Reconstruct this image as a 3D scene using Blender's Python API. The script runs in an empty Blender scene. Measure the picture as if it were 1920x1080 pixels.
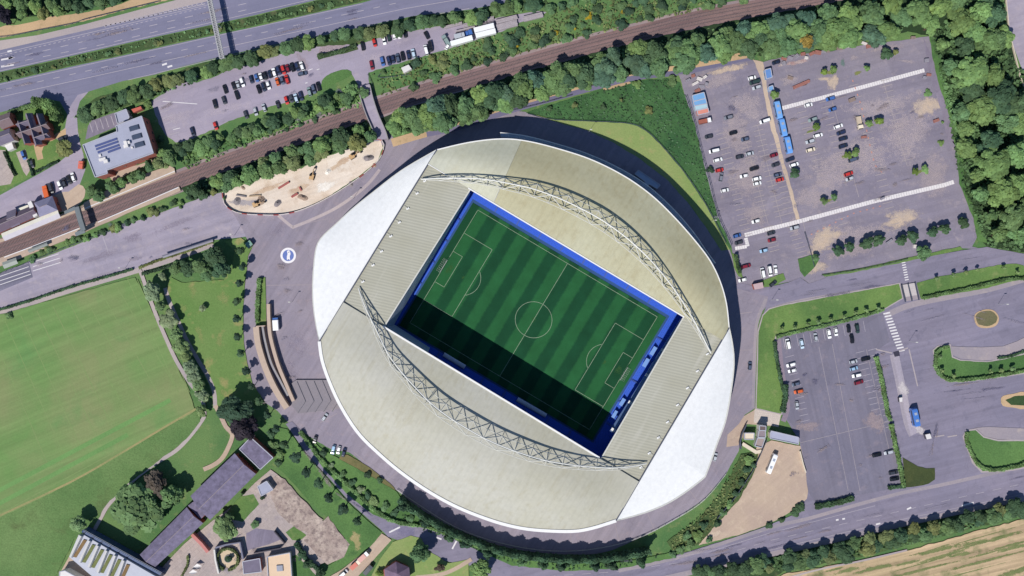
import bpy, math, random
import numpy as np
from mathutils import Vector, Matrix
from mathutils.geometry import tessellate_polygon
R = math.radians
SC = bpy.context.scene
COL = SC.collection
HC = 463.0            # height of the viewpoint above the ground, metres
PPM = 3.7             # photograph pixels per metre on the ground
rnd = random.Random(11)

# ---------------------------------------------------------------- helpers
def W(px, py, z=0.0):
    s = (1 - z / HC) / PPM
    return Vector(((px - 960) * s, (540 - py) * s, z))

def lin(r, g, b, f=1.0):
    def c(v):
        v /= 255.0
        return (v / 12.92 if v <= 0.04045 else ((v + 0.055) / 1.055) ** 2.4) * f
    return (c(r), c(g), c(b), 1.0)

class MB:
    """collects shapes for ONE mesh object"""
    def __init__(self): self.v = []; self.f = []
    def add(self, vs, fs):
        n = len(self.v)
        self.v += [tuple(p) for p in vs]
        self.f += [tuple(i + n for i in f) for f in fs]
        return self
    def box(self, c, sx, sy, sz, ang=0.0, taper=1.0):
        """box standing on c (base centre), size sx sy sz, turned by ang degrees"""
        ca, sa = math.cos(R(ang)), math.sin(R(ang)); vs = []
        for z, k in ((0, 1.0), (sz, taper)):
            for x, y in ((-1, -1), (1, -1), (1, 1), (-1, 1)):
                X, Y = x * sx / 2 * k, y * sy / 2 * k
                vs.append((c[0] + X * ca - Y * sa, c[1] + X * sa + Y * ca, c[2] + z))
        return self.add(vs, [(3, 2, 1, 0), (4, 5, 6, 7), (0, 1, 5, 4), (1, 2, 6, 5), (2, 3, 7, 6), (3, 0, 4, 7)])
    def tube(self, p, q, r, n=6, r2=None):
        p, q = Vector(p), Vector(q); d = (q - p)
        if d.length < 1e-6: return self
        d.normalize(); u = d.orthogonal().normalized(); w = d.cross(u); r2 = r if r2 is None else r2
        vs = []
        for c, rr in ((p, r), (q, r2)):
            for i in range(n):
                a = 2 * math.pi * i / n
                vs.append(c + u * (rr * math.cos(a)) + w * (rr * math.sin(a)))
        fs = [(i, (i + 1) % n, n + (i + 1) % n, n + i) for i in range(n)]
        fs += [tuple(range(n - 1, -1, -1)), tuple(range(n, 2 * n))]
        return self.add(vs, fs)
    def prism(self, pts, z0, z1, bottom=True):
        """vertical prism over a world xy outline"""
        pts = ccw(pts); n = len(pts)
        vs = [(p[0], p[1], z0) for p in pts] + [(p[0], p[1], z1) for p in pts]
        fs = [(i, (i + 1) % n, n + (i + 1) % n, n + i) for i in range(n)]
        self.add(vs, fs)
        tri = tessellate_polygon([[Vector((p[0], p[1], 0)) for p in pts]])
        top = [(p[0], p[1], z1) for p in pts]
        self.add(top, [up(top, t) for t in tri])
        if bottom: self.add([(p[0], p[1], z0) for p in pts], [up(top, t)[::-1] for t in tri])
        return self
    def sheet(self, pts, z):
        tri = tessellate_polygon([[Vector((p[0], p[1], 0)) for p in pts]])
        vs = [(p[0], p[1], z) for p in pts]
        return self.add(vs, [up(vs, t) for t in tri])
    def ribbon(self, pts, w, z0, z1):
        """wall / strip of width w along a polyline of world points; solid if z1>z0"""
        L, Rr = offset(pts, w / 2), offset(pts, -w / 2)
        n = len(pts)
        for i in range(n - 1):
            q = [L[i], L[i + 1], Rr[i + 1], Rr[i]]
            if z1 > z0:
                vs = [(p[0], p[1], z0) for p in q] + [(p[0], p[1], z1) for p in q]
                self.add(vs, [(0, 1, 2, 3), (7, 6, 5, 4), (1, 0, 4, 5), (3, 2, 6, 7)] +
                         ([(0, 3, 7, 4)] if i == 0 else []) + ([(2, 1, 5, 6)] if i == n - 2 else []))
            else:
                self.add([(p[0], p[1], z1) for p in q], [(3, 2, 1, 0)])
        return self
    def grid(self, g, thick=0.0):
        nu, nv = len(g), len(g[0])
        def idx(i, j): return i * nv + j
        vs = [p for row in g for p in row]
        fs = [(idx(i, j), idx(i + 1, j), idx(i + 1, j + 1), idx(i, j + 1)) for i in range(nu - 1) for j in range(nv - 1)]
        a = [Vector(vs[k]) for k in fs[len(fs) // 2]]
        if (a[1] - a[0]).cross(a[2] - a[0]).z < 0: fs = [f[::-1] for f in fs]
        self.add(vs, fs)
        if thick:
            lo = [(p[0], p[1], p[2] - thick) for p in vs]
            self.add(lo, [f[::-1] for f in fs])
            rim = [idx(i, 0) for i in range(nu)] + [idx(nu - 1, j) for j in range(1, nv)] + \
                  [idx(i, nv - 1) for i in range(nu - 2, -1, -1)] + [idx(0, j) for j in range(nv - 2, 0, -1)]
            m = len(rim)
            self.add([vs[k] for k in rim] + [lo[k] for k in rim], [(k, (k + 1) % m, m + (k + 1) % m, m + k) for k in range(m)])
        return self
    def build(self, name, mat, parent=None, smooth=False, kind=None):
        return mk(name, self.v, self.f, mat, parent, smooth, kind)

def up(vs, t):
    a, b, c = (Vector(vs[i]) for i in t[:3])
    return tuple(t) if (b - a).cross(c - a).z >= 0 else tuple(t)[::-1]
def ccw(pts):
    A = sum(pts[i][0] * pts[(i + 1) % len(pts)][1] - pts[(i + 1) % len(pts)][0] * pts[i][1] for i in range(len(pts)))
    return list(pts) if A > 0 else list(pts)[::-1]
def offset(pts, d):
    out = []
    for i in range(len(pts)):
        a = Vector(pts[max(i - 1, 0)][:2]); b = Vector(pts[min(i + 1, len(pts) - 1)][:2])
        t = (b - a)
        t = t.normalized() if t.length else Vector((1, 0))
        out.append((pts[i][0] - t.y * d, pts[i][1] + t.x * d))
    return out
def catmull(P, n=6, closed=False):
    P = [Vector(p) for p in P]; out = []; N = len(P)
    for i in range(N if closed else N - 1):
        if closed: p0, p1, p2, p3 = P[i - 1], P[i], P[(i + 1) % N], P[(i + 2) % N]
        else: p0, p1, p2, p3 = P[max(i - 1, 0)], P[i], P[i + 1], P[min(i + 2, N - 1)]
        for k in range(n):
            t = k / n
            out.append(0.5 * (2 * p1 + (p2 - p0) * t + (2 * p0 - 5 * p1 + 4 * p2 - p3) * t * t + (3 * p1 - p0 - 3 * p2 + p3) * t ** 3))
    if not closed: out.append(P[-1])
    return out
def along(P, f):
    """point at fraction f of a polyline"""
    P = [Vector(p) for p in P]; L = [(P[i + 1] - P[i]).length for i in range(len(P) - 1)]
    d = f * sum(L)
    for i, l in enumerate(L):
        if d <= l or i == len(L) - 1: return P[i].lerp(P[i + 1], min(1, d / l if l else 0))
        d -= l
def plen(P):
    return sum((Vector(P[i + 1]) - Vector(P[i])).length for i in range(len(P) - 1))
def px(P, z=0.0): return [W(a, b, z) for a, b in P]

WO = {}
def mk(name, v, f, mat, parent=None, smooth=False, kind=None):
    a = np.array(v, dtype=float)
    o0 = Vector(((a[:, 0].min() + a[:, 0].max()) / 2, (a[:, 1].min() + a[:, 1].max()) / 2, a[:, 2].min()))
    me = bpy.data.meshes.new(name)
    me.from_pydata([tuple(p) for p in (a - np.array(o0))], [], f)
    me.update()
    if smooth: me.shade_smooth()
    if mat: me.materials.append(mat)
    return link(name, me, o0, parent, kind)
def link(name, me, w, parent=None, kind=None):
    o = bpy.data.objects.new(name, me); COL.objects.link(o)
    w = Vector(w)
    if parent is not None:
        o.parent = parent; o.location = w - WO[parent.name]
    else: o.location = w
    WO[o.name] = w
    if kind: o['kind'] = kind
    return o
def empty(name, loc, rz=0.0):
    o = bpy.data.objects.new(name, None); COL.objects.link(o)
    o.location = loc; o.rotation_euler = (0, 0, rz); o.empty_display_size = 0.5
    WO[o.name] = Vector(loc); return o
LABELS = {}
def tag(o, label, cat, group=None):
    o['label'] = label; o['category'] = cat
    if group: o['group'] = group
    n = len(label.split())
    if n > 16 or n < 4: print('LABEL LENGTH', n, label)
    if label in LABELS: print('LABEL TWICE', label)
    LABELS[label] = 1
    return o
ONES = 'first second third fourth fifth sixth seventh eighth ninth tenth eleventh twelfth thirteenth fourteenth fifteenth sixteenth seventeenth eighteenth nineteenth'.split()
TENS = {2: ('twentieth', 'twenty'), 3: ('thirtieth', 'thirty'), 4: ('fortieth', 'forty'), 5: ('fiftieth', 'fifty')}
def nth(i):
    i += 1
    if i < 20: return ONES[i - 1]
    t, o = divmod(i, 10)
    return TENS[t][0] if o == 0 else TENS[t][1] + '-' + ONES[o - 1]

# ---------------------------------------------------------------- materials
MATS = {}
def newmat(name):
    m = bpy.data.materials.new(name); m.use_nodes = True
    nt = m.node_tree; nt.nodes.clear()
    out = nt.nodes.new('ShaderNodeOutputMaterial'); b = nt.nodes.new('ShaderNodeBsdfPrincipled')
    nt.links.new(b.outputs[0], out.inputs[0])
    return m, nt, b
def N(nt, t, **kw):
    n = nt.nodes.new(t)
    for k, v in kw.items(): setattr(n, k, v)
    return n
def pos(nt):
    return N(nt, 'ShaderNodeNewGeometry').outputs['Position']
def noise(nt, co, scale, detail=3.0, rough=0.55):
    n = N(nt, 'ShaderNodeTexNoise'); nt.links.new(co, n.inputs['Vector'])
    n.inputs['Scale'].default_value = scale; n.inputs['Detail'].default_value = detail; n.inputs['Roughness'].default_value = rough
    return n.outputs['Fac']
def mapr(nt, val, a, b, c=0.0, d=1.0, smooth=False):
    n = N(nt, 'ShaderNodeMapRange'); nt.links.new(val, n.inputs[0])
    if smooth: n.interpolation_type = 'SMOOTHSTEP'
    for i, x in enumerate((a, b, c, d)): n.inputs[i + 1].default_value = x
    return n.outputs[0]
def mix(nt, fac, a, b, mode='MIX'):
    n = N(nt, 'ShaderNodeMix', data_type='RGBA', blend_type=mode)
    for i, x in ((0, fac), (6, a), (7, b)):
        if hasattr(x, 'is_output'): nt.links.new(x, n.inputs[i])
        else: n.inputs[i].default_value = x
    return n.outputs[2]
def grey(nt, val):
    n = N(nt, 'ShaderNodeCombineColor')
    for i in range(3): nt.links.new(val, n.inputs[i])
    return n.outputs[0]
def rotmap(nt, co, ang, scale):
    m = N(nt, 'ShaderNodeMapping', vector_type='TEXTURE'); nt.links.new(co, m.inputs[0])
    m.inputs['Rotation'].default_value = (0, 0, R(ang))
    s = N(nt, 'ShaderNodeVectorMath', operation='MULTIPLY'); nt.links.new(m.outputs[0], s.inputs[0]); s.inputs[1].default_value = scale
    return s.outputs[0]
def bump(nt, b, h, strength, dist):
    n = N(nt, 'ShaderNodeBump'); nt.links.new(h, n.inputs['Height'])
    n.inputs['Strength'].default_value = strength; n.inputs['Distance'].default_value = dist
    nt.links.new(n.outputs[0], b.inputs['Normal'])

def gmat(name, c1, c2, c3=None, big=0.03, midS=0.22, fine=1.4, finev=0.16, c3at=(0.55, 0.72), rough=0.92,
         streak=None, streakv=0.14, bumpd=0.0, slab=None, mode=(0.38, 0.62), wear=False):
    """ground: two tones in large patches, a third tone in smaller ones, fine grain, wheel streaks, slabs"""
    if name in MATS: return MATS[name]
    m, nt, b = newmat(name); co = pos(nt)
    c = mix(nt, mapr(nt, noise(nt, co, big, 4), *mode), c1, c2)
    if c3: c = mix(nt, mapr(nt, noise(nt, co, midS, 5, 0.6), c3at[0], c3at[1], 0, 0.85), c, c3)
    f = noise(nt, co, fine, 4, 0.7)
    c = mix(nt, 1.0, c, grey(nt, mapr(nt, f, 0.25, 0.75, 1 - finev, 1 + finev)), 'MULTIPLY')
    if streak is not None:
        s = noise(nt, rotmap(nt, co, streak, (0.012, 0.42, 1)), 1.0, 4, 0.6)
        c = mix(nt, 1.0, c, grey(nt, mapr(nt, s, 0.3, 0.7, 1 - streakv, 1 + streakv)), 'MULTIPLY')
    if slab:
        ang, w, h, amt = slab
        br = N(nt, 'ShaderNodeTexBrick'); nt.links.new(rotmap(nt, co, ang, (1, 1, 1)), br.inputs['Vector'])
        br.inputs['Scale'].default_value = 1.0; br.inputs['Brick Width'].default_value = w; br.inputs['Row Height'].default_value = h
        br.inputs['Mortar Size'].default_value = 0.14; br.offset = 0.37
        br.inputs['Color1'].default_value = (1 - amt, 1 - amt, 1 - amt, 1); br.inputs['Color2'].default_value = (1 + amt, 1 + amt, 1 + amt, 1)
        br.inputs['Mortar'].default_value = (1 - amt * 1.6,) * 3 + (1,)
        c = mix(nt, 1.0, c, br.outputs['Color'], 'MULTIPLY')
    if wear:      # oil spots, patch repairs and cracks
        c = mix(nt, mapr(nt, noise(nt, co, .42, 2, .5), .66, .76, 0, .10), c, (.02, .02, .03, 1))
        c = mix(nt, mapr(nt, noise(nt, co, .9, 2, .5), .68, .76, 0, .10), c, (.5, .47, .46, 1))
        vc = N(nt, 'ShaderNodeTexVoronoi', feature='F1', distance='CHEBYCHEV'); nt.links.new(rotmap(nt, co, 33, (.07, .11, 1)), vc.inputs['Vector']); vc.inputs['Scale'].default_value = 1.0
        sp = N(nt, 'ShaderNodeSeparateColor'); nt.links.new(vc.outputs['Color'], sp.inputs[0])
        c = mix(nt, 1.0, c, grey(nt, mapr(nt, sp.outputs[0], 0, 1, .95, 1.05)), 'MULTIPLY')
        wp = N(nt, 'ShaderNodeVectorMath', operation='ADD'); nt.links.new(co, wp.inputs[0])
        nz = N(nt, 'ShaderNodeTexNoise'); nt.links.new(co, nz.inputs['Vector']); nz.inputs['Scale'].default_value = .12
        sc = N(nt, 'ShaderNodeVectorMath', operation='SCALE'); nt.links.new(nz.outputs['Color'], sc.inputs[0]); sc.inputs['Scale'].default_value = 9.0
        nt.links.new(sc.outputs[0], wp.inputs[1])
        ve = N(nt, 'ShaderNodeTexVoronoi', feature='DISTANCE_TO_EDGE'); nt.links.new(wp.outputs[0], ve.inputs['Vector']); ve.inputs['Scale'].default_value = .045
        c = mix(nt, mapr(nt, ve.outputs['Distance'], 0.0, .012, .10, 0), c, (.03, .03, .045, 1))
    nt.links.new(c, b.inputs['Base Color']); b.inputs['Roughness'].default_value = rough
    b.inputs['Specular IOR Level'].default_value = 0.2
    if bumpd: bump(nt, b, f, 0.8, bumpd)
    MATS[name] = m; return m

def pmat(name, col, rough=0.6, var=0.08, scale=0.6, metal=0.0, objcol=False, spec=0.4):
    """plain painted / built material with slight weathering"""
    if name in MATS: return MATS[name]
    m, nt, b = newmat(name); co = pos(nt)
    f = noise(nt, co, scale, 5, 0.65)
    base = N(nt, 'ShaderNodeObjectInfo').outputs['Color'] if objcol else col
    c = mix(nt, 1.0, base, grey(nt, mapr(nt, f, 0.25, 0.75, 1 - var, 1 + var)), 'MULTIPLY')
    nt.links.new(c, b.inputs['Base Color'])
    b.inputs['Roughness'].default_value = rough; b.inputs['Metallic'].default_value = metal
    b.inputs['Specular IOR Level'].default_value = spec
    MATS[name] = m; return m

def leafmat(name, spec=0.15):
    if name in MATS: return MATS[name]
    m, nt, b = newmat(name); co = pos(nt)
    oi = N(nt, 'ShaderNodeObjectInfo')
    at = N(nt, 'ShaderNodeAttribute', attribute_name='tint')
    c = mix(nt, 1.0, oi.outputs['Color'], at.outputs['Color'], 'MULTIPLY')
    f = noise(nt, co, 0.35, 3)
    c = mix(nt, mapr(nt, f, 0.5, 0.8, 0, 0.35), c, mix(nt, 1.0, c, (1.5, 1.2, 0.75, 1), 'MULTIPLY'))
    nt.links.new(c, b.inputs['Base Color']); b.inputs['Roughness'].default_value = 0.75
    b.inputs['Specular IOR Level'].default_value = spec
    tr = N(nt, 'ShaderNodeBsdfTranslucent'); nt.links.new(mix(nt, 1.0, c, (0.9, 1.1, 0.5, 1), 'MULTIPLY'), tr.inputs[0])
    ms = N(nt, 'ShaderNodeMixShader'); ms.inputs[0].default_value = 0.22
    out = [n for n in nt.nodes if n.type == 'OUTPUT_MATERIAL'][0]
    nt.links.new(b.outputs[0], ms.inputs[1]); nt.links.new(tr.outputs[0], ms.inputs[2]); nt.links.new(ms.outputs[0], out.inputs[0])
    MATS[name] = m; return m

def softmat(name, c1, c2, op=0.9):
    """dust, sand or worn turf lying thin on the ground: its edge breaks up and lets the ground through"""
    if name in MATS: return MATS[name]
    m, nt, b = newmat(name); co = pos(nt)
    c = mix(nt, mapr(nt, noise(nt, co, 0.25, 4), 0.35, 0.65), c1, c2)
    c = mix(nt, 1.0, c, grey(nt, mapr(nt, noise(nt, co, 1.3, 4, 0.7), 0.25, 0.75, 0.86, 1.14)), 'MULTIPLY')
    nt.links.new(c, b.inputs['Base Color']); b.inputs['Roughness'].default_value = 0.95; b.inputs['Specular IOR Level'].default_value = 0.1
    at = N(nt, 'ShaderNodeAttribute', attribute_name='fade').outputs['Fac']
    # grains thin out towards the edge: each speck is either there or not
    ad = N(nt, 'ShaderNodeMath', operation='ADD'); nt.links.new(at, ad.inputs[0])
    nt.links.new(mapr(nt, noise(nt, co, 0.35, 4, 0.6), 0.2, 0.8, -0.35, 0.35), ad.inputs[1])
    cover = mapr(nt, ad.outputs[0], 0.0, 0.7, 0, op, True)
    sb = N(nt, 'ShaderNodeMath', operation='SUBTRACT'); nt.links.new(cover, sb.inputs[0])
    nt.links.new(mapr(nt, noise(nt, co, 4.5, 2, 0.5), 0.25, 0.75, 0.02, 1.0), sb.inputs[1])
    a = mapr(nt, sb.outputs[0], -0.03, 0.03, 0, 1)
    tr = N(nt, 'ShaderNodeBsdfTransparent'); ms = N(nt, 'ShaderNodeMixShader')
    nt.links.new(a, ms.inputs[0]); nt.links.new(tr.outputs[0], ms.inputs[1]); nt.links.new(b.outputs[0], ms.inputs[2])
    out = [n for n in nt.nodes if n.type == 'OUTPUT_MATERIAL'][0]; nt.links.new(ms.outputs[0], out.inputs[0])
    MATS[name] = m; return m

# ---------------------------------------------------------------- ground layers
LAYERS = []           # (outline xy, z) : later ones lie on top
ZL = [0.0]
def inside(p, poly):
    x, y = p[0], p[1]; c = False; n = len(poly)
    for i in range(n):
        x1, y1 = poly[i][0], poly[i][1]; x2, y2 = poly[i - 1][0], poly[i - 1][1]
        if (y1 > y) != (y2 > y) and x < (x2 - x1) * (y - y1) / (y2 - y1) + x1: c = not c
    return c
def gz(p):
    z = 0.0
    for poly, zz in LAYERS:
        if zz > z and inside(p, poly): z = zz
    return z
def layer(name, P, mat, smooth=0, jit=0.0, raise_by=0.0, kind='structure'):
    """a ground surface outlined in photograph pixels, laid 6 mm above the one before"""
    pts = px(P)
    if smooth: pts = catmull(pts, smooth, True)
    if jit:
        q = []
        for i in range(len(pts)):
            a, b = pts[i], pts[(i + 1) % len(pts)]; n = max(1, int((b - a).length / 2.2))
            for k in range(n):
                p = a.lerp(b, k / n); q.append(Vector((p.x + rnd.uniform(-jit, jit), p.y + rnd.uniform(-jit, jit), 0)))
        pts = q
    ZL[0] += 0.0025; z = ZL[0] + raise_by
    m = MB()
    if raise_by: m.prism(pts, 0.0, z, False)
    else: m.sheet(pts, z)
    o = m.build(name, mat, None, False, kind)
    LAYERS.append(([(p.x, p.y) for p in pts], z)); return o
def strip(name, P, w, mat, smooth=4, lift=None, kind='structure', register=True):
    pts = px(P)
    if smooth: pts = catmull(pts, smooth)
    ZL[0] += 0.0025; z = ZL[0] if lift is None else lift
    o = MB().ribbon(pts, w, z, z).build(name, mat, None, False, kind)
    if register: LAYERS.append(([(p[0], p[1]) for p in offset(pts, w / 2)] + [(p[0], p[1]) for p in offset(pts, -w / 2)][::-1], z))
    return o
def soft(name, cx, cy, rx, ry, ang, mat, seed=0, z=None):
    r = random.Random(seed + int(cx * 7 + cy)); c = W(cx, cy); nr, na = 6, 40
    ZL[0] += 0.0025
    z = ZL[0] if z is None else z
    ph = [r.uniform(0, 6.28) for _ in range(4)]
    vs = [(c.x, c.y, z)]; fade = [1.0]
    for i in range(1, nr + 1):
        k = i / nr
        for j in range(na):
            a = 2 * math.pi * j / na
            w = 1 + 0.16 * math.sin(2 * a + ph[0]) + 0.12 * math.sin(3 * a + ph[1]) + 0.08 * math.sin(5 * a + ph[2])
            X, Y = rx / PPM * k * w * math.cos(a), ry / PPM * k * w * math.sin(a)
            vs.append((c.x + X * math.cos(R(ang)) - Y * math.sin(R(ang)), c.y + X * math.sin(R(ang)) + Y * math.cos(R(ang)), z))
            fade.append(1 - k)
    fs = [(0, 1 + j, 1 + (j + 1) % na) for j in range(na)]
    for i in range(nr - 1):
        a0, b0 = 1 + i * na, 1 + (i + 1) * na
        fs += [(a0 + j, b0 + j, b0 + (j + 1) % na, a0 + (j + 1) % na) for j in range(na)]
    o = mk(name, vs, fs, mat, None, False, 'structure')
    at = o.data.attributes.new('fade', 'FLOAT', 'POINT'); at.data.foreach_set('value', fade)
    return o
def lines(name, segs, w, mat, z=None):
    """painted lines, each a pair of pixel points"""
    ZL[0] += 0.0025; z = ZL[0] if z is None else z
    m = MB()
    for a, b in segs: m.ribbon([W(*a), W(*b)], w, z, z)
    return m.build(name, mat, None, False, 'structure')
def dashes(P, n, duty=0.5):
    return [(tuple(along(P, (i) / n)[:2]), tuple(along(P, (i + duty) / n)[:2])) for i in range(n)]
# ---------------------------------------------------------------- camera, sun, sky
cam = bpy.data.cameras.new('camera'); co_ = bpy.data.objects.new('camera', cam); COL.objects.link(co_)
co_.location = (0, 0, HC); cam.sensor_width = 36; cam.lens = 36 * (PPM * HC) / 1920; cam.clip_start = 1; cam.clip_end = 8000
SC.camera = co_
EL, AZ = R(52), 212.0
sdir = Vector((math.sin(R(AZ)) * math.cos(EL), math.cos(R(AZ)) * math.cos(EL), math.sin(EL)))
sun = bpy.data.lights.new('sun', 'SUN'); sun.energy = 4.3; sun.angle = R(0.5); sun.color = (1.0, 0.945, 0.86)
so = bpy.data.objects.new('sun', sun); COL.objects.link(so); so.location = (-100, -160, 300)
so.rotation_euler = (-sdir).to_track_quat('-Z', 'Y').to_euler()
wd = bpy.data.worlds.new('World'); SC.world = wd; wd.use_nodes = True
wn = wd.node_tree; bg = wn.nodes['Background']; sky = wn.nodes.new('ShaderNodeTexSky')
sky.sky_type = 'NISHITA'; sky.sun_disc = False; sky.sun_elevation = EL; sky.sun_rotation = R(AZ)
sky.air_density = 1.0; sky.dust_density = 0.0; sky.ozone_density = 3.5
wn.links.new(sky.outputs[0], bg.inputs[0]); bg.inputs[1].default_value = 0.085
SC.view_settings.view_transform = 'Standard'; SC.view_settings.look = 'None'
SC.view_settings.gamma = 1; SC.view_settings.use_curve_mapping = False; SC.view_settings.exposure = 0.15
SC.cycles.max_bounces = 6; SC.cycles.transparent_max_bounces = 24
SC.cycles.use_adaptive_sampling = True; SC.cycles.use_denoising = True

K = 0.82   # surface reflectance behind a tone as sunlit in the photograph
def L(r, g, b):
    c = lin(r, g, b, K); y = .3 * c[0] + .6 * c[1] + .1 * c[2]
    return tuple(v * .86 + y * .14 for v in c[:3]) + (1.0,)
G_GRASS = gmat('grass', L(104, 138, 74), L(78, 122, 66), L(128, 142, 84), bumpd=0.25, finev=0.2)
G_LUSH = gmat('lush_grass', L(74, 116, 58), L(96, 138, 68), L(58, 98, 54), bumpd=0.3, finev=0.24, midS=0.12)
G_VERGE = gmat('verge_grass', L(88, 126, 60), L(112, 146, 68), L(132, 148, 84), bumpd=0.25, finev=0.2)
G_MEADOW = gmat('meadow', L(54, 100, 56), L(70, 114, 62), L(42, 86, 52), bumpd=0.5, finev=0.3, big=0.05, midS=0.09, streak=-52, streakv=0.2)
G_FIELD = gmat('sports_turf', L(108, 148, 76), L(132, 146, 90), L(96, 146, 76), bumpd=0.1, finev=0.09, big=0.022, midS=0.035, streak=22, streakv=0.12)
G_PALE = gmat('dry_lawn', L(132, 158, 82), L(146, 162, 92), L(162, 160, 98), bumpd=0.15, finev=0.14)
G_ASPH = gmat('asphalt', L(132, 124, 146), L(142, 132, 152), L(122, 114, 136), streak=80, finev=0.07, slab=(58, 23, 9, 0.025), wear=True)
G_CONC = gmat('concourse_tarmac', L(154, 144, 158), L(144, 136, 154), L(160, 146, 158), streak=58, streakv=0.1, finev=0.07, wear=True)
G_ROADM = gmat('motor_road_tarmac', L(124, 124, 152), L(132, 130, 158), L(118, 118, 146), streak=13.5, streakv=0.08, finev=0.05)
G_ROAD = gmat('road_tarmac', L(132, 127, 150), L(140, 133, 155), L(122, 118, 141), streak=14, streakv=0.12, finev=0.06, wear=True)
G_LOTN = gmat('car_park_pale', L(168, 158, 178), L(158, 148, 170), L(176, 164, 178), streak=15, streakv=0.06, finev=0.06, wear=True)
G_LOTE = gmat('car_park_east', L(144, 136, 152), L(134, 127, 147), L(160, 148, 158), streak=14, streakv=0.07, finev=0.09, slab=(14, 18, 7, 0.03), wear=True)
G_LOTS = gmat('car_park_south', L(128, 123, 142), L(120, 117, 138), L(140, 130, 145), streak=-77, streakv=0.09, finev=0.07, wear=True)
G_BUS = gmat('bus_road', L(168, 158, 176), L(156, 148, 168), L(176, 164, 176), streak=17, streakv=0.1, finev=0.06, c3at=(0.5, 0.7), wear=True)
G_PATH = gmat('path_gravel', L(186, 172, 170), L(172, 160, 164), finev=0.1)
G_PAVE = gmat('pavement', L(166, 154, 162), L(152, 144, 156), L(180, 166, 164), finev=0.09)
G_DIRT = gmat('chalk_dirt', L(222, 202, 182), L(236, 222, 208), L(204, 180, 156), big=0.05, midS=0.14, finev=0.1, streak=18, streakv=0.1)
G_SAND = gmat('sandy_ground', L(196, 172, 150), L(186, 162, 146), L(206, 184, 160), big=0.05, finev=0.08, streak=40, streakv=0.06)
G_BALL = gmat('ballast', L(132, 106, 108), L(142, 114, 112), L(112, 92, 98), streak=18, streakv=0.22, finev=0.16, bumpd=0.1)
G_EARTH = gmat('earth_bank', L(206, 172, 130), L(190, 160, 122), L(166, 146, 104), finev=0.12)
G_RUB = gmat('rubble', L(170, 150, 142), L(196, 178, 166), L(136, 118, 116), big=0.2, midS=0.4, fine=0.9, finev=0.3, c3at=(0.48, 0.62), bumpd=0.4)
G_YARD = gmat('courtyard_paving', L(178, 164, 162), L(192, 174, 164), L(160, 148, 154), finev=0.13, slab=(42, 2.2, 2.2, .06))
G_SCRUB = gmat('scrub_ground', L(58, 84, 48), L(80, 104, 56), L(104, 108, 70), finev=0.3, bumpd=0.4, midS=0.16)
G_WOOD = gmat('woodland_floor', L(40, 62, 38), L(52, 78, 44), L(34, 50, 34), finev=0.3, bumpd=0.4)
WHITE = pmat('white_line_paint', L(226, 222, 226), 0.7, 0.14, 1.2)
FADED = pmat('faded_line_paint', L(176, 168, 180), 0.8, 0.16, 0.9)
TAN = pmat('tan_line_paint', L(172, 160, 162), 0.8, 0.16, 0.9)
KERB = pmat('kerb_stone', L(176, 164, 168), 0.85, 0.12, 0.8)

# ---------------------------------------------------------------- the ground
m = MB(); nG = 40; ext = 3000.0
gx = [(-1 + 2 * i / nG) for i in range(nG + 1)]
gx = [math.copysign(abs(v) ** 1.6, v) * ext for v in gx]
m.grid([[(x, y, 0.0) for y in gx] for x in gx]).build('ground', G_GRASS, None, False, 'structure')

layer('hard_shoulder', [(-60, 100), (0, 76), (70, 66), (160, 45), (330, 0), (420, -25), (720, -25), (640, -8), (390, 3), (190, 52), (0, 98), (-60, 114)], G_PATH)
layer('field_margin', [(-60, 66), (0, 50), (60, 42), (100, 30), (150, 25), (200, 15), (260, -4), (330, -20), (350, -8), (230, 20), (140, 44), (25, 67), (-60, 80)], G_EARTH, 0, .3)
motor_n = layer('motor_road', [(-60, 109), (0, 94), (190, 50), (390, 2), (500, -26), (720, -30), (592, 0), (480, 28), (375, 51), (250, 78), (125, 107), (0, 135), (-60, 149)], G_ROADM)
layer('motor_road', [(-60, 170), (0, 156), (125, 127), (250, 100), (375, 72), (480, 50), (580, 27), (680, 5), (760, -18), (1060, -26), (950, 5), (880, 18), (775, 30), (655, 55), (580, 70), (480, 91), (415, 106), (340, 125), (290, 140), (230, 152), (165, 172), (142, 190), (126, 214), (112, 190), (90, 186), (67, 192), (15, 207), (-60, 225)], G_ROADM)
layer('central_reservation', [(-60, 151), (0, 137), (125, 109), (250, 80), (375, 53), (480, 30), (592, 2), (720, -28), (760, -22), (680, 2), (580, 25), (480, 47), (375, 70), (250, 98), (125, 125), (0, 154), (-60, 168)], G_SCRUB, 0, .3, .1)
segs = []
for a, b in (((0, 101), (390, 9)), ((0, 133), (592, -3))): segs.append((a, b))
lines('lane_marking', segs, .25, FADED)
segs = dashes([(-20, 119), (190, 70), (480, 2)], 15, .45) + dashes([(-20, 127), (190, 84), (480, 14)], 15, .45) + dashes([(0, 105), (190, 60), (400, 10)], 44, .5)
lines('lane_marking', segs, .3, FADED)
lines('lane_marking', [((-20, 163), (125, 130)), ((125, 130), (375, 74)), ((375, 74), (680, 7)), ((0, 182), (200, 138)), ((200, 138), (480, 76)), ((480, 76), (760, 16)), ((760, 16), (900, -8)), ((240, 150), (415, 108)), ((415, 108), (655, 55)), ((655, 55), (880, 16))], .25, FADED)
lines('lane_marking', dashes([(-20, 174), (190, 127), (480, 64), (760, 2)], 26, .4), .3, FADED)
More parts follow.
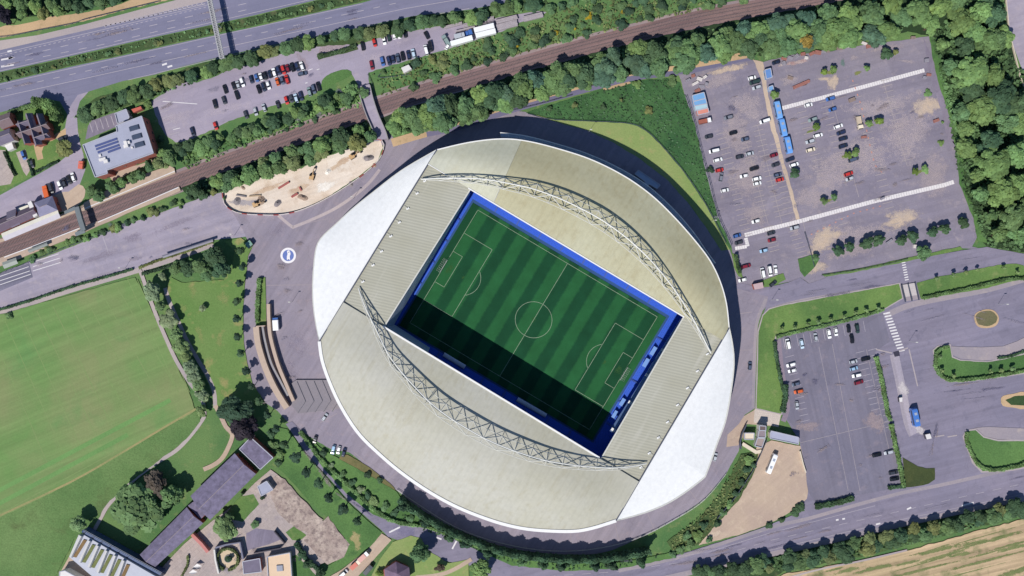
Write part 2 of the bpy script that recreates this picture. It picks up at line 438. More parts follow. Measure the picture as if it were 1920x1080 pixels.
# bus cage and arrows near the side road
lines('lane_marking', [((195, 46 + 3), (385, 4 + 3))] + [((200 + i * 9, 46 - i * 2.15), (197 + i * 9, 51 - i * 2.15)) for i in range(21)], .5, FADED)
lines('lane_marking', [((304, 122), (313, 119)), ((314, 126), (323, 123)), ((14, 97), (22, 95)), ((16, 110), (24, 107)), ((2, 112), (24, 108)), ((2, 125), (26, 121))], .9, WHITE)

layer('side_road', [(128, 205), (146, 178), (166, 172), (150, 190), (144, 210), (146, 245), (150, 268), (156, 288), (160, 318), (150, 345), (130, 360), (100, 372), (78, 378), (50, 396), (20, 404), (-60, 428), (-60, 378), (0, 366), (40, 344), (75, 325), (110, 305), (128, 290), (128, 262), (108, 262), (104, 254), (122, 240)], G_LOTN)
layer('station_forecourt', [(80, 380), (110, 362), (128, 360), (148, 345), (160, 355), (158, 370), (140, 392), (110, 398), (88, 400)], G_SAND, 2, .3)
layer('house_garden', [(-60, 240), (0, 214), (60, 200), (98, 190), (122, 225), (118, 242), (100, 252), (96, 262), (124, 262), (130, 276), (126, 292), (108, 303), (70, 324), (40, 340), (0, 360), (-60, 380)], G_VERGE, 0, .2)
layer('gravel_drive', [(60, 262), (100, 254), (124, 240), (124, 252), (98, 264), (86, 268), (78, 285), (82, 297), (70, 300), (66, 285)], G_EARTH, 0, .2)
layer('gravel_drive', [(30, 286), (48, 280), (58, 316), (50, 330), (44, 322)], G_YARD)
layer('gravel_drive', [(-10, 280), (10, 282), (26, 330), (20, 345), (-10, 350)], G_YARD)
layer('office_car_park', [(165, 236), (172, 226), (212, 212), (222, 210), (222, 236), (160, 262)], G_ASPH)
lines('bay_marking', [((168 + i * 10, 230 - i * 3.2), (174 + i * 10, 248 - i * 3.2)) for i in range(6)], .35, FADED)
layer('terrace_paving', [(204, 330), (215, 318), (230, 313), (258, 310), (285, 300), (300, 293), (300, 299), (262, 315), (240, 325), (222, 338), (212, 340)], G_SAND)

# northern car park and its way across the railway
layer('northern_car_park', [(283, 190), (300, 178), (330, 160), (352, 153), (370, 155), (400, 145), (430, 130), (460, 123), (480, 117), (520, 103), (560, 94), (590, 91), (600, 80), (627, 72), (650, 70), (655, 82), (669, 85), (715, 70), (762, 60), (807, 52), (890, 42), (960, 28), (1010, 20), (1024, 23), (1010, 34), (975, 42), (960, 52), (932, 62), (890, 76), (842, 92), (780, 109), (730, 124), (690, 136), (692, 160), (700, 185), (712, 217), (724, 242), (740, 262), (700, 268), (697, 235), (690, 205), (683, 185), (672, 160), (662, 143), (655, 132), (630, 138), (612, 152), (604, 168), (585, 174), (550, 189), (500, 202), (470, 214), (430, 227), (400, 242), (360, 260), (330, 268), (310, 252), (298, 232)], G_LOTN, 0, .25)
layer('grass_island', [(603, 152), (612, 143), (630, 134), (652, 130), (660, 140), (630, 155), (606, 168)], G_LUSH, 2, .2, .12)
layer('hatched_apron', [(600, 90), (597, 100), (612, 99), (640, 93), (652, 80), (650, 71), (625, 75), (604, 82)], gmat('pink_paving', L(172, 154, 164), L(160, 146, 158), finev=.1, slab=(-30, 1.2, 1.2, .1)))
layer('shrub_bed', [(594, 106), (600, 103), (630, 98), (650, 91), (668, 84), (672, 92), (650, 99), (625, 104), (598, 112)], G_SCRUB, 0, .2, .12)
soft('worn_tarmac', 568, 118, 10, 34, 25, softmat('brown_wear', L(160, 142, 148), L(150, 136, 150), .6))
soft('worn_tarmac', 420, 205, 60, 18, 15, softmat('pale_wear', L(186, 172, 184), L(176, 164, 178), .5))
soft('worn_tarmac', 700, 110, 30, 14, 15, MATS['pale_wear'])
soft('worn_tarmac', 330, 220, 40, 18, 15, MATS['pale_wear'])
lines('bay_marking', [((578, 132), (586, 129)), ((594, 131), (599, 129)), ((572, 156), (577, 155)), ((480, 112), (482, 114)), ((325, 243), (338, 240)), ((305, 190), (370, 195))], .35, WHITE)
segs = [((292 + i * 4.5, 190 + i * 10.5), (310 + i * 4.5, 184 + i * 10.5)) for i in range(7)]
lines('bay_marking', segs, .3, FADED)

# railway
RAIL = [(-60, 494), (0, 470), (75, 441), (150, 410), (250, 371), (340, 338), (400, 314), (480, 285), (585, 245), (690, 208), (780, 178), (840, 160), (960, 126), (1097, 88), (1210, 60), (1310, 36), (1440, 12), (1560, -10), (1660, -30)]
strip('railway_cess', RAIL, 11.5, gmat('cess_gravel', L(166, 146, 146), L(150, 132, 136), finev=.14))
strip('railway_ballast', RAIL, 8.6, G_BALL)
ZR = ZL[0]
layer('railway_platform', [(0, 450), (108, 405), (140, 394), (153, 388), (160, 380), (215, 350), (280, 324), (320, 311), (328, 316), (330, 325), (270, 350), (215, 372), (160, 395), (146, 398), (112, 411), (2, 455)], G_SAND, 0, 0, 0.9)
layer('railway_platform', [(-60, 507), (0, 484), (87, 453), (150, 427), (185, 415), (230, 397), (270, 381), (337, 350), (340, 358), (300, 376), (240, 400), (215, 412), (185, 424), (150, 440), (100, 460), (50, 480), (0, 500), (-60, 524)], G_SAND, 0, 0, 0.9)
lines('platform_edge_line', [((160, 391.5), (329, 321.5)), ((10, 482.5), (150, 428.5)), ((185, 417), (336, 351.5))], .45, WHITE, 0.9 + ZL[0] + .006)

# bus road and footpath to the west
layer('bus_road', [(-60, 530), (0, 512), (55, 490), (85, 482), (115, 470), (217, 430), (250, 417), (325, 390), (380, 370), (415, 361), (420, 385), (450, 402), (470, 415), (466, 443), (450, 445), (400, 450), (322, 478), (258, 502), (125, 540), (0, 578), (-60, 596)], G_BUS, 0, .15)
layer('dark_tarmac', [(-60, 532), (0, 514), (55, 493), (62, 520), (45, 527), (0, 546), (-60, 560)], gmat('dark_tarmac', L(126, 122, 142), L(116, 114, 136), streak=17, streakv=.2))
lines('lane_marking', [((-20, 525), (54, 500)), ((-20, 533), (56, 508)), ((-20, 541), (58, 514)), ((60, 492), (110, 476)), ((62, 500), (112, 484)), ((62, 508), (114, 492))], .3, WHITE)
lines('lane_marking', [((193, 444), (205, 478)), ((305, 496), (400, 462))], .4, FADED)
for a in ((250, 445, 30, 12, 18), (330, 420, 60, 8, 18), (255, 485, 16, 8, 10), (190, 480, 50, 9, 18)):
    soft('worn_tarmac', *a, softmat('dark_wear', L(146, 136, 154), L(138, 128, 148), .55))
strip('footpath', [(-40, 598), (40, 574), (130, 545), (255, 508), (330, 484), (400, 458)], 2.6, G_PATH)

# the concourse ring round the stadium
CONC = [(415, 361), (420, 385), (450, 402), (560, 396), (620, 369), (680, 329), (712, 300), (722, 275), (700, 262), (724, 242), (740, 262), (762, 264), (800, 254), (855, 240), (960, 207), (985, 210), (1050, 231), (1100, 244), (1150, 267), (1200, 298), (1250, 336), (1290, 380), (1325, 428), (1352, 470), (1368, 468), (1376, 492), (1385, 530), (1436, 546), (1448, 560), (1428, 585), (1418, 615), (1416, 700), (1415, 765), (1396, 778), (1385, 845), (1360, 890), (1320, 937), (1270, 972), (1200, 1008), (1147, 1032), (1060, 1052), (960, 1048), (855, 1005), (800, 968), (745, 920), (690, 876), (655, 848), (620, 842), (576, 816), (566, 808), (548, 800), (520, 770), (498, 755), (474, 720), (464, 680), (457, 640), (456, 580), (460, 530), (466, 480), (474, 462), (462, 446), (455, 430)]
layer('concourse', CONC, G_CONC, 0, .1)
for a in ((560, 640, 45, 30, 60), (540, 700, 30, 50, 20), (700, 920, 14, 60, 55), (520, 430, 40, 16, 20)):
    soft('worn_tarmac', *a, softmat('concourse_wear', L(124, 116, 138), L(150, 138, 152), .45))
lines('concourse_joint', [((498, 535), (586, 534)), ((615, 410), (548, 424)), ((1070, 996), (1071, 1022)), ((1152, 978), (1160, 1014)), ((1214, 962), (1228, 996)), ((1292, 918), (1312, 945)), ((1380, 589), (1410, 585)), ((1378, 657), (1412, 656)), ((690, 870), (664, 848)), ((728, 900), (746, 884)), ((772, 925), (790, 905)), ((600, 793), (632, 775))], .4, pmat('joint_paving', L(158, 146, 156), .85))
strip('pale_track_mark', [(712, 318), (690, 345), (660, 370), (630, 390), (600, 405), (555, 424), (546, 424), (522, 404)], 1.5, gmat('chalk_mark', L(196, 180, 180), L(180, 166, 172), finev=.12), register=False)
layer('paved_patch', [(1364, 815), (1385, 795), (1395, 780), (1417, 767), (1463, 774), (1460, 800), (1400, 795), (1392, 820), (1384, 835), (1362, 838)], G_SAND)
layer('paved_patch', [(1415, 766), (1465, 775), (1459, 801), (1444, 797), (1413, 792)], gmat('pale_flags', L(216, 202, 190), L(204, 190, 182), finev=.08, slab=(-8, 1.0, 1.0, .06)))
strip('east_pavement', [(1436, 560), (1424, 590), (1417, 620), (1414, 700), (1412, 765)], 1.6, G_PAVE)

# construction ground north-west of the stadium
layer('building_site', [(417, 362), (422, 378), (432, 390), (450, 399), (490, 402), (535, 400), (580, 387), (628, 361), (678, 327), (708, 300), (718, 277), (713, 263), (690, 268), (640, 283), (595, 302), (565, 316), (540, 316), (500, 328), (480, 337), (440, 352)], G_DIRT, 0, .25)
for a in ((560, 355, 26, 12, 20, 0), (460, 380, 40, 10, 0, 1), (640, 305, 40, 8, 30, 0), (500, 355, 50, 6, 20, 0), (690, 295, 12, 9, 30, 1), (610, 350, 30, 12, 30, 2)):
    soft('site_soil', *a[:5], (softmat('site_brown', L(196, 166, 140), L(214, 188, 160), .8), softmat('site_grey', L(176, 168, 172), L(158, 150, 158), .8), softmat('site_chalk', L(246, 240, 232), L(236, 226, 214), .8))[a[5]])

# north lane and meadow
layer('meadow', [(985, 211), (1072, 184), (1185, 152), (1250, 146), (1275, 155), (1285, 180), (1300, 225), (1315, 285), (1330, 350), (1345, 405), (1372, 460), (1370, 466), (1360, 455), (1322, 382), (1280, 320), (1237, 270), (1210, 245), (1172, 231), (1042, 225)], G_MEADOW, 0, .3)
layer('lawn_bank', [(1000, 214), (1042, 225), (1172, 231), (1195, 237), (1210, 245), (1237, 270), (1280, 320), (1322, 382), (1360, 455), (1368, 468), (1352, 470), (1325, 428), (1290, 380), (1250, 336), (1200, 298), (1150, 267), (1100, 244), (1050, 231)], G_PALE, 0, .15)
strip('field_track', [(735, 268), (800, 249), (860, 235), (960, 203), (1072, 172), (1185, 143), (1285, 131), (1412, 107)], 4.2, G_EARTH, 3)
strip('lane', [(800, 252), (860, 239), (960, 207), (1072, 176), (1185, 147), (1285, 135), (1412, 112)], 2.6, gmat('lane_tarmac', L(112, 110, 142), L(120, 116, 148), finev=.06), 3)
layer('earth_bank', [(1196, 140), (1230, 128), (1290, 118), (1350, 106), (1400, 96), (1412, 104), (1350, 118), (1285, 129), (1200, 141)], G_EARTH, 0, .3)
layer('earth_bank', [(1130, 166), (1180, 153), (1184, 156), (1150, 166), (1132, 170)], G_EARTH, 0, .2)

# north-east car park
layer('north_east_car_park', [(1272, 140), (1300, 136), (1412, 112), (1430, 116), (1480, 104), (1560, 96), (1620, 84), (1690, 76), (1742, 68), (1750, 110), (1762, 160), (1782, 220), (1796, 300), (1800, 345), (1826, 410), (1832, 445), (1822, 462), (1840, 466), (1800, 466), (1700, 487), (1560, 512), (1545, 522), (1516, 532), (1500, 520), (1478, 528), (1430, 540), (1385, 530), (1378, 500), (1372, 462), (1345, 405), (1330, 350), (1315, 285), (1300, 225), (1285, 180)], G_LOTE, 0, .25)
dusty = softmat('tan_dust', L(206, 182, 158), L(190, 172, 160), .75); pale = softmat('pale_dust', L(178, 163, 168), L(190, 173, 172), .5); darkw = softmat('dark_stain', L(108, 104, 128), L(120, 112, 134), .6)
for a in ((1600, 300, 120, 60, 14, 1), (1700, 250, 80, 70, 0, 1), (1560, 330, 60, 50, 10, 1), (1650, 200, 90, 30, 14, 1), (1400, 200, 50, 40, 0, 1), (1600, 440, 120, 30, 12, 1), (1740, 200, 42, 26, 20, 0), (1690, 230, 40, 16, 20, 1), (1562, 155, 14, 20, 0, 0), (1545, 148, 18, 5, 0, 0), (1545, 450, 56, 26, 30, 0), (1690, 410, 55, 22, 12, 0), (1520, 370, 45, 35, 20, 1), (1540, 345, 30, 14, 0, 1), (1350, 150, 60, 20, 15, 1), (1365, 130, 50, 10, 12, 0), (1490, 420, 14, 30, 0, 1), (1380, 250, 40, 70, 20, 1), (1722, 172, 12, 9, 0, 1), (1480, 150, 30, 14, 15, 1), (1400, 330, 60, 60, 0, 1), (1750, 330, 50, 60, 0, 1), (1600, 470, 90, 16, 12, 1), (1415, 400, 28, 40, 0, 1), (1660, 90, 50, 8, 12, 1), (1530, 500, 30, 16, 0, 0), (1700, 115, 24, 5, -5, 1), (1600, 108, 9, 10, 0, 1)):
    soft('dust_patch', *a[:5], (dusty, pale, darkw)[a[5]])
layer('dirt_path', [(1412, 112), (1430, 116), (1436, 150), (1442, 190), (1452, 230), (1466, 290), (1480, 340), (1497, 400), (1500, 412), (1492, 412), (1482, 370), (1470, 330), (1456, 280), (1444, 235), (1436, 195), (1428, 150)], gmat('tan_path', L(208, 184, 160), L(194, 172, 154), finev=.1), 0, .25)
layer('perimeter_road', [(1731, 72), (1748, 110), (1760, 160), (1780, 220), (1794, 290), (1794, 268), (1776, 262), (1764, 205), (1748, 160), (1738, 120)], G_ASPH, 0, .2)
soft('debris_stain', 1504, 158, 20, 7, 25, softmat('rust_stain', L(104, 76, 76), L(128, 96, 90), .9))
soft('debris_stain', 1580, 118, 6, 10, 0, softmat('moss_stain', L(104, 128, 126), L(120, 140, 132), .7))
soft('debris_stain', 1490, 118, 40, 6, 12, softmat('rubbish_stain', L(176, 140, 138), L(200, 186, 184), .7))
for x, y, rx, ry in ((1518, 247, 12, 4), (1608, 137, 13, 4), (1632, 234, 10, 4), (1588, 293, 14, 5), (1722, 322, 14, 4), (1552, 376, 14, 4), (1555, 136, 14, 5)):
    soft('weedy_patch', x, y, rx, ry, 16, softmat('weeds', L(112, 132, 62), L(134, 136, 74), .85))
# white boarded walkways
def boards(P, n, w, name):
    segs = [(tuple(along(P, (i + .04) / n)[:2]), tuple(along(P, (i + .96) / n)[:2])) for i in range(n)]
    lines(name, segs, w, pmat('white_boards', L(228, 222, 224), .7, .12, .8))
boards([(1466, 203), (1600, 168), (1733, 132)], 60, 2.0, 'boarded_walkway')
boards([(1396, 441), (1495, 416), (1640, 377), (1770, 347), (1788, 341)], 84, 2.1, 'boarded_walkway')
boards([(1378, 466), (1400, 462)], 5, 1.8, 'boarded_walkway'); boards([(1398, 446), (1402, 462)], 4, 1.8, 'boarded_walkway')
segs = []
def bays(P0, P1, n, dx, dy):
    for i in range(n + 1):
        a = along([P0, P1], i / n); segs.append(((a[0] - dx, a[1] - dy), (a[0] + dx, a[1] + dy)))
for c0, c1, n in (((1352, 250), (1400, 440), 20), ((1392, 240), (1432, 405), 18), ((1420, 235), (1462, 405), 18), ((1452, 270), (1480, 400), 13), ((1500, 200), (1540, 330), 13), ((1545, 190), (1590, 340), 14), ((1600, 160), (1660, 360), 18), ((1660, 150), (1700, 300), 14), ((1560, 380), (1580, 420), 4), ((1660, 370), (1680, 430), 6), ((1484, 425), (1506, 480), 7), ((1440, 425), (1452, 470), 6)):
    bays(c0, c1, n, 9, -2.4)
lines('bay_marking', segs, .3, TAN)
lines('bay_marking', [((1392, 240), (1440, 420)), ((1420, 235), (1466, 420)), ((1504, 410), (1526, 505)), ((1560, 190), (1610, 370)), ((1655, 150), (1700, 310))], .2, TAN)
orange = pmat('orange_line_paint', L(206, 140, 124), .8, .2)
lines('marker_line', dashes([(1598, 150), (1615, 200), (1630, 270), (1640, 310), (1660, 330)], 14, .3) + dashes([(1520, 440), (1600, 400), (1660, 384)], 12, .25), .5, orange)

# roads to the east and south
layer('estate_road', [(1376, 540), (1385, 530), (1430, 540), (1478, 530), (1500, 520), (1516, 532), (1545, 522), (1560, 514), (1700, 489), (1800, 470), (1850, 463), (1920, 476), (2000, 500), (2000, 540), (2000, 1000), (1920, 936), (1810, 957), (1652, 992), (1545, 1017), (1440, 1040), (1335, 1062), (1230, 1090), (1000, 1110), (940, 1100), (890, 1062), (842, 1053), (820, 1050), (790, 1025), (770, 1010), (745, 1012), (728, 1006), (720, 998), (690, 972), (660, 945), (620, 900), (575, 850), (536, 795), (548, 790), (566, 808), (600, 868), (640, 912), (680, 943), (715, 967), (760, 983), (800, 985), (850, 1002), (900, 1026), (960, 1052), (1060, 1062), (1155, 1060), (1255, 1045), (1317, 1026), (1390, 1003), (1440, 985), (1500, 960), (1500, 830), (1470, 780), (1462, 700), (1455, 640), (1420, 620), (1436, 575), (1440, 556)], G_ROAD, 0, .1)
strip('road_footway', [(1160, 1070), (1255, 1049), (1317, 1031), (1440, 990), (1515, 972), (1600, 948), (1690, 924), (1760, 910), (1840, 892), (1925, 872)], 1.8, G_PAVE)
strip('road_footway', [(1230, 1088), (1335, 1064), (1440, 1040), (1545, 1017), (1652, 992), (1810, 957), (1925, 934)], 2.6, G_PAVE)
strip('road_footway', [(1440, 580), (1500, 563), (1600, 547), (1690, 534)], 1.2, G_PAVE)
strip('road_footway', [(1660, 592), (1700, 574), (1760, 560), (1850, 543), (1925, 522)], 3, G_PAVE)
soft('turning_circle', 760, 995, 26, 17, 10, softmat('dark_road', L(120, 116, 148), L(128, 122, 152), .8))
segs = dashes([(960, 1085), (1150, 1072), (1335, 1046), (1440, 1014), (1545, 990), (1652, 966), (1810, 930), (1925, 905)], 30, .5)
lines('lane_marking', segs + [((1150, 1064), (1330, 1034)), ((1330, 1034), (1440, 1000)), ((1440, 1000), (1640, 948)), ((1440, 1032), (1660, 980)), ((1660, 980), (1920, 926))], .2, FADED)
lines('lane_marking', [((818, 1007), (828, 1011)), ((848, 1029), (856, 1014)), ((730, 998), (750, 988)), ((1567, 975), (1572, 974)), ((1579, 973), (1584, 972)), ((1700, 955), (1708, 951)), ((1642, 983), (1650, 981)), ((1803, 948), (1825, 942))], .8, WHITE)
# south-east car park
layer('south_east_car_park', [(1456, 634), (1560, 610), (1655, 588), (1668, 640), (1640, 660), (1652, 700), (1668, 780), (1684, 850), (1694, 912), (1600, 930), (1530, 945), (1514, 920), (1505, 850), (1498, 810), (1466, 776), (1462, 700)], G_LOTS, 0, .1)
segs = []
for c0, c1, n in (((1480, 668), (1512, 800), 12), ((1612, 660), (1650, 800), 13), ((1636, 655), (1668, 800), 13)): bays(c0, c1, n, 8, -2)
for i in range(13): segs.append(((1468 + i * 12.5, 634 - i * 2.7), (1472 + i * 12.5, 654 - i * 2.7)))
lines('bay_marking', segs, .2, FADED)
lines('bay_marking', [((1535, 650), (1590, 920)), ((1560, 645), (1612, 920)), ((1624, 655), (1668, 850)), ((1500, 830), (1668, 790))], .16, TAN)
strip('west_pavement', [(1459, 636), (1466, 700), (1476, 760), (1468, 790)], 2.6, gmat('red_paving', L(150, 134, 150), L(142, 128, 146)))
soft('worn_tarmac', 1515, 800, 30, 14, 10, softmat('brown_dust', L(148, 134, 142), L(160, 142, 146), .7))
soft('worn_tarmac', 1640, 790, 24, 30, 0, MATS['brown_dust'])
lines('zebra_crossing', [((1656 + i * 2.1, 588.5 + i * 5.4), (1668.5 + i * 2.1, 586 + i * 5.4)) for i in range(14)], .75, WHITE)
lines('zebra_crossing', [((1690 + i * 0.9, 493 + i * 4.6), (1697 + i * 0.9, 491.5 + i * 4.6)) for i in range(8)], .55, WHITE)
strip('concrete_lane', [(1676, 664), (1690, 730), (1702, 790), (1712, 815)], 4.6, gmat('concrete_lane', L(160, 152, 170), L(172, 162, 172), streak=-77), 3)
soft('worn_tarmac', 1693, 730, 12, 24, 10, softmat('pale_concrete', L(206, 198, 200), L(190, 182, 188), .8))
soft('worn_tarmac', 1722, 805, 16, 12, -40, MATS['pale_concrete'])
layer('dark_square', [(1674, 660), (1685, 657), (1687, 667), (1677, 669)], pmat('dark_square_surface', L(56, 54, 74), .8))  # flat dark square laid on the tarmac
lines('kerb_line', [((1704, 655), (1720, 724)), ((1642, 655), (1672, 662)), ((1686, 658), (1702, 652)), ((1750, 819), (1770, 816)), ((1776, 819), (1794, 816))], .6, KERB)
# green islands and verges (each stands a kerb's height above the road)
layer('kerb', [(1429, 590), (1441, 578), (1470, 570), (1560, 553), (1687, 530), (1693, 560), (1655, 582), (1560, 606), (1456, 630), (1452, 645), (1463, 700), (1472, 740), (1466, 778), (1416, 767), (1418, 700), (1420, 620)], KERB, 0, 0, .1)
layer('grass_verge', [(1430, 592), (1442, 580), (1470, 572.5), (1560, 555.5), (1685, 532.5), (1691, 559), (1655, 580), (1560, 603), (1454, 628), (1450, 645), (1461, 700), (1470, 740), (1464, 775.5), (1418, 765), (1420, 700), (1422, 622)], G_VERGE, 0, .1, .12)
layer('grass_verge', [(1718, 530), (1760, 519), (1800, 511), (1870, 497), (1905, 494), (1925, 500), (1925, 520), (1850, 540), (1800, 549), (1726, 561)], G_VERGE, 0, .15, .12)
layer('grass_verge', [(1540, 514), (1600, 506), (1700, 484), (1800, 462), (1804, 468), (1700, 490), (1600, 511), (1545, 519)], G_VERGE, 0, .2, .12)
layer('grass_verge', [(1496, 486), (1520, 478), (1530, 480), (1534, 488), (1528, 500), (1508, 519), (1500, 508)], G_LUSH, 0, .15, .12)
layer('grass_verge', [(1372, 475), (1380, 478), (1388, 508), (1392, 520), (1384, 518), (1376, 500)], G_VERGE, 0, .15, .12)
layer('grass_verge', [(1420, 530), (1440, 522), (1468, 512), (1472, 524), (1450, 536), (1425, 540)], G_VERGE, 0, .15, .12)
layer('traffic_island_kerb', [(1826, 594), (1832, 585), (1848, 580), (1862, 582), (1871, 592), (1871, 604), (1862, 613), (1842, 615), (1830, 609)], G_EARTH, 3, 0, .1)
layer('traffic_island', [(1829, 594), (1834, 587), (1848, 582.5), (1860, 584), (1868.5, 593), (1868, 602), (1860, 609), (1843, 611), (1832, 606)], gmat('dry_scrub', L(104, 106, 70), L(122, 112, 84), L(84, 94, 58), finev=.25), 3, .15, .13)
layer('traffic_island_kerb', [(1876, 750), (1880, 742), (1900, 738), (1925, 735), (1925, 766), (1900, 764), (1880, 761)], G_EARTH, 2, 0, .1)
layer('traffic_island', [(1884, 750), (1900, 743), (1925, 740), (1925, 760), (1895, 759)], G_SCRUB, 0, .2, .13)
layer('kerb', [(1748, 656), (1757, 648), (1782, 645), (1786, 668), (1800, 674), (1850, 677), (1880, 672), (1925, 660), (1925, 700), (1860, 710), (1800, 717), (1772, 714), (1754, 698)], KERB, 0, 0, .1)
layer('grass_verge', [(1750, 657), (1758, 650), (1780, 648), (1784, 670), (1800, 676), (1850, 679), (1880, 674), (1925, 663), (1925, 698), (1860, 708), (1800, 715), (1773, 712), (1756, 697)], G_LUSH, 0, .1, .12)
layer('paved_island', [(1781, 649), (1800, 650), (1840, 651), (1880, 649), (1905, 640), (1925, 630), (1925, 658), (1900, 668), (1870, 674), (1840, 676), (1800, 672), (1784, 664)], G_PAVE, 0, 0, .14)
layer('kerb', [(1804, 818), (1810, 806), (1828, 803), (1845, 818), (1870, 824), (1925, 824), (1925, 877), (1900, 882), (1840, 886), (1822, 868)], KERB, 0, 0, .1)
layer('grass_verge', [(1807, 818), (1812, 808), (1828, 806), (1843, 820), (1870, 827), (1925, 827), (1925, 874), (1900, 879), (1842, 883), (1825, 866)], G_LUSH, 0, .1, .12)
layer('paved_island', [(1828, 802), (1850, 800), (1925, 803), (1925, 825), (1870, 823), (1846, 818)], G_PAVE, 0, 0, .11)
layer('grass_verge', [(1692, 858), (1700, 862), (1720, 874), (1736, 878), (1752, 877), (1752, 898), (1740, 907), (1720, 911), (1696, 914)], gmat('dark_olive_turf', L(72, 84, 44), L(60, 74, 42), L(84, 92, 50), bumpd=.3, finev=.2), 0, .15, .12)
layer('stair_path', [(1690, 533), (1716, 529), (1725, 560), (1697, 565)], G_PAVE, 0, 0, .13)
# sandy coach yard and scrub bank south of it
layer('coach_yard', [(1418, 838), (1446, 826), (1500, 836), (1508, 870), (1514, 920), (1512, 935), (1490, 955), (1440, 983), (1390, 1001), (1310, 1022), (1322, 1000), (1345, 975), (1375, 945), (1395, 915), (1412, 880)], G_SAND, 0, .2)
soft('sand_patch', 1335, 1003, 24, 9, 30, softmat('light_sand', L(214, 192, 170), L(204, 182, 162), .8))
layer('scrub_bank', [(1388, 852), (1422, 848), (1416, 880), (1404, 905), (1384, 938), (1355, 970), (1330, 998), (1310, 1020), (1262, 1036), (1250, 1015), (1264, 1004), (1300, 985), (1330, 950), (1358, 915)], G_SCRUB, 0, .3, .1)
# southern bank between concourse and road
layer('hedge_bank', [(562, 806), (576, 818), (600, 838), (640, 862), (670, 878), (700, 895), (745, 922), (752, 935), (790, 962), (850, 998), (900, 1025), (960, 1046), (1060, 1057), (1150, 1054), (1200, 1048), (1255, 1036), (1262, 1046), (1160, 1066), (1060, 1070), (960, 1060), (900, 1034), (850, 1010), (800, 990), (750, 983), (700, 965), (650, 925), (605, 875)], G_LUSH, 0, .2, .1)
layer('dry_bank', [(634, 862), (652, 852), (700, 882), (740, 915), (738, 930), (716, 928), (690, 900), (650, 880)], gmat('brown_grass', L(110, 108, 64), L(124, 116, 72), L(96, 98, 56), finev=.2), 2, .2)
# ---- west and south-west
layer('park_lawn', [(310, 545), (322, 520), (340, 530), (420, 525), (436, 500), (440, 470), (420, 452), (452, 446), (474, 462), (466, 480), (460, 530), (456, 580), (457, 640), (464, 680), (474, 720), (498, 755), (440, 765), (405, 760), (385, 705), (360, 650), (330, 590)], gmat('park_grass', L(98, 138, 62), L(112, 144, 72), L(156, 150, 90), midS=.1, c3at=(.56, .66), bumpd=.2, finev=.16), 0, .2)
layer('sports_field', [(-80, 612), (0, 590), (120, 556), (254, 520), (275, 560), (320, 660), (355, 735), (366, 770), (330, 800), (230, 870), (130, 925), (0, 985), (-80, 1015)], G_FIELD, 0, .2)
lines('mown_line', [((-40, 985), (350, 775)), ((-40, 1010), (290, 835)), ((258, 524), (348, 730)), ((265, 528), (356, 735)), ((240, 524), (335, 735))] + [((-20 + i * 30, 610 - i * 9), (90 + i * 30, 870 - i * 9 - i * 9)) for i in range(9)], .4, gmat('mown_pale', L(122, 152, 84), L(128, 148, 88)))
lines('mown_line', [((-40, 1005 - 40), (240, 815)), ((-40, 940), (320, 750))], 2.2, gmat('mown_green', L(110, 158, 82), L(104, 150, 78)))
soft('worn_turf', 300, 832, 22, 12, 40, softmat('dry_turf', L(178, 160, 112), L(160, 152, 98), .8))
soft('worn_turf', 345, 580, 8, 16, 0, softmat('straw_turf', L(162, 154, 98), L(146, 150, 86), .45))
for a in ((375, 625, 9, 26, 15), (362, 545, 10, 18, 0), (420, 560, 16, 22, 0), (412, 640, 10, 20, 0), (420, 735, 12, 10, 0), (352, 640, 10, 26, 20)):
    soft('worn_turf', *a, MATS['straw_turf'] if a[2] < 50 else softmat('tan_turf', L(140, 146, 96), L(134, 150, 92), .6))
strip('footpath', [(262, 506), (268, 520), (278, 550), (293, 590), (312, 635), (332, 678), (358, 720), (378, 745), (384, 775), (378, 790), (355, 820), (330, 845), (296, 866), (262, 890), (235, 915), (205, 945), (190, 970), (176, 996)], 1.9, G_PATH)
strip('footpath', [(310, 540), (318, 565), (336, 605), (352, 640), (372, 675), (390, 705), (402, 735), (404, 765)], 2.0, G_PATH)
strip('footpath', [(404, 760), (412, 775), (424, 800), (436, 815), (428, 840), (416, 860), (400, 872), (382, 880)], 2.2, G_SAND)
layer('rough_grass', [(-80, 1008), (0, 970), (65, 940), (130, 908), (180, 878), (230, 850), (275, 822), (320, 796), (376, 768), (376, 790), (350, 822), (300, 862), (235, 912), (200, 945), (172, 996), (140, 1010), (100, 1090), (-80, 1090)], gmat('rough_grass', L(90, 128, 66), L(110, 142, 78), L(94, 112, 62), midS=.08, finev=.26, bumpd=.3), 0, .3)
strip('trodden_line', [(-40, 985), (130, 905), (230, 848), (300, 806), (372, 764)], 1.0, gmat('trodden_grass', L(168, 154, 100), L(140, 146, 88), finev=.2), register=False)
layer('courtyard', [(400, 975), (440, 945), (478, 905), (508, 880), (525, 892), (585, 960), (660, 1020), (640, 1040), (600, 1058), (596, 1090), (250, 1090), (300, 1068), (345, 1020)], G_YARD, 0, .1)
layer('tarmac_yard', [(462, 1000), (480, 990), (520, 995), (530, 1010), (505, 1020), (470, 1030), (462, 1034)], G_ASPH)
layer('demolition_ground', [(500, 905), (520, 890), (536, 900), (585, 955), (605, 975), (580, 1000), (556, 990), (520, 960)], G_RUB, 0, .4, .15)
layer('demolition_ground', [(566, 1010), (615, 968), (655, 1020), (644, 1045), (615, 1058), (596, 1040)], G_RUB, 0, .4, .15)
layer('courtyard_lawn', [(438, 945), (452, 930), (476, 926), (486, 945), (470, 962), (456, 978), (440, 975), (420, 968)], G_VERGE, 0, .1)
layer('courtyard_lawn', [(536, 998), (553, 985), (575, 1003), (562, 1014), (548, 1012)], G_VERGE, 0, .1)
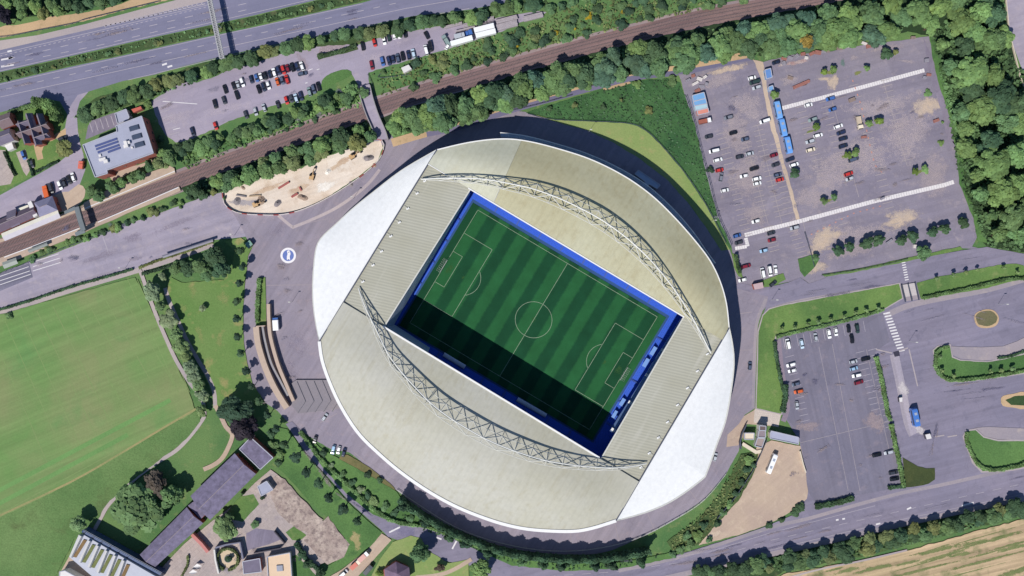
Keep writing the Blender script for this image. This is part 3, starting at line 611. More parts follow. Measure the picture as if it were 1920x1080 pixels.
layer('courtyard_lawn', [(545, 1075), (540, 1045), (556, 1040), (575, 1060), (600, 1085), (548, 1088)], G_LUSH, 0, .2)
layer('avenue_verge', [(508, 830), (520, 800), (540, 805), (575, 852), (618, 902), (658, 947), (690, 976), (716, 998), (700, 1020), (655, 1055), (630, 1070), (612, 1062), (640, 1046), (656, 1020), (615, 968), (585, 945), (540, 895), (515, 870)], G_LUSH, 0, .15)
soft('worn_turf', 668, 1012, 14, 22, 20, MATS['dry_turf'])
layer('south_driveway', [(600, 1092), (640, 1068), (690, 1030), (716, 1000), (734, 1012), (700, 1050), (660, 1092)], G_SAND, 0, .1)
layer('corner_lawn', [(736, 1016), (770, 1004), (790, 1008), (800, 1030), (842, 1056), (878, 1048), (880, 1092), (690, 1092), (712, 1050)], G_PALE, 0, .15)
strip('footpath', [(780, 1082), (820, 1078), (850, 1068), (884, 1048)], 2.0, G_SAND)
layer('site_fence_base', [(484, 520), (498, 520), (500, 612), (480, 612)], G_VERGE)
# arable field, south-east
layer('arable_field', [(1440, 1092), (1470, 1076), (1620, 1050), (1700, 1032), (1800, 1004), (1930, 970), (2000, 955), (2000, 1110), (1440, 1110)], gmat('arable', L(200, 172, 134), L(184, 160, 122), L(112, 124, 74), midS=.05, c3at=(.52, .62), streak=14, streakv=.3, finev=.1), 0, .4)
rr_ = random.Random(5)
for i, a in enumerate([(1500 + rr_.random() * 430, 0, 30 + rr_.random() * 70, 1.5 + rr_.random() * 4, 13 + rr_.random() * 3) for _ in range(22)]):
    soft('crop_row', a[0], 1085 - (a[0] - 1470) * .225 + rr_.random() * 70, *a[2:], softmat('crop_green', L(110, 126, 72), L(130, 138, 84), .8))
for i, a in enumerate(((1760, 1030, 90, 5, 14), (1860, 1012, 80, 4, 14), (1640, 1065, 70, 5, 13), (1850, 1050, 110, 4, 14), (1720, 1070, 90, 4, 14), (1900, 1072, 60, 7, 15))):
    soft('crop_row', *a, softmat('crop_green', L(110, 126, 72), L(130, 138, 84), .8))
strip('field_edge_track', [(1450, 1090), (1540, 1066), (1610, 1052), (1700, 1031)], .9, G_PATH, register=False)
# woodland floor and belts
layer('woodland_floor', [(1742, 68), (1700, 60), (1640, 74), (1620, 60), (1700, -30), (1880, -40), (1890, 60), (1910, 130), (2020, 200), (2020, 490), (1920, 474), (1850, 462), (1832, 445), (1826, 410), (1800, 345), (1796, 300), (1782, 220), (1762, 160), (1750, 110)], G_WOOD, 0, .3)
layer('woodland_edge', [(1742, 68), (1756, 72), (1768, 120), (1775, 165), (1795, 225), (1806, 290), (1806, 340), (1835, 410), (1842, 442), (1858, 458), (1832, 452), (1824, 410), (1798, 345), (1794, 300), (1780, 220), (1760, 160), (1748, 110)], G_LUSH, 0, .25)
layer('country_road', [(1882, -30), (1886, 30), (1900, 90), (1930, 170), (1990, 260), (2010, 240), (1960, 150), (1926, 40), (1915, -30)], G_BUS)
layer('belt_floor', [(735, 245), (715, 222), (760, 203), (850, 176), (960, 142), (1100, 104), (1200, 78), (1320, 50), (1440, 28), (1560, 6), (1700, -30), (1700, 60), (1640, 72), (1500, 92), (1425, 106), (1400, 96), (1330, 110), (1200, 136), (1100, 158), (960, 198), (860, 230), (790, 248)], G_WOOD, 0, .3)
layer('belt_floor', [(340, 352), (400, 330), (480, 302), (580, 264), (688, 226), (697, 262), (640, 281), (565, 314), (500, 326), (440, 350), (415, 360), (360, 376)], G_WOOD, 0, .3)
layer('belt_floor', [(140, 218), (180, 184), (290, 152), (340, 132), (415, 110), (480, 96), (580, 74), (655, 58), (775, 32), (880, 21), (1020, -5), (1030, 12), (960, 26), (890, 40), (807, 50), (762, 58), (715, 68), (669, 83), (590, 88), (560, 92), (520, 101), (460, 120), (400, 143), (350, 150), (300, 176), (270, 190), (180, 218), (160, 232)], G_SCRUB, 0, .3)
layer('belt_floor', [(1290, 1086), (1340, 1070), (1440, 1046), (1545, 1023), (1652, 998), (1810, 963), (1925, 940), (1925, 965), (1800, 996), (1700, 1022), (1620, 1042), (1470, 1070), (1440, 1090)], G_SCRUB, 0, .3)
layer('garden_wood_floor', [(-60, 45), (0, 38), (70, 30), (150, 18), (240, 0), (250, -40), (-60, -40)], G_WOOD, 0, .3)

# wheel tracks, patch repairs and stains worn into the tarmac
st_ = [softmat('tarmac_dark', L(108, 104, 134), L(116, 112, 138), .5), softmat('tarmac_pale', L(156, 148, 168), L(148, 142, 164), .45), softmat('tarmac_brown', L(150, 136, 144), L(160, 144, 146), .5)]
rw_ = random.Random(9)
for P, w, n in (([(0, 118), (190, 72), (480, 12)], 12, 10), ([(0, 180), (250, 126), (480, 70), (700, 26)], 14, 14), ([(1000, 1085), (1335, 1045), (1545, 990), (1800, 930), (1920, 905)], 16, 18), ([(1440, 562), (1600, 535), (1850, 490)], 12, 8), ([(1700, 600), (1800, 570), (1900, 600)], 20, 6), ([(1740, 740), (1900, 720)], 20, 6), ([(1760, 780), (1740, 890)], 12, 5), ([(560, 830), (620, 912), (690, 960)], 5, 5)):
    V2d = [Vector(p) for p in P]
    for i in range(n):
        u = rw_.random(); p, q = along(V2d, u), along(V2d, min(1, u + .02)); d = q - p if (q - p).length else Vector((1, 0))
        soft('tarmac_wear', p.x + rw_.uniform(-w, w) * .3, p.y + rw_.uniform(-w, w), rw_.uniform(14, 46), rw_.uniform(1.4, 5), -math.degrees(math.atan2(d.y, d.x)), st_[rw_.randrange(3)], i)
for (x0, x1, y0, y1), n, k in (((1475, 1660, 640, 900), 18, 2), ((1340, 1790, 180, 440), 30, 2), ((300, 640, 130, 230), 12, 1), ((490, 600, 420, 760), 12, 2), ((60, 400, 420, 520), 12, 0), ((280, 580, 960, 1075), 14, 2)):
    for i in range(n): soft('tarmac_wear', rw_.uniform(x0, x1), rw_.uniform(y0, y1), rw_.uniform(5, 20), rw_.uniform(2, 8), rw_.uniform(0, 30), st_[k if rw_.random() < .5 else rw_.randrange(3)], i)
# ---------------------------------------------------------------- the stadium
A_, B_, C_, D_ = W(896, 394), W(1232, 594), W(1105, 805), W(769, 605)      # corners of the marked pitch
ua = (B_ - A_).normalized(); ub = (D_ - A_).normalized(); LA, LB = (B_ - A_).length, (D_ - A_).length
def PT(s, t, z=0.0):      # s 0..105 along, t 0..68 across, in pitch metres
    p = A_ + ua * (s / 105 * LA) + ub * (t / 68 * LB); return Vector((p.x, p.y, z))
ZP = 0.75
mt, nt, b = newmat('striped_turf'); co = pos(nt)
sep = N(nt, 'ShaderNodeSeparateXYZ')
vm = N(nt, 'ShaderNodeVectorMath', operation='SUBTRACT'); nt.links.new(co, vm.inputs[0]); vm.inputs[1].default_value = A_
dt = N(nt, 'ShaderNodeVectorMath', operation='DOT_PRODUCT'); nt.links.new(vm.outputs[0], dt.inputs[0]); dt.inputs[1].default_value = ua
wv = N(nt, 'ShaderNodeMath', operation='SINE'); ml = N(nt, 'ShaderNodeMath', operation='MULTIPLY')
nt.links.new(dt.outputs['Value'], ml.inputs[0]); ml.inputs[1].default_value = 2 * math.pi / (LA / 9); nt.links.new(ml.outputs[0], wv.inputs[0])
ad = N(nt, 'ShaderNodeMath', operation='ADD'); nt.links.new(wv.outputs[0], ad.inputs[0]); nt.links.new(mapr(nt, noise(nt, co, .8, 4), .2, .8, -.25, .25), ad.inputs[1])
c = mix(nt, mapr(nt, ad.outputs[0], -.3, .3), lin(25, 73, 48, K), lin(39, 96, 57, K))
c = mix(nt, 1, c, grey(nt, mapr(nt, noise(nt, co, .12, 5, .6), .3, .7, .86, 1.14)), 'MULTIPLY')
c = mix(nt, 1, c, grey(nt, mapr(nt, noise(nt, co, 3, 3, .6), .3, .7, .93, 1.07)), 'MULTIPLY')
nt.links.new(c, b.inputs['Base Color']); b.inputs['Roughness'].default_value = .9; b.inputs['Specular IOR Level'].default_value = .15
MATS['striped_turf'] = mt
TQ = [PT(-4, -2), PT(109, -2), PT(109, 72), PT(-4, 72)]
MB().prism(TQ, 0.3, ZP, False).build('football_pitch', mt, None, False, 'structure')
LAYERS.append(([(p.x, p.y) for p in TQ], ZP))
PM = pmat('pitch_line_paint', L(138, 158, 132), .8, .3, .5)
m = MB(); zl = ZP + .008; lw = .22
def pl(*P): m.ribbon([PT(s, t) for s, t in P], lw, zl, zl)
def pbox(s0, t0, s1, t1):
    pl((s0, t0), (s1, t0)); pl((s0, t1), (s1, t1)); pl((s0, t0 + .16), (s0, t1 - .16)); pl((s1, t0 + .16), (s1, t1 - .16))
pbox(0, 0, 105, 68)
pl((52.5, .2), (52.5, 67.8))
for e, sg in ((0, 1), (105, -1)):
    for dd, ww in ((16.5, 20.16), (5.5, 9.16)):
        pl((e + sg * .2, 34 - ww), (e + sg * dd, 34 - ww)); pl((e + sg * .2, 34 + ww), (e + sg * dd, 34 + ww)); pl((e + sg * dd, 34 - ww + .16), (e + sg * dd, 34 + ww - .16))
    an = math.acos(5.5 / 9.15)
    pl(*[(e + sg * (11 + 9.15 * math.cos(t)), 34 + 9.15 * math.sin(t)) for t in np.linspace(-an * .96, an * .96, 20)])
m.build('pitch_marking', PM, None, False, 'structure')
m = MB(); m.ribbon([PT(52.5 + 9.3 * math.cos(t), 34 + 9.3 * math.sin(t)) for t in np.linspace(0, 6.2832, 49)], lw, zl + .003, zl + .003)
m.build('pitch_marking', PM, None, False, 'structure')
wear = softmat('worn_turf_pitch', lin(62, 96, 52, K), lin(52, 88, 50, K), .5)
for s, t, rx, ry in ((3, 34, 16, 9), (102, 34, 16, 9), (11, 34, 7, 5), (94, 34, 7, 5), (52.5, 34, 8, 5)):
    w = PT(s, t); soft('worn_turf', 960 + w.x * PPM, 540 - w.y * PPM, rx, ry, 60 if rx < 20 else -30, wear, 3, ZP + .003)
# goals
GM = pmat('goal_white', L(222, 222, 222), .5); NETM = pmat('goal_net', L(190, 200, 196), .8)
for e, sg, lb in ((0, -1, 'north-west end'), (105, 1, 'south-east end')):
    g = empty('goal', PT(e, 34, ZP)); tag(g, 'white netted football goal on the line at the %s of the pitch' % lb, 'goal', 'goals on the pitch')
    a, b2 = PT(e, 30.34, ZP), PT(e, 37.66, ZP); ab, bb = PT(e + sg * 2.2, 30.34, ZP), PT(e + sg * 2.2, 37.66, ZP); h = Vector((0, 0, 2.44))
    MB().tube(a, a + h, .09).build('post', GM, g); MB().tube(b2, b2 + h, .09).build('post', GM, g); MB().tube(a + h, b2 + h, .09).build('crossbar', GM, g)
    n = MB()
    for i in range(8):
        t = i / 7; n.tube(a.lerp(b2, t) + h, ab.lerp(bb, t), .03, 4)
    for i in range(4):
        t = i / 3; n.tube((a + h).lerp(ab, t), (b2 + h).lerp(bb, t), .03, 4)
    n.build('net', NETM, g)

S = empty('football_stadium', W(1000, 605, 0)); tag(S, 'large oval football stadium with cream roofs, white end roofs and two arched steel trusses', 'stadium')
# roof outline in photograph pixels
DN0, DN1 = (819, 281), (599, 640)       # north-west dividing line
DS0, DS1 = (1367, 615), (1155, 976)     # south-east dividing line
OUT_NE = [DN0, (880, 267), (940, 260.5), (990, 265), (1050, 280), (1110, 300), (1170, 330), (1220, 365), (1262, 405), (1302, 450), (1332, 490), (1351, 530), (1362, 570), DS0]
OUT_SW = [DN1, (604, 675), (618, 716), (640, 763), (672, 812), (710, 850), (750, 884), (800, 919), (850, 947), (900, 968), (950, 984), (1000, 993), (1070, 996), (1110, 990), DS1]
OUT_W = [DN0, (755, 318), (700, 360), (660, 392), (630, 420), (608, 440), (594, 460), (588, 500), (586, 550), (590, 595), DN1]
OUT_E = [DS0, (1373, 645), (1376, 680), (1371, 730), (1360, 790), (1345, 830), (1325, 886), (1315, 900), (1262, 938), (1210, 961), DS1]
TL, TR, BR, BL = (882, 355), (1282, 594), (1127, 860), (720, 613)           # the opening over the pitch
def isect(p, q, a, b):
    p, q, a, b = (Vector(v) for v in (p, q, a, b)); r, s = q - p, b - a
    t = ((a - p).x * s.y - (a - p).y * s.x) / (r.x * s.y - r.y * s.x); w = p + r * t; return (w.x, w.y)
N0, N1 = isect(TL, TR, DN0, DN1), isect(TL, TR, DS0, DS1)
S0, S1 = isect(BL, BR, DN0, DN1), isect(BL, BR, DS0, DS1)

def roofmat(name, c1, c2, c3, ang, panel, stain, seam=.965):
    m, nt, b = newmat(name); co = pos(nt)
    c = mix(nt, mapr(nt, noise(nt, co, .02, 4, .6), .4, .62), c1, c2)
    st = noise(nt, rotmap(nt, co, ang, (.02, .35, 1)), 1.0, 5, .65)
    c = mix(nt, mapr(nt, st, .5, .75, 0, stain), c, c3)
    w = N(nt, 'ShaderNodeTexWave', wave_type='BANDS', bands_direction='Y'); nt.links.new(rotmap(nt, co, ang, (1, 1, 1)), w.inputs['Vector'])
    w.inputs['Scale'].default_value = 6.2832 / panel / 20 * 1.0; w.inputs['Distortion'].default_value = 0.2
    c = mix(nt, 1, c, grey(nt, mapr(nt, w.outputs['Fac'], 0, .35, seam, 1.0)), 'MULTIPLY')
    c = mix(nt, 1, c, grey(nt, mapr(nt, noise(nt, co, .5, 5, .7), .25, .75, .92, 1.08)), 'MULTIPLY')
    nt.links.new(c, b.inputs['Base Color']); b.inputs['Roughness'].default_value = .6; b.inputs['Specular IOR Level'].default_value = .2
    MATS[name] = m; return m
RANG = math.degrees(math.atan2(-ub.y, -ub.x))
R_NE = roofmat('cream_sheeting', L(188, 186, 156), L(182, 177, 142), L(168, 158, 120), RANG, 3.0, .65)
R_NP = roofmat('pale_sheeting', L(200, 202, 186), L(196, 196, 174), L(178, 172, 140), RANG, 3.0, .35)
R_SW = roofmat('stone_sheeting', L(190, 189, 178), L(184, 182, 164), L(172, 166, 140), RANG, 3.0, .6)
R_WH = roofmat('white_membrane', L(240, 241, 242), L(236, 238, 241), L(230, 232, 236), RANG, 5.5, .15, .985)
RIM = pmat('white_gutter', L(240, 240, 240), .5, .05)
GREYM = pmat('grey_steel', L(206, 206, 200), .5, .08); DARKM = pmat('dark_steel', L(74, 82, 104), .6)
FAC = pmat('facade_panel', L(150, 160, 176), .4, .1); NAVY = pmat('navy_cladding', L(60, 76, 112), .6); FASC = pmat('fascia_panel', L(150, 168, 190), .6)
SEAT = pmat('blue_seats', lin(46, 94, 208, K), .55, .16, 1.3); PSEAT = pmat('pale_blue_cover', L(110, 160, 236), .6, .05)
CONCR = pmat('concrete', L(158, 154, 158), .9, .1); GLAZ = pmat('box_glazing', L(96, 124, 172), .15, .05)

def zlong(u, v):   # height of a long stand's roof, v 0 at the pitch side, 1 at the eaves
    t = min(1.0, max(0.0, min(u, 1 - u)) / .2); k = t * t * (3 - 2 * t)
    base = 23.8 + 1.2 * k; top = base + (2.6 * k) * math.sin(math.pi * min(1, v * 1.05)); return top - (1.2 + 3.0 * k) * max(0, v - .45) ** 1.5 * 1.6
def long_roof(name, i0, i1, out, u0, u1, mat):
    pts = catmull([Vector((a, b2)) for a, b2 in out], 5)
    nu, nv = 60, 10; g = []
    for i in range(nu + 1):
        u = u0 + (u1 - u0) * i / nu
        o = along(pts, u); n = Vector(i0).lerp(Vector(i1), u)
        g.append([W(*(n.lerp(o, j / nv)), zlong(u, j / nv)) for j in range(nv + 1)])
    return MB().grid(g, .5).build(name, mat, S, True), g
r1, g1 = long_roof('stand_roof', N0, N1, OUT_NE, 0, .222, R_NP)
r2, g2 = long_roof('stand_roof', N0, N1, OUT_NE, .2225, 1, R_NE)
r3, g3 = long_roof('stand_roof', S0, S1, OUT_SW, 0, 1, R_SW)
for r, l in ((r1, 'paler grey-white stretch of the north-east stand roof'), (r2, 'yellowish weathered roof over the north-east stand'), (r3, 'pale stone-coloured curved roof over the south-west stand')): r['label'] = l
def rim(pts, w, h, name='gutter', mat=RIM, par=S):
    m = MB(); Lf, Rt = offset(pts, w / 2), offset(pts, -w / 2)
    g = [[(Lf[i][0], Lf[i][1], pts[i][2] + h), (Rt[i][0], Rt[i][1], pts[i][2] + h)] for i in range(len(pts))]
    return m.grid(g, h + .35).build(name, mat, par)
gi = [r[0] for r in g1] + [r[0] for r in g2[1:]]; fl = lambda P, x0, x1: [p for p in P if x0 < p[0] < x1]
xo = [W(*p, 21).x for p in (TL, TR, BL, BR)]
rim(fl(gi, xo[0] - 1, xo[1] + 1), .6, .3); rim(fl([r[0] for r in g3], xo[2] - 1, xo[3] + 1), .8, .4); rim(gi[:26], .35, .15)
rim([r[-1] for r in g1] + [r[-1] for r in g2[1:]], .5, .25); rim([r[-1] for r in g3], 1.5, .5)
# end stands: ribbed flat roofs
def ribmat():
    m, nt, b = newmat('ribbed_sheeting'); co = pos(nt)
    c = mix(nt, mapr(nt, noise(nt, co, .05, 4), .35, .65), L(186, 185, 170), L(178, 176, 157))
    w = N(nt, 'ShaderNodeTexWave', wave_type='BANDS', bands_direction='Y'); nt.links.new(rotmap(nt, co, -13, (1, 1, 1)), w.inputs['Vector'])
    w.inputs['Scale'].default_value = 6.2832 / 1.4 / 20; w.inputs['Distortion'].default_value = 0.0
    c = mix(nt, mapr(nt, w.outputs['Fac'], .2, .8, .45, 0), c, L(152, 152, 140))
    c = mix(nt, mapr(nt, noise(nt, rotmap(nt, co, RANG, (.02, .16, 1)), 1, 3), .58, .7, 0, .6), c, L(196, 194, 182))
    nt.links.new(c, b.inputs['Base Color']); b.inputs['Roughness'].default_value = .7; b.inputs['Specular IOR Level'].default_value = .2
    return m
RIB = ribmat()
def lp(a, b2, t): return Vector(a).lerp(Vector(b2), t)
def end_roof(i0, i1, o0, o1):
    g = []
    for i in range(21):
        f = -.016 + 1.032 * i / 20; a, o = lp(i0, i1, f), lp(o0, o1, f)
        g.append([W(*a.lerp(o, j / 4), 23.7 - .9 * j / 4) for j in range(5)])
    return MB().grid(g, .5).build('end_roof', RIB, S), g
inl = .012
rw, gw = end_roof(TL, BL, N0, S0)
re_, ge = end_roof(TR, BR, N1, S1)
# the slivers of ribbed roof between the opening's ends and the long stands
rim([r[0] for r in gw], .6, .2, 'roof_edge', GREYM); rim([r[0] for r in ge], .6, .2, 'roof_edge', GREYM)
# white end roofs
def white_roof(d0, d1, out):
    pts = catmull([Vector(p) for p in out], 3); g = []
    for i in range(49):
        u = i / 48; a, o = lp(d0, d1, u), along(pts, u); k = math.sin(math.pi * u) ** .5
        g.append([W(*a.lerp(o, j / 6), 23.3 - k * (5.0 * (j / 6) ** 1.5)) for j in range(7)])
    return MB().grid(g, .6).build('white_end_roof', R_WH, S), g
ww, gww = white_roof(DN0, DN1, OUT_W); we, gwe = white_roof(DS0, DS1, OUT_E)
rim([r[0] for r in gww], .55, .3, 'ridge_gutter', DARKM); rim([r[0] for r in gwe], .55, .3, 'ridge_gutter', DARKM)
rim([r[-1] for r in gww], .5, .12, 'eaves_rail', GREYM); rim([r[-1] for r in gwe], .7, .2, 'eaves_rail', GREYM)
# little props leaning on the end roofs, eight a side
for (o0, o1, i0, i1, ts) in ((N0, S0, TL, BL, (.1, .19, .3, .4, .5, .61, .71, .83)), (N1, S1, TR, BR, (.12, .24, .36, .48, .6, .71, .82, .92))):
    for t in ts:
        a, i_ = lp(o0, o1, t), lp(i0, i1, t); p, q = W(*a.lerp(i_, .02), 23.6), W(*a.lerp(i_, .12), 23.7)
        pr = MB().tube(p, q, .09, 5).build('roof_prop', GREYM, S)
        MB().box(q - Vector((0, 0, .5)), 1.5, .8, .3, 30).build('roof_lamp', RIM, pr)
# the wall under the eaves, glazed between white posts
ring = [W(*p, 0) for p in catmull([Vector(p) for p in OUT_NE], 3)[:-1]] + [W(*p, 0) for p in catmull([Vector(p) for p in OUT_E], 3)[:-1]]
ring += [W(*p, 0) for p in catmull([Vector(p) for p in OUT_SW], 3)[::-1][:-1]] + [W(*p, 0) for p in catmull([Vector(p) for p in OUT_W], 3)[::-1][:-1]]
cS = W(1000, 610, 0)
def shrink(p, d, z):
    v = p - cS; v.z = 0; return (p.x * .955 - v.normalized().x * d, p.y * .955 - v.normalized().y * d, z)
ring.append(ring[0])
g = [[shrink(p, 1.5, 0), shrink(p, 1.2, 15.8)] for p in ring]
MB().grid(g, 0).build('outer_wall', FAC, S)
for p in ring[:-1:2]: MB().tube(shrink(p, .4, 0), shrink(p, .4, 16.2), .35, 6).build('wall_post', RIM, S)
m = MB(); g = [[shrink(p, .6, 5.0), shrink(p, -1.0, 5.0)] for p in ring]
m.grid(g, .4).build('wall_canopy', GREYM, S)
# open fin band outside the north-east eaves
fin = catmull([Vector(p) for p in ((938, 249), (985, 255), (1040, 269), (1100, 288), (1160, 315), (1215, 349), (1262, 392), (1300, 436), (1322, 468), (1341, 494))], 5)
g = []
for i, p in enumerate(fin):
    u = i / (len(fin) - 1); w = 8.0; d = (p - Vector((1000, 605))).normalized()
    g.append([W(*(p - d * w), 16.5), W(*p, 17.0)])
MB().grid(g, .3).build('fin_band', pmat('silver_fins', L(190, 206, 226), .35, .2, .4, .3), S)
m = MB()
for i in range(0, len(fin), 2): m.tube(g[i][0], (g[i][1][0], g[i][1][1], 17.35), .12, 4)
for i in range(len(fin) - 1): m.tube(Vector(g[i][1]) + Vector((0, 0, .3)), Vector(g[i + 1][1]) + Vector((0, 0, .3)), .28, 5)
m.build('fin_rail', RIM, S)

# arched trusses
TR_NE = [(790, 336), (830, 334), (870, 334), (910, 336), (955, 344), (1000, 354), (1054, 374), (1107, 400), (1140, 420), (1180, 450), (1224, 492), (1267, 546), (1303, 604), (1333, 662)]
TR_SW = [(672, 540), (686, 578), (705, 617), (732, 670), (772, 719), (815, 762), (865, 797), (930, 832), (1010, 860), (1075, 872), (1140, 877), (1180, 875), (1212, 869)]
ZT = lambda u: 24.3 + 11.5 * math.sin(math.pi * u) ** .8
def truss(P, label):
    pts = catmull([Vector(p) for p in P], 6); nb = 22
    top = [W(*along(pts, i / (2 * nb)), ZT(i / (2 * nb))) for i in range(2 * nb + 1)]
    o = empty('roof_truss', top[nb] * 1.0); o.parent = S; o.location = top[nb] - WO['football_stadium']; WO[o.name] = top[nb]; o['label'] = label
    lows = []
    for sd in (1, -1):
        off = []
        for i, p in enumerate(top):
            u = i / (2 * nb); hw = 3.7 * math.sin(math.pi * u) ** .7; d = 5.6 * math.sin(math.pi * u) ** .8
            a, b2 = top[max(i - 1, 0)], top[min(i + 1, 2 * nb)]; t = (b2 - a); t.z = 0; t.normalize()
            off.append(Vector((p.x - t.y * hw * sd, p.y + t.x * hw * sd, p.z - d)))
        lows.append(off)
    m = MB()
    for i in range(2 * nb): m.tube(top[i], top[i + 1], .30, 7)
    m.build('top_chord', pmat('truss_white', L(226, 226, 222), .5, .06), o)
    for off in lows:
        m = MB()
        for i in range(2 * nb): m.tube(off[i], off[i + 1], .17, 6)
        m.build('bottom_chord', GREYM, o)
    m = MB()
    for i in range(1, 2 * nb):
        A2, B2 = lows[0][i], lows[1][i]
        if i % 2 == 0:
            m.tube(A2, B2, .16, 5)
            for j in (i - 1, i + 1):
                m.tube(A2, top[j], .19, 5) if False else None
        if i % 4 == 0:
            for j in (i - 2, i + 2):
                if 0 < j < 2 * nb:
                    m.tube(top[i], lows[0][j], .23, 5); m.tube(top[i], lows[1][j], .23, 5)
            m.tube(top[i], A2, .11, 5); m.tube(top[i], B2, .11, 5)
        if i % 4 == 2:
            for j in (i - 2, i + 2):
                if 0 <= j <= 2 * nb: m.tube(lows[0][i], lows[1][j], .11, 5)
    m.build('bracing', GREYM, o)
    for i in range(4, 2 * nb - 2, 4):
        for off in lows: MB().tube(off[i], (off[i].x, off[i].y, max(off[i].z - 5, 23.5)), .1, 4).build('hanger', GREYM, o)
truss(TR_NE, 'arched steel truss over the north-east stand')
truss(TR_SW, 'arched steel truss over the south-west stand')

# seating: stepped rows down to the pitch on four sides, mitred at the corners
def corner(e, z):    # the straight front of each stand and the quarter turn after it, pushed out by e metres
    base = [(-5, -3.6), (110, -3.6), (110, 73), (-5, 73)]; sc = (LA / 105, LB / 68); out = []
    for k in range(4):
        pts = []
        for (s, t), a0, a1 in ((base[k], -90 + 90 * k, -90 + 90 * k), (base[(k + 1) % 4], -90 + 90 * k, 90 * k)):
            for a in ([a0] if a0 == a1 else np.linspace(a0, a1, 7)):
                p = A_ + ua * (s * sc[0] + e * math.cos(R(a))) + ub * (t * sc[1] + e * math.sin(R(a))); pts.append(Vector((p.x, p.y, z)))
        out.append(pts)
    return out
names = ('north-east', 'south-east', 'south-west', 'north-west'); ROWS = 26
zr = lambda r: 1.0 + r * .36 + r * r * .006
for k in range(4):
    g = []
    for r in range(ROWS):
        if r: g.append(corner(r * .82, zr(r))[k])
        else: g += [corner(0, .3)[k], corner(0, zr(0))[k]]
        g.append(corner((r + 1) * .82, zr(r))[k])
    st = MB().grid(g).build('stand', SEAT, S); st['label'] = 'blue seating of the %s stand' % names[k]
    n = 9 if k % 2 == 0 else 6
    for j in range(1, n):
        A3 = corner(0, zr(0) + .06)[k]; B3 = corner((ROWS - 1) * .82, zr(ROWS - 1) + .06)[k]; t = j / n
        p, q3 = A3[0].lerp(A3[1], t), B3[0].lerp(B3[1], t); w3 = (ua if k % 2 == 0 else ub) * .4
        MB().grid([[p + w3, p - w3], [q3 + w3, q3 - w3]]).build('aisle', pmat('aisle_blue', L(52, 84, 170), .8), st)
    lo, hi = corner(ROWS * .82, zr(ROWS - 1))[k], corner(ROWS * .82, 17.2)[k]
    MB().add(lo + hi, [(i, i + 1, len(lo) + i + 1, len(lo) + i) for i in range(len(lo) - 1)]).build('back_wall', NAVY, st)
# pale covers over blocks of south-east seats
for p in ((1225, 658), (1211, 680), (1167, 754), (1153, 777)):
    w = W(*p, 3.4); e = math.degrees(math.atan2(ub.y, ub.x))
    MB().box(w, 4.6 if p[0] > 1205 else 4.0, 2.0, .25, e).build('seat_cover', PSEAT, S)
# surround between turf and seats
m = MB(); o4 = [PT(-5, -3.6), PT(110, -3.6), PT(110, 73), PT(-5, 73)]
for k in range(4):
    i4 = TQ; m.add([(*o4[k][:2], .6), (*o4[(k + 1) % 4][:2], .6), (*i4[(k + 1) % 4][:2], .6), (*i4[k][:2], .6)], [(0, 1, 2, 3)[::-1]])
m.build('pitch_surround', pmat('surround_turf', L(40, 84, 140), .9), S)
# glazed boxes along the top of the south-east stand
a, b2 = (1284, 600), (1150, 812); g = [[W(*lp(a, b2, t) - Vector((7, 4)), 11.5), W(*lp(a, b2, t), 13.5)] for t in np.linspace(0, 1, 9)]
MB().grid(g, .4).build('box_front', GLAZ, S)
for t in (.28, .5, .74, .98):
    w = W(*(lp(a, b2, t) - Vector((3, 2))), 13.0); MB().box(w, 2.2, 1.4, .6, -32).build('floodlight', RIM, S)
# dark fascia at the western corner of the opening
m = MB()
for (p0, p1, n0, n1, w) in ((TL, BL, 5, 14, 1), (BL, lp(BL, BR, .21), 13, 10, 1)):
    pass
P4 = [W(*BL, 18.6), W(*lp(BL, TL, .42), 18.6), W(*lp(BL, TL, .42), 18.6), W(*lp(BL, BR, .2), 18.6)]
g = [[W(*lp(BL, TL, t), 23.4), W(*(lp(BL, TL, t) + Vector((9, 5)) * (1.35 - t)), 10.0)] for t in np.linspace(0, .98, 8)]
MB().grid(g, .3).build('inner_fascia', FASC, S)
g = [[W(*lp(BL, BR, t), 23.4 + 2 * t), W(*(lp(BL, BR, t) + Vector((6, -13)) * (1 - t)), 10.0)] for t in np.linspace(0, .2, 4)]
MB().grid(g, .3).build('inner_fascia', FASC, S)
# dugouts in front of the south-west stand
for (a, b2), lb in ((((832, 664), (872, 688)), 'longer'), (((970, 748), (1024, 779)), 'shorter')):
    p0, p1 = W(*a, 2.2), W(*b2, 2.2); d = (p1 - p0); an = math.degrees(math.atan2(d.y, d.x)); mid = (p0 + p1) / 2
    g = empty('dugout', (mid.x, mid.y, 1.0)); tag(g, ('%s dugout shelter with a pale curved canopy in the shaded south-west touchline' % ('western' if lb == 'longer' else 'eastern')), 'dugout', 'dugouts by the pitch')
    MB().grid([[p + Vector((ub.x * x, ub.y * x, z)) for x, z in ((-1.0, 0), (-.3, .35), (.6, .35), (1.2, 0))] for p in (p0, p1)], .1).build('canopy', pmat('dugout_canopy', L(206, 214, 232), .3), g)
    MB().box((mid.x, mid.y, .9), d.length, .5, .9, an).build('bench', SEAT, g)
    MB().add([p0 + ub * 1.2 - Vector((0, 0, 1.3)), p1 + ub * 1.2 - Vector((0, 0, 1.3)), p1 + ub * 1.2, p0 + ub * 1.2], [(0, 1, 2, 3)]).build('back', DARKM, g)
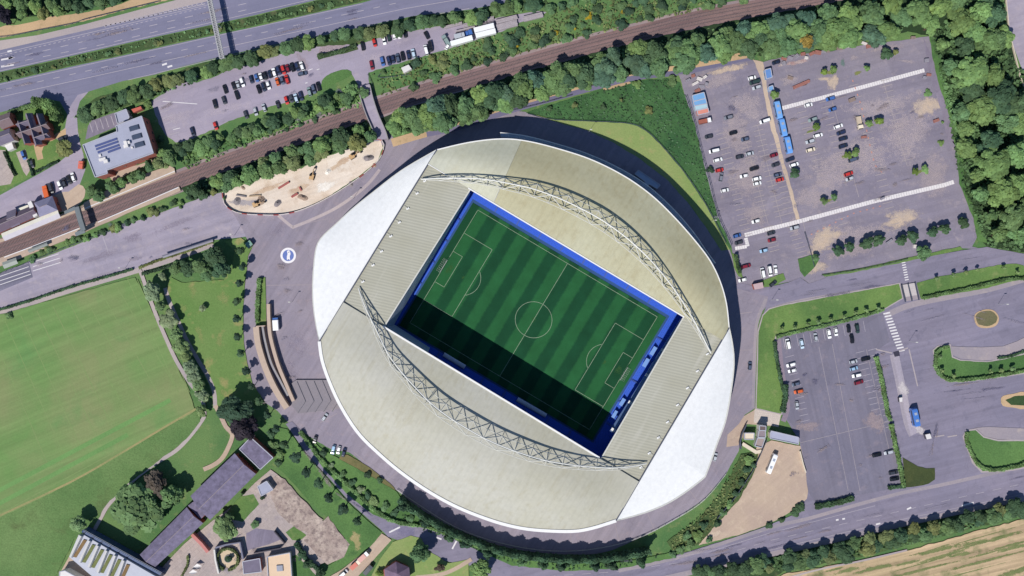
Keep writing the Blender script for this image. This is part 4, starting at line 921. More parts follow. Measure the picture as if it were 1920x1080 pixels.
# emblem on the concourse
e0 = W(540.5, 479); zE = gz(e0) + .004
def disc(c, r, z, n=40, r0=0.0):
    m = MB()
    if r0: m.grid([[(c.x + k * math.cos(t), c.y + k * math.sin(t), z) for k in (r0, r)] for t in np.linspace(0, 6.28319, n + 1)])
    else: m.sheet([(c.x + r * math.cos(2 * math.pi * i / n), c.y + r * math.sin(2 * math.pi * i / n)) for i in range(n)], z)
    return m
EM = empty('ground_emblem', (e0.x, e0.y, zE)); tag(EM, 'round blue emblem with a white ring and white bird painted on the concourse', 'emblem')
disc(e0, 3.95, zE, 40, 2.86).build('ring', pmat('emblem_white', L(240, 236, 240), .7, .05), EM)
disc(e0, 2.86, zE).build('disc', pmat('emblem_blue', L(98, 122, 196), .7, .12, 1.5), EM)
bird = [(721, 352), (748, 345), (778, 362), (780, 392), (806, 430), (806, 480), (795, 515), (782, 540), (784, 600), (794, 672), (786, 682), (768, 660), (756, 640), (742, 652), (722, 660), (700, 672), (688, 668), (683, 620), (682, 570), (690, 530), (702, 500), (704, 440), (690, 400), (692, 370)]
MB().sheet([W(500 + a / 18, 450 + b2 / 18) for a, b2 in bird], zE + .004).build('bird', MATS['emblem_white'], EM)
disc(W(541.6, 473), .3, zE + .008, 10).build('bird_wing', pmat('emblem_grey', L(120, 130, 160), .8), EM)
disc(W(541, 487), .32, zE + .008, 10).build('bird_foot', MATS['emblem_grey'], EM)
# ---------------------------------------------------------------- vegetation
LEAF = leafmat('foliage'); BARK = pmat('bark', lin(92, 76, 62, .8), .9, .2, 2.0)
def clump(name, seed, lobes, leaves, size, squash=1.0, flat=.7):
    """leaf clusters spread over the lobes of one crown; unit radius, base at z=0, height about 1.5"""
    r = np.random.RandomState(seed); C = []
    for i in range(lobes):
        if i == 0: c = (0, 0, .85); rad = .5
        else:
            a = i * 2.39996 + r.uniform(-.4, .4); k = math.sqrt(i / lobes) * .74
            c = (k * math.cos(a), k * math.sin(a), .45 + (1 - k) * .55 + r.uniform(-.16, .16)); rad = r.uniform(.2, .38)
        C.append((c, rad, r.uniform(.74, 1.2)))
    V = []; F = []; T = []
    tot = sum(c[1] ** 2 for c in C)
    for c, rad, tone in C:
        n = int(leaves * rad ** 2 / tot)
        for _ in range(n):
            d = r.normal(size=3); d /= np.linalg.norm(d)
            if d[2] < -.35: d[2] = -d[2]
            p = np.array(c) + d * rad * r.uniform(.78, 1.08) * np.array((1, 1, squash))
            nn = d * 1.0 + r.normal(size=3) * .38 + np.array((0, 0, flat)); nn /= np.linalg.norm(nn)
            t = np.cross(nn, r.normal(size=3)); t /= np.linalg.norm(t); bb = np.cross(nn, t)
            s = size * r.uniform(.6, 1.35); s2 = s * r.uniform(.6, 1.0)
            b0 = len(V)
            V += [p - t * s - bb * s2, p + t * s - bb * s2, p + t * s + bb * s2, p - t * s + bb * s2]
            F.append((b0, b0 + 1, b0 + 2, b0 + 3)); T += [tone * r.uniform(.82, 1.18)] * 4
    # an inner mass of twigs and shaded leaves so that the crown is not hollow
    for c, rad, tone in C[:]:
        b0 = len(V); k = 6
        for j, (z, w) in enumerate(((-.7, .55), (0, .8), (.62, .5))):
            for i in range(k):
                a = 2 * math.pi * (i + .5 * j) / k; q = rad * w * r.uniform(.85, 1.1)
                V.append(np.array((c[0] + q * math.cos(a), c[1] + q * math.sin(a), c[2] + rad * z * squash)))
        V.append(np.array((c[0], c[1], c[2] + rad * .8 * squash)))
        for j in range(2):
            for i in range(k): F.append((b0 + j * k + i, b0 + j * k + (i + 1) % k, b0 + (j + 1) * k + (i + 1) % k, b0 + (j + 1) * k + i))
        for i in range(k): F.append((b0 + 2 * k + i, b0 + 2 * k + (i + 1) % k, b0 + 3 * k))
        T += [.75 * tone] * (3 * k + 1)  # shade inside the crown is put into this darker tint
    me = bpy.data.meshes.new(name); me.from_pydata([tuple(v) for v in V], [], F); me.update()
    at = me.color_attributes.new('tint', 'FLOAT_COLOR', 'POINT')
    cols = np.ones((len(V), 4), dtype=np.float32); cols[:, :3] = np.array(T, dtype=np.float32)[:, None]
    at.data.foreach_set('color', cols.ravel()); me.materials.append(LEAF); return me
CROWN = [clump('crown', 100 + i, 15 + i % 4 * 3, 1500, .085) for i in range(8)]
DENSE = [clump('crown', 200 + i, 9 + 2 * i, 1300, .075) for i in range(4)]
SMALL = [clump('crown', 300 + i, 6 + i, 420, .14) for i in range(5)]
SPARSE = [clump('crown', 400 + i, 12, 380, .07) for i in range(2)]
# a trunk with limbs, unit height
def trunk_mesh(seed):
    r = random.Random(seed); m = MB(); m.tube((0, 0, 0), (0, 0, .5), .035, 7, .026); m.tube((0, 0, .5), (.02, 0, .95), .026, 6, .008)
    for i in range(5):
        a = i * 1.257 + r.uniform(-.3, .3); z = .38 + .07 * i
        m.tube((0, 0, z), (.22 * math.cos(a), .22 * math.sin(a), z + .24), .014, 5, .005)
    me = bpy.data.meshes.new('trunk'); me.from_pydata(m.v, [], m.f); me.update(); me.materials.append(BARK); return me
TRUNK = [trunk_mesh(i) for i in range(3)]
V_ = 1.5
TONES = {'dark green': (.046, .088, .046), 'mid green': (.078, .140, .062), 'bright green': (.112, .192, .070), 'fresh green': (.098, .170, .066),
         'olive green': (.112, .140, .058), 'grey-green': (.150, .200, .112), 'deep green': (.032, .062, .038), 'blue-green': (.055, .108, .072),
         'purple': (.022, .020, .030), 'golden': (.17, .12, .03), 'yellow-flowered': (.22, .19, .02), 'brown': (.085, .070, .055), 'pale green': (.13, .20, .085), 'lime': (.105, .165, .04)}
def tone_rgb(t, r):
    c = TONES[t]; c = (c[0] * 1.04, c[1], c[2] * 1.02); k = r.uniform(.86, 1.16); w = r.uniform(-.08, .08)
    return (c[0] * k * (1 + w) * V_, c[1] * k * V_, c[2] * k * (1 - w) * V_, 1)
NT = [0, 0]
def tree(px_, py_, r_px, h, tone, label, group=None, meshes=None, name='tree', sq=None, cat='tree'):
    """a tree whose crown stands at the given picture point; r_px crown radius in pixels, h height in metres"""
    r = rnd; R_ = r_px / PPM * (1 - h * .6 / HC)
    p = W(px_, py_, h * .6); z = gz(p)
    o = empty(name, (p.x, p.y, z)); NT[0] += 1
    meshes = meshes or CROWN
    zs = sq or min(1.15, max(.7, (h * .75) / (1.35 * R_)))
    ct = h - 1.38 * R_ * zs
    t = bpy.data.objects.new('trunk', r.choice(TRUNK)); COL.objects.link(t); t.parent = o
    tw = h * max(.8, min(1.3, R_ / 3.2)); t.scale = (tw, tw, h * .9)
    c = bpy.data.objects.new('crown', r.choice(meshes)); COL.objects.link(c); c.parent = o
    c.location = (0, 0, max(.05 * h, ct)); c.scale = (R_ * r.uniform(.82, 1.2), R_ * r.uniform(.82, 1.2), R_ * zs * r.uniform(.85, 1.15)); c.rotation_euler = (0, 0, r.uniform(0, 6.28))
    c.color = tone_rgb(tone, r)
    return tag(o, label, cat, group)
def bush(px_, py_, r_px, h, tone, label, group=None, name='bush', cat='bush', meshes=None):
    R_ = r_px / PPM; p = W(px_, py_, h * .6); NT[1] += 1
    o = bpy.data.objects.new(name, rnd.choice(meshes or SMALL)); COL.objects.link(o)
    o.location = (p.x, p.y, gz(p) - .12 * h); o.scale = (R_ * rnd.uniform(.9, 1.15), R_ * rnd.uniform(.9, 1.15), h / 1.35); o.rotation_euler = (0, 0, rnd.uniform(0, 6.28))
    o.color = tone_rgb(tone, rnd); WO[o.name] = o.location.copy()
    return tag(o, label, cat, group)
SIZEW = lambda f: 'small' if f < .25 else ('mid-sized' if f < .6 else ('broad' if f < .85 else 'large'))
ROWN = {1: [''], 2: ['upper', 'lower'], 3: ['upper', 'middle', 'lower'], 4: ['uppermost', 'second', 'third', 'lowest']}
def belt(top, bot, rows, gap, rr, hh, tones, phrase, group, kind='tree', jit=.3, skip=0.0, meshes=None, edge=.0, word=None):
    Ltop = (plen(top) + plen(bot)) / 2; items = []
    for k in range(rows):
        n = max(1, int(Ltop / gap)); v = edge + (1 - 2 * edge) * (k + .5) / rows; row = []
        for i in range(n):
            if rnd.random() < skip: continue
            u = (i + .5 + (k % 2) * .5 - .25 + rnd.uniform(-jit, jit)) / n; u = min(1, max(0, u))
            p = along([Vector(q) for q in top], u).lerp(along([Vector(q) for q in bot], u), v + rnd.uniform(-.3, .3) * (1 - 2 * edge) / rows)
            row.append((p.x, p.y))
        row.sort()
        for i, (x, y) in enumerate(row):
            f = rnd.random(); rad = rr[0] + (rr[1] - rr[0]) * f; h = hh[0] + (hh[1] - hh[0]) * (.6 * f + .4 * rnd.random()); t = rnd.choice(tones)
            rw = (ROWN[rows][k] + ' ') if rows > 1 else ''
            wd_ = word or kind
            lab = '%s %s %s, %s from left in the %srow %s' % (SIZEW(f), t, wd_, nth(i), rw, phrase)
            (tree if kind == 'tree' else bush)(x, y, rad, h, t, lab, group, meshes=meshes, **({'name': word} if word and kind != 'tree' else {}))
# hedges: one clipped or ragged mass each
def hedge(P, w, h, tone, label, seed=0, smooth=4, size=.26, dens=9.0, top=None):
    r = np.random.RandomState(seed + 5); pts = px(P)
    if smooth: pts = catmull(pts, smooth)
    z0 = gz(along(pts, .5)); V = []; F = []; T = []
    # woody core
    Lf, Rt = offset(pts, w * .36), offset(pts, -w * .36); n = len(pts)
    for i in range(n):
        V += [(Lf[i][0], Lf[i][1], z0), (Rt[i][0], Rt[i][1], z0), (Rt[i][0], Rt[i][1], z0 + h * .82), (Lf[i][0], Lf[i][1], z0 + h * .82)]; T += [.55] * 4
    for i in range(n - 1):
        a, b2 = 4 * i, 4 * i + 4
        F += [(a + 3, a + 2, b2 + 2, b2 + 3), (a + 2, a + 1, b2 + 1, b2 + 2), (a, a + 3, b2 + 3, b2)]
    Ln = plen(pts)
    for _ in range(int(Ln * (w + h) * dens)):
        u = r.uniform(); p = along(pts, u); q = along(pts, min(1, u + .01)); d = (q - p); d = d.normalized() if d.length > 1e-6 else ua
        k = r.uniform(-1, 1); ww = w * (.5 + .09 * math.sin(u * Ln * 1.1) + .05 * math.sin(u * Ln * 2.9))
        hh_ = h * (1 + .12 * math.sin(u * Ln * .8 + 1)); zz = z0 + (hh_ * r.uniform(.85, 1.05) if abs(k) < .82 else hh_ * r.uniform(.1, 1))
        c = np.array((p.x - d.y * ww * k, p.y + d.x * ww * k, zz)); nn = np.array((-d.y * k * .9, d.x * k * .9, 1.0)) + r.normal(size=3) * .45; nn /= np.linalg.norm(nn)
        t = np.cross(nn, r.normal(size=3)); t /= np.linalg.norm(t); bb = np.cross(nn, t); s = size * r.uniform(.6, 1.4); b0 = len(V)
        V += [tuple(c - t * s - bb * s * .8), tuple(c + t * s - bb * s * .8), tuple(c + t * s + bb * s * .8), tuple(c - t * s + bb * s * .8)]; F.append((b0, b0 + 1, b0 + 2, b0 + 3))
        T += [r.uniform(.65, 1.3) * (1 + .25 * math.sin(u * Ln * .55 + seed))] * 4
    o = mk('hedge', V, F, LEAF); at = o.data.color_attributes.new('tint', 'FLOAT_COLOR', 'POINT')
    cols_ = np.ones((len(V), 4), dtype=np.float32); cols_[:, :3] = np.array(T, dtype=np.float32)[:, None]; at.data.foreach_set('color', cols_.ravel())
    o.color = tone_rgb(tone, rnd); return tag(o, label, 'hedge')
GR3 = ['dark green', 'mid green', 'mid green', 'bright green', 'olive green']
# railway belts
belt([(728, 222), (850, 190), (960, 155), (1100, 116), (1200, 92), (1320, 66), (1440, 44), (1560, 22), (1690, -4)],
     [(740, 246), (860, 230), (960, 195), (1100, 160), (1185, 142), (1320, 112), (1410, 98), (1560, 82), (1700, 62)], 3, 38, (18, 27), (9, 14),
     ['dark green', 'mid green', 'bright green', 'mid green', 'fresh green', 'blue-green'], 'south of the railway', 'trees in the belt south of the railway')
belt([(352, 356), (415, 332), (480, 305), (590, 266), (690, 232)], [(420, 362), (450, 344), (500, 324), (565, 310), (700, 262)], 2, 28, (13, 20), (6, 10),
     GR3, 'between railway and building site', 'trees between the railway and the building site')
belt([(170, 352), (215, 345), (262, 320), (300, 296), (318, 274)], [(160, 385), (215, 358), (265, 332), (310, 306), (340, 296)], 2, 28, (10, 15), (5, 8), GR3, 'above the north platform', 'trees beside the north platform')
belt([(322, 276), (400, 256), (470, 234), (560, 204), (620, 180), (672, 158)], [(335, 296), (430, 262), (500, 242), (580, 214), (650, 192), (690, 178)], 2, 28, (9, 14), (4, 7),
     ['dark green', 'mid green', 'bright green', 'fresh green'], 'below the northern car park', 'trees below the northern car park')
belt([(155, 212), (200, 188), (290, 154), (415, 116), (480, 98), (580, 78), (655, 60), (775, 36), (880, 24), (1010, -2)],
     [(165, 228), (210, 208), (280, 184), (340, 152), (415, 136), (520, 98), (640, 66), (700, 66), (807, 48), (900, 38), (1015, 14)], 1, 23, (12, 17), (4, 7),
     ['dark green', 'mid green', 'bright green', 'olive green'], 'along the main road', 'trees along the south side of the main road', word='tree')
# shrubs
belt([(10, 143), (125, 115), (250, 87), (375, 60), (480, 38), (590, 12), (680, -8)], [(10, 150), (125, 121), (250, 93), (375, 66), (480, 44), (590, 20), (690, -6)], 1, 17, (4, 8), (1.0, 2.4),
     ['dark green', 'mid green', 'olive green'], 'on the central reservation', 'bushes on the central reservation', 'bush', jit=.5, skip=.35)
belt([(95, 462), (200, 430), (300, 388), (352, 362), (405, 358)], [(75, 476), (215, 434), (322, 390), (380, 370), (412, 362)], 1, 15, (6, 10), (1.8, 3.4), GR3, 'beside the south platform', 'bushes beside the south platform', 'bush')
belt([(770, 116), (842, 96), (900, 84), (960, 60), (1020, 42), (1100, 14), (1200, -8), (1340, -30)], [(775, 168), (842, 140), (960, 104), (1100, 66), (1210, 40), (1310, 18), (1420, -4)], 3, 31, (7, 13), (2.0, 4.2),
     ['dark green', 'deep green', 'dark green', 'mid green', 'olive green'], 'above the railway', 'bushes on the bank above the railway', 'bush', skip=.12)
belt([(1030, 8), (1120, -12)], [(1030, 22), (1140, -4)], 1, 18, (8, 11), (3, 5), ['mid green', 'dark green'], 'past the plank stacks', 'bushes past the plank stacks', 'bush')
for i, (x, y, r) in enumerate(((1104, 30, 9), (1076, 52, 5), (1044, 60, 5), (955, 91, 6), (970, 86, 4), (1165, 20, 5))):
    bush(x, y, r, 1.8, 'yellow-flowered', 'yellow-flowered gorse bush, %s from left on the bank above the railway' % nth([3 + 1, 3, 2, 0, 1, 5][i]), 'gorse bushes above the railway', 'gorse_bush')
# slope shrubs between the northern car park and the railway
belt([(340, 300), (470, 250), (580, 218), (680, 186)], [(345, 312), (480, 266), (590, 228), (685, 200)], 1, 30, (4, 8), (1.5, 3), ['dark green', 'mid green'], 'on the slope above the cutting', 'bushes on the slope above the cutting', 'bush')
# eastern wood
edge_ = [(1768, 84), (1782, 130), (1790, 180), (1806, 240), (1818, 300), (1826, 345), (1850, 400), (1868, 440)]
cols = [(2, (14, 21), (8, 12), 38), (40, (20, 30), (11, 16), 43), (82, (23, 33), (12, 17), 48), (122, (22, 30), (11, 16), 48), (160, (18, 26), (10, 15), 54)]
for k, (dx, rr, hh, gap) in enumerate(cols):
    P = [(a + dx, b2) for a, b2 in edge_]; n = int(plen(P) / gap)
    for i in range(n + 1):
        p = along([Vector(q) for q in P], (i + rnd.uniform(-.25, .25)) / n if n else 0)
        x = p.x + rnd.uniform(-6, 6)
        if x > 1965 or (x > 1878 and p.y < 165 and x > 1875 + (p.y) * .22): continue
        f = rnd.random(); t = rnd.choice(['bright green', 'fresh green', 'mid green', 'mid green', 'dark green', 'fresh green'])
        tree(x, p.y, rr[0] + (rr[1] - rr[0]) * f, hh[0] + (hh[1] - hh[0]) * f, t, '%s %s tree, %s from top in the %s column of the eastern wood' % (SIZEW(f), t, nth(i), nth(k)), 'trees of the eastern wood', DENSE + CROWN[:4])
for i, (x, y, r, t) in enumerate(((1722, 22, 26, 'fresh green'), (1765, 14, 24, 'bright green'), (1800, 40, 26, 'fresh green'), (1838, 22, 24, 'bright green'), (1745, 48, 22, 'bright green'), (1830, 62, 24, 'bright green'), (1862, 30, 20, 'dark green'), (1868, 75, 18, 'mid green'), (1790, 2, 20, 'mid green'), (1850, -6, 20, 'dark green'))):
    tree(x, y, r, 13, t, '%s broad-crowned tree, %s of ten in the northern corner of the eastern wood' % (t, nth(i)), 'trees in the corner of the eastern wood', DENSE)
tree(1509, 80, 15, 15, 'golden', 'round golden-leaved tree standing out in the green belt above the car park', None, DENSE)
# hedge belt along the southern road
belt([(1300, 1072), (1440, 1050), (1545, 1027), (1652, 1003), (1810, 967), (1930, 942)], [(1330, 1082), (1500, 1060), (1620, 1036), (1700, 1018), (1800, 992), (1930, 960)], 2, 30, (13, 18), (5, 8),
     ['dark green', 'mid green', 'olive green', 'dark green'], 'below the southern road', 'trees in the belt below the southern road')
# tree row and high hedge added to cast shade over the south concourse
P = [(744, 932), (770, 956), (800, 976), (840, 1000), (880, 1018), (930, 1037), (985, 1050), (1050, 1058), (1110, 1058), (1170, 1052), (1230, 1044)]
n = 11
for i in range(n):
    p = along([Vector(q) for q in P], (i + rnd.uniform(.2, .8)) / n); t = rnd.choice(['dark green', 'deep green', 'mid green'])
    tree(p.x - 2, p.y + 4, rnd.uniform(9.5, 13), rnd.uniform(8, 10), t, 'tall narrow %s tree, %s from left in the row added to shade the concourse' % (t, nth(i)), 'tall trees added to shade the south concourse', DENSE, sq=1.9)
hedge([(752, 930), (772, 946), (802, 966), (840, 988), (882, 1006), (930, 1024), (985, 1036), (1050, 1042), (1110, 1042), (1165, 1036), (1215, 1026)], 2.2, 9.0, 'dark green', 'very high dark hedge added to shade the south side of the stadium concourse', 40, size=.4, dens=7)
# avenue
AV = [(452, 470), (457, 500), (451, 531), (446, 565), (446, 598), (447, 631), (453, 662), (463, 695), (473, 724), (487, 752), (503, 778), (519, 803), (535, 832), (556, 855), (576, 884), (600, 905), (618, 931), (645, 953), (671, 975)]
for i, (x, y) in enumerate(AV):
    tree(x, y, 8.5 + (i > 11) * 2.5, 8 + (i > 11) * 2.0, 'deep green' if i % 3 else 'dark green', 'small dark round-headed tree, %s from top in the curved avenue' % nth(i), 'avenue trees on the west side of the stadium', DENSE)
def some(items, group, meshes=None):
    for x, y, r, h, t, lab in items: tree(x, y, r, h, t, lab, group, meshes)
some([(330, 502, 16, 8, 'mid green', 'leftmost mid green tree of the copse by the footpath'), (352, 503, 18, 10, 'dark green', 'dark tree second from left in the copse by the footpath'), (376, 500, 20, 11, 'mid green', 'wide mid green tree in the middle of the copse'),
      (401, 482, 21, 12, 'dark green', 'tall dark tree at the top right of the copse'), (415, 505, 20, 12, 'dark green', 'tall dark tree at the bottom right of the copse'), (388, 515, 13, 9, 'mid green', 'small mid green tree at the lower edge of the copse'),
      (304, 518, 9, 4, 'grey-green', 'small grey-green tree on the left tip of the copse'), (286, 546, 20, 9, 'grey-green', 'pale grey-green tree at the top end of the willow line'), (380, 578, 7, 4, 'grey-green', 'single small grey-green tree in the middle of the park lawn'),
      (440, 768, 32, 15, 'deep green', 'huge dark tree beside the path junction'), (458, 802, 24, 14, 'purple', 'big dark purple tree north of the long slate roof'), (378, 770, 14, 7, 'pale green', 'pale tree above the path junction at the field corner')], 'park trees west of the stadium')
some([(255, 956, 46, 15, 'mid green', 'very large round green tree left of the long slate roof'), (322, 930, 24, 12, 'fresh green', 'green tree beside the long slate roof'), (292, 908, 26, 11, 'brown', 'thin brown tree behind the very large green one'), (148, 982, 14, 10, 'pale green', 'pale tree at the corner of the ribbed roof'),
      (422, 992, 24, 9, 'pale green', 'pale round tree in the paved courtyard'), (426, 976, 16, 7, 'mid green', 'darker tree behind the pale courtyard tree'), (478, 983, 8, 3, 'mid green', 'little clipped tree in the middle of the courtyard paving'), (430, 1048, 5, 3, 'deep green', 'little tree in the centre of the round courtyard'),
      (788, 1037, 22, 11, 'mid green', 'round green tree beside the hexagonal roof'), (902, 1068, 19, 11, 'bright green', 'bright green tree at the bottom of the road bend'), (713, 1076, 9, 4, 'lime', 'small lime green tree left of the hexagonal roof'), (120, 278, 17, 8, 'olive green', 'big olive green tree on the lawn beside the gabled house'),
      (825, 1064, 9, 5, 'brown', 'thin brown tree on the corner lawn'), (566, 1040, 9, 4, 'dark green', 'upper dark tree left of the demolition ground'), (578, 1058, 10, 5, 'dark green', 'middle dark tree left of the demolition ground'), (600, 1076, 10, 5, 'dark green', 'lower dark tree below the demolition ground')], None)
for i, (x, y, r) in enumerate(((300, 573, 12), (316, 600, 17), (330, 628, 15), (340, 652, 16), (349, 670, 14), (356, 688, 14), (364, 706, 14), (371, 724, 14), (380, 742, 15))):
    tree(x, y, r, 7, rnd.choice(['grey-green', 'pale green']), 'grey-green willow, %s from top beside the sports field path' % nth(i), 'willows beside the sports field', CROWN)
for i, (x, y, r, t) in enumerate(((4, 25, 16, 'purple'), (16, 40, 10, 'purple'), (18, 6, 14, 'bright green'), (42, 8, 14, 'mid green'), (44, 26, 12, 'fresh green'), (68, 12, 14, 'bright green'), (82, 26, 12, 'olive green'), (98, 8, 14, 'mid green'), (112, 22, 11, 'fresh green'), (128, 6, 13, 'dark green'), (148, 14, 12, 'dark green'), (170, 6, 13, 'dark green'), (192, 6, 12, 'mid green'), (215, -2, 13, 'dark green'))):
    tree(x, y, r, 8, t, '%s tree, %s from left in the garden wood at the top left' % (t, nth(i)), 'trees in the top left garden wood')
# single trees and shrubs of the north-east car park
for i, (x, y, r, t) in enumerate(((1662, 103, 12, 'dark green'), (1679, 98, 6, 'olive green'), (1544, 135, 7, 'lime'), (1562, 131, 8.5, 'bright green'), (1625, 129, 6.5, 'bright green'), (1452, 178, 9, 'bright green'), (1530, 238, 9, 'lime'), (1629, 232, 7, 'bright green'), (1648, 227, 8.5, 'lime'), (1590, 291, 8, 'lime'), (1604, 286, 9, 'bright green'), (1490, 325, 10, 'dark green'), (1545, 377, 8, 'mid green'), (1563, 370, 7, 'mid green'), (1716, 322, 8, 'lime'), (1735, 318, 8.5, 'bright green'))):
    tree(x, y, r, 2.6 + r * .28, t, 'small %s tree, %s from left among the bays of the north-east car park' % (t, nth(sorted([1662, 1679, 1544, 1562, 1625, 1452, 1530, 1629, 1648, 1590, 1604, 1490, 1545, 1563, 1716, 1735]).index(x))), 'small trees in the north-east car park', DENSE)
for i, (x, y, r) in enumerate(((1572, 470, 12), (1592, 463, 11), (1625, 455, 13), (1647, 452, 13), (1690, 451, 13), (1712, 443, 13), (1749, 435, 13), (1771, 430, 12), (1806, 418, 13))):
    tree(x, y, r, 6.5, 'dark green', 'round dark tree, %s from left in the row along the car park bottom' % nth(i), 'row of round dark trees in the car park', DENSE)
tree(1731, 474, 14, 7, 'mid green', 'single taller round tree on the verge beside the zebra crossing', None, DENSE); tree(1529, 483, 7, 4, 'mid green', 'small tree on the grass triangle at the car park exit', None, DENSE)
for i, (x, y) in enumerate(((1466, 616), (1490, 614), (1514, 608), (1534, 604), (1557, 599), (1582, 594), (1604, 586), (1624, 582), (1646, 578))):
    tree(x, y, 4.5, 4, 'pale green', 'slim sapling, %s from left on the verge above the south-east car park' % nth(i), 'saplings on the verge', SMALL, 'sapling', 1.6, 'sapling')
for i, (x, y) in enumerate(((1755, 522), (1787, 515), (1810, 511), (1832, 506), (1881, 502), (1907, 511))):
    tree(x, y, 4.5, 4, 'pale green', 'slim sapling, %s from left on the verge right of the stairs' % nth(i), 'saplings on the verge', SMALL, 'sapling', 1.6, 'sapling')
for i, (x, y) in enumerate(((1762, 669), (1765, 695), (1787, 704), (1856, 696), (1877, 694), (1897, 691))):
    tree(x, y, 4.5, 4, 'pale green', 'slim sapling, %s from left on the curved grass island' % nth(i), 'saplings on the grass island', SMALL, 'sapling', 1.6, 'sapling')
for i, (x, y, r) in enumerate(((1765, 268, 7), (1740, 175, 9), (1768, 229, 3))):
    bush(x, y, r, 1.6, 'bright green', 'low bright bush, %s from left beside the car park perimeter road' % nth((1, 0, 2)[i]), 'bushes by the perimeter road')
for i, (x, y, r, t) in enumerate(((1077, 197, 6, 'olive green'), (1131, 200, 7, 'dark green'), (1165, 187, 4, 'olive green'), (1217, 207, 9, 'olive green'), (1030, 204, 6, 'dark green'), (1260, 152, 12, 'mid green'), (1195, 158, 9, 'bright green'), (1332, 318, 8, 'deep green'))):
    bush(x, y, r, 2.4, t, '%s bush, %s from left standing in the dark green meadow' % (t, nth(sorted([1077, 1131, 1165, 1217, 1030, 1260, 1195, 1332]).index(x))), 'bushes in the meadow')
bush(719, 136, 6, 2.2, 'mid green', 'round bush on the grass beside the white hut by the car park')
for i, (x, y, r) in enumerate(((1404, 862, 10), (1400, 880, 8), (1412, 872, 7), (1392, 905, 8), (1380, 925, 8), (1368, 945, 9), (1355, 962, 8), (1345, 982, 8), (1320, 985, 9), (1308, 1006, 11), (1294, 1022, 10), (1276, 1030, 10), (1262, 1040, 8), (1330, 1012, 7), (1288, 1004, 9))):
    t = rnd.choice(['mid green', 'dark green', 'bright green'])
    bush(x, y, r, 2.6, t, '%s bush, number %s down the scrub bank beside the coach yard' % (t, nth(i)), 'bushes on the scrub bank')
for i, (x, y, r) in enumerate(((1443, 985, 7), (1466, 976, 6), (1490, 962, 9), (1502, 950, 10), (1496, 958, 8))):
    bush(x, y, r, 2.4, 'dark green', 'dark bush, %s from left along the bottom of the coach yard' % nth((0, 1, 2, 4, 3)[i]), 'bushes along the coach yard bottom')
for i, (x, y, r, t) in enumerate(((620, 874, 7, 'grey-green'), (642, 890, 8, 'mid green'), (660, 905, 9, 'dark green'), (676, 918, 9, 'grey-green'), (690, 930, 9, 'dark green'), (700, 940, 11, 'pale green'), (722, 950, 10, 'mid green'), (740, 962, 9, 'dark green'), (712, 900, 6, 'dark green'), (690, 890, 8, 'deep green'), (770, 972, 8, 'mid green'), (606, 850, 8, 'deep green'))):
    bush(x, y, r, 2.2, t, '%s bush, number %s down the bank between avenue and concourse' % (t, nth(i)), 'bushes on the bank by the concourse')
for i, (x, y, r) in enumerate(((420, 372, 4), (338, 388, 4), (60, 486, 8), (78, 474, 9), (90, 468, 9), (16, 592, 7))):
    bush(x, y, r, 2.2, 'mid green', 'single green bush, %s from left along the edge of the bus road' % nth((5, 4, 1, 2, 3, 0)[i]), 'single bushes by the bus road')
for i, (x, y, r, t) in enumerate(((512, 835, 12, 'mid green'), (525, 852, 11, 'fresh green'), (508, 815, 10, 'dark green'), (522, 868, 9, 'dark green'), (455, 925, 4, 'dark green'), (492, 932, 5, 'deep green'), (300, 260, 8, 'dark green'), (306, 286, 9, 'mid green'), (276, 196, 9, 'fresh green'))):
    bush(x, y, r, 3, t, '%s shrub, %s of nine beside the slate-roofed and office buildings' % (t, nth(i)), 'shrubs beside the buildings')

hedge([(1640, 668), (1650, 705), (1662, 770), (1668, 788)], 2.0, 1.8, 'fresh green', 'upper half of the clipped hedge between car park and lane', 1)
hedge([(1669, 794), (1676, 830), (1686, 875), (1692, 912)], 2.0, 1.8, 'fresh green', 'lower half of the clipped hedge between car park and lane', 2)
hedge([(1454, 632), (1480, 625), (1520, 616), (1560, 607), (1610, 594), (1656, 580)], 1.7, 1.3, 'fresh green', 'low hedge along the top of the south-east car park', 3)
hedge([(1451, 640), (1454, 668), (1461, 705), (1468, 735)], 1.6, 1.6, 'dark green', 'dark hedge on the left of the south-east car park', 4)
hedge([(1470, 720), (1471, 740), (1466, 772)], 2.6, 2.2, 'dark green', 'broad dark hedge end at the corner by the pale flagstones', 5)
hedge([(1776, 650), (1757, 657), (1752, 676), (1755, 694), (1772, 710), (1800, 712), (1860, 705), (1922, 694)], 1.8, 1.5, 'fresh green', 'hedge wrapping round the curved grass island', 6)
hedge([(1868, 671), (1890, 668), (1922, 657)], 1.2, 1.2, 'dark green', 'short dark hedge on the inner side of the curved grass island', 7)
hedge([(1728, 559), (1760, 552), (1795, 545), (1842, 534), (1884, 524), (1922, 522)], 1.8, 1.5, 'fresh green', 'hedge along the lower edge of the verge right of the stairs', 8)
hedge([(1812, 810), (1810, 826), (1820, 850), (1834, 872), (1862, 880), (1900, 874), (1922, 868)], 1.8, 1.5, 'fresh green', 'hedge round the bottom right grass island', 9)
hedge([(564, 808), (578, 828), (604, 862), (640, 896), (676, 930), (705, 956), (740, 976), (785, 984)], 2.0, 1.6, 'fresh green', 'long hedge between the avenue road and the bank', 10)
hedge([(790, 984), (830, 996), (870, 1012), (915, 1030)], 1.6, 1.3, 'bright green', 'low hedge on the outside of the road bend', 11)
hedge([(-10, 584), (60, 563), (125, 541), (190, 522), (250, 505)], 1.2, 1.3, 'dark green', 'narrow dark hedge between bus road and footpath, left part', 12)
hedge([(262, 502), (310, 484), (360, 468), (400, 453)], 1.3, 1.0, 'olive green', 'low hedge between the bus shelter and footpath', 13)
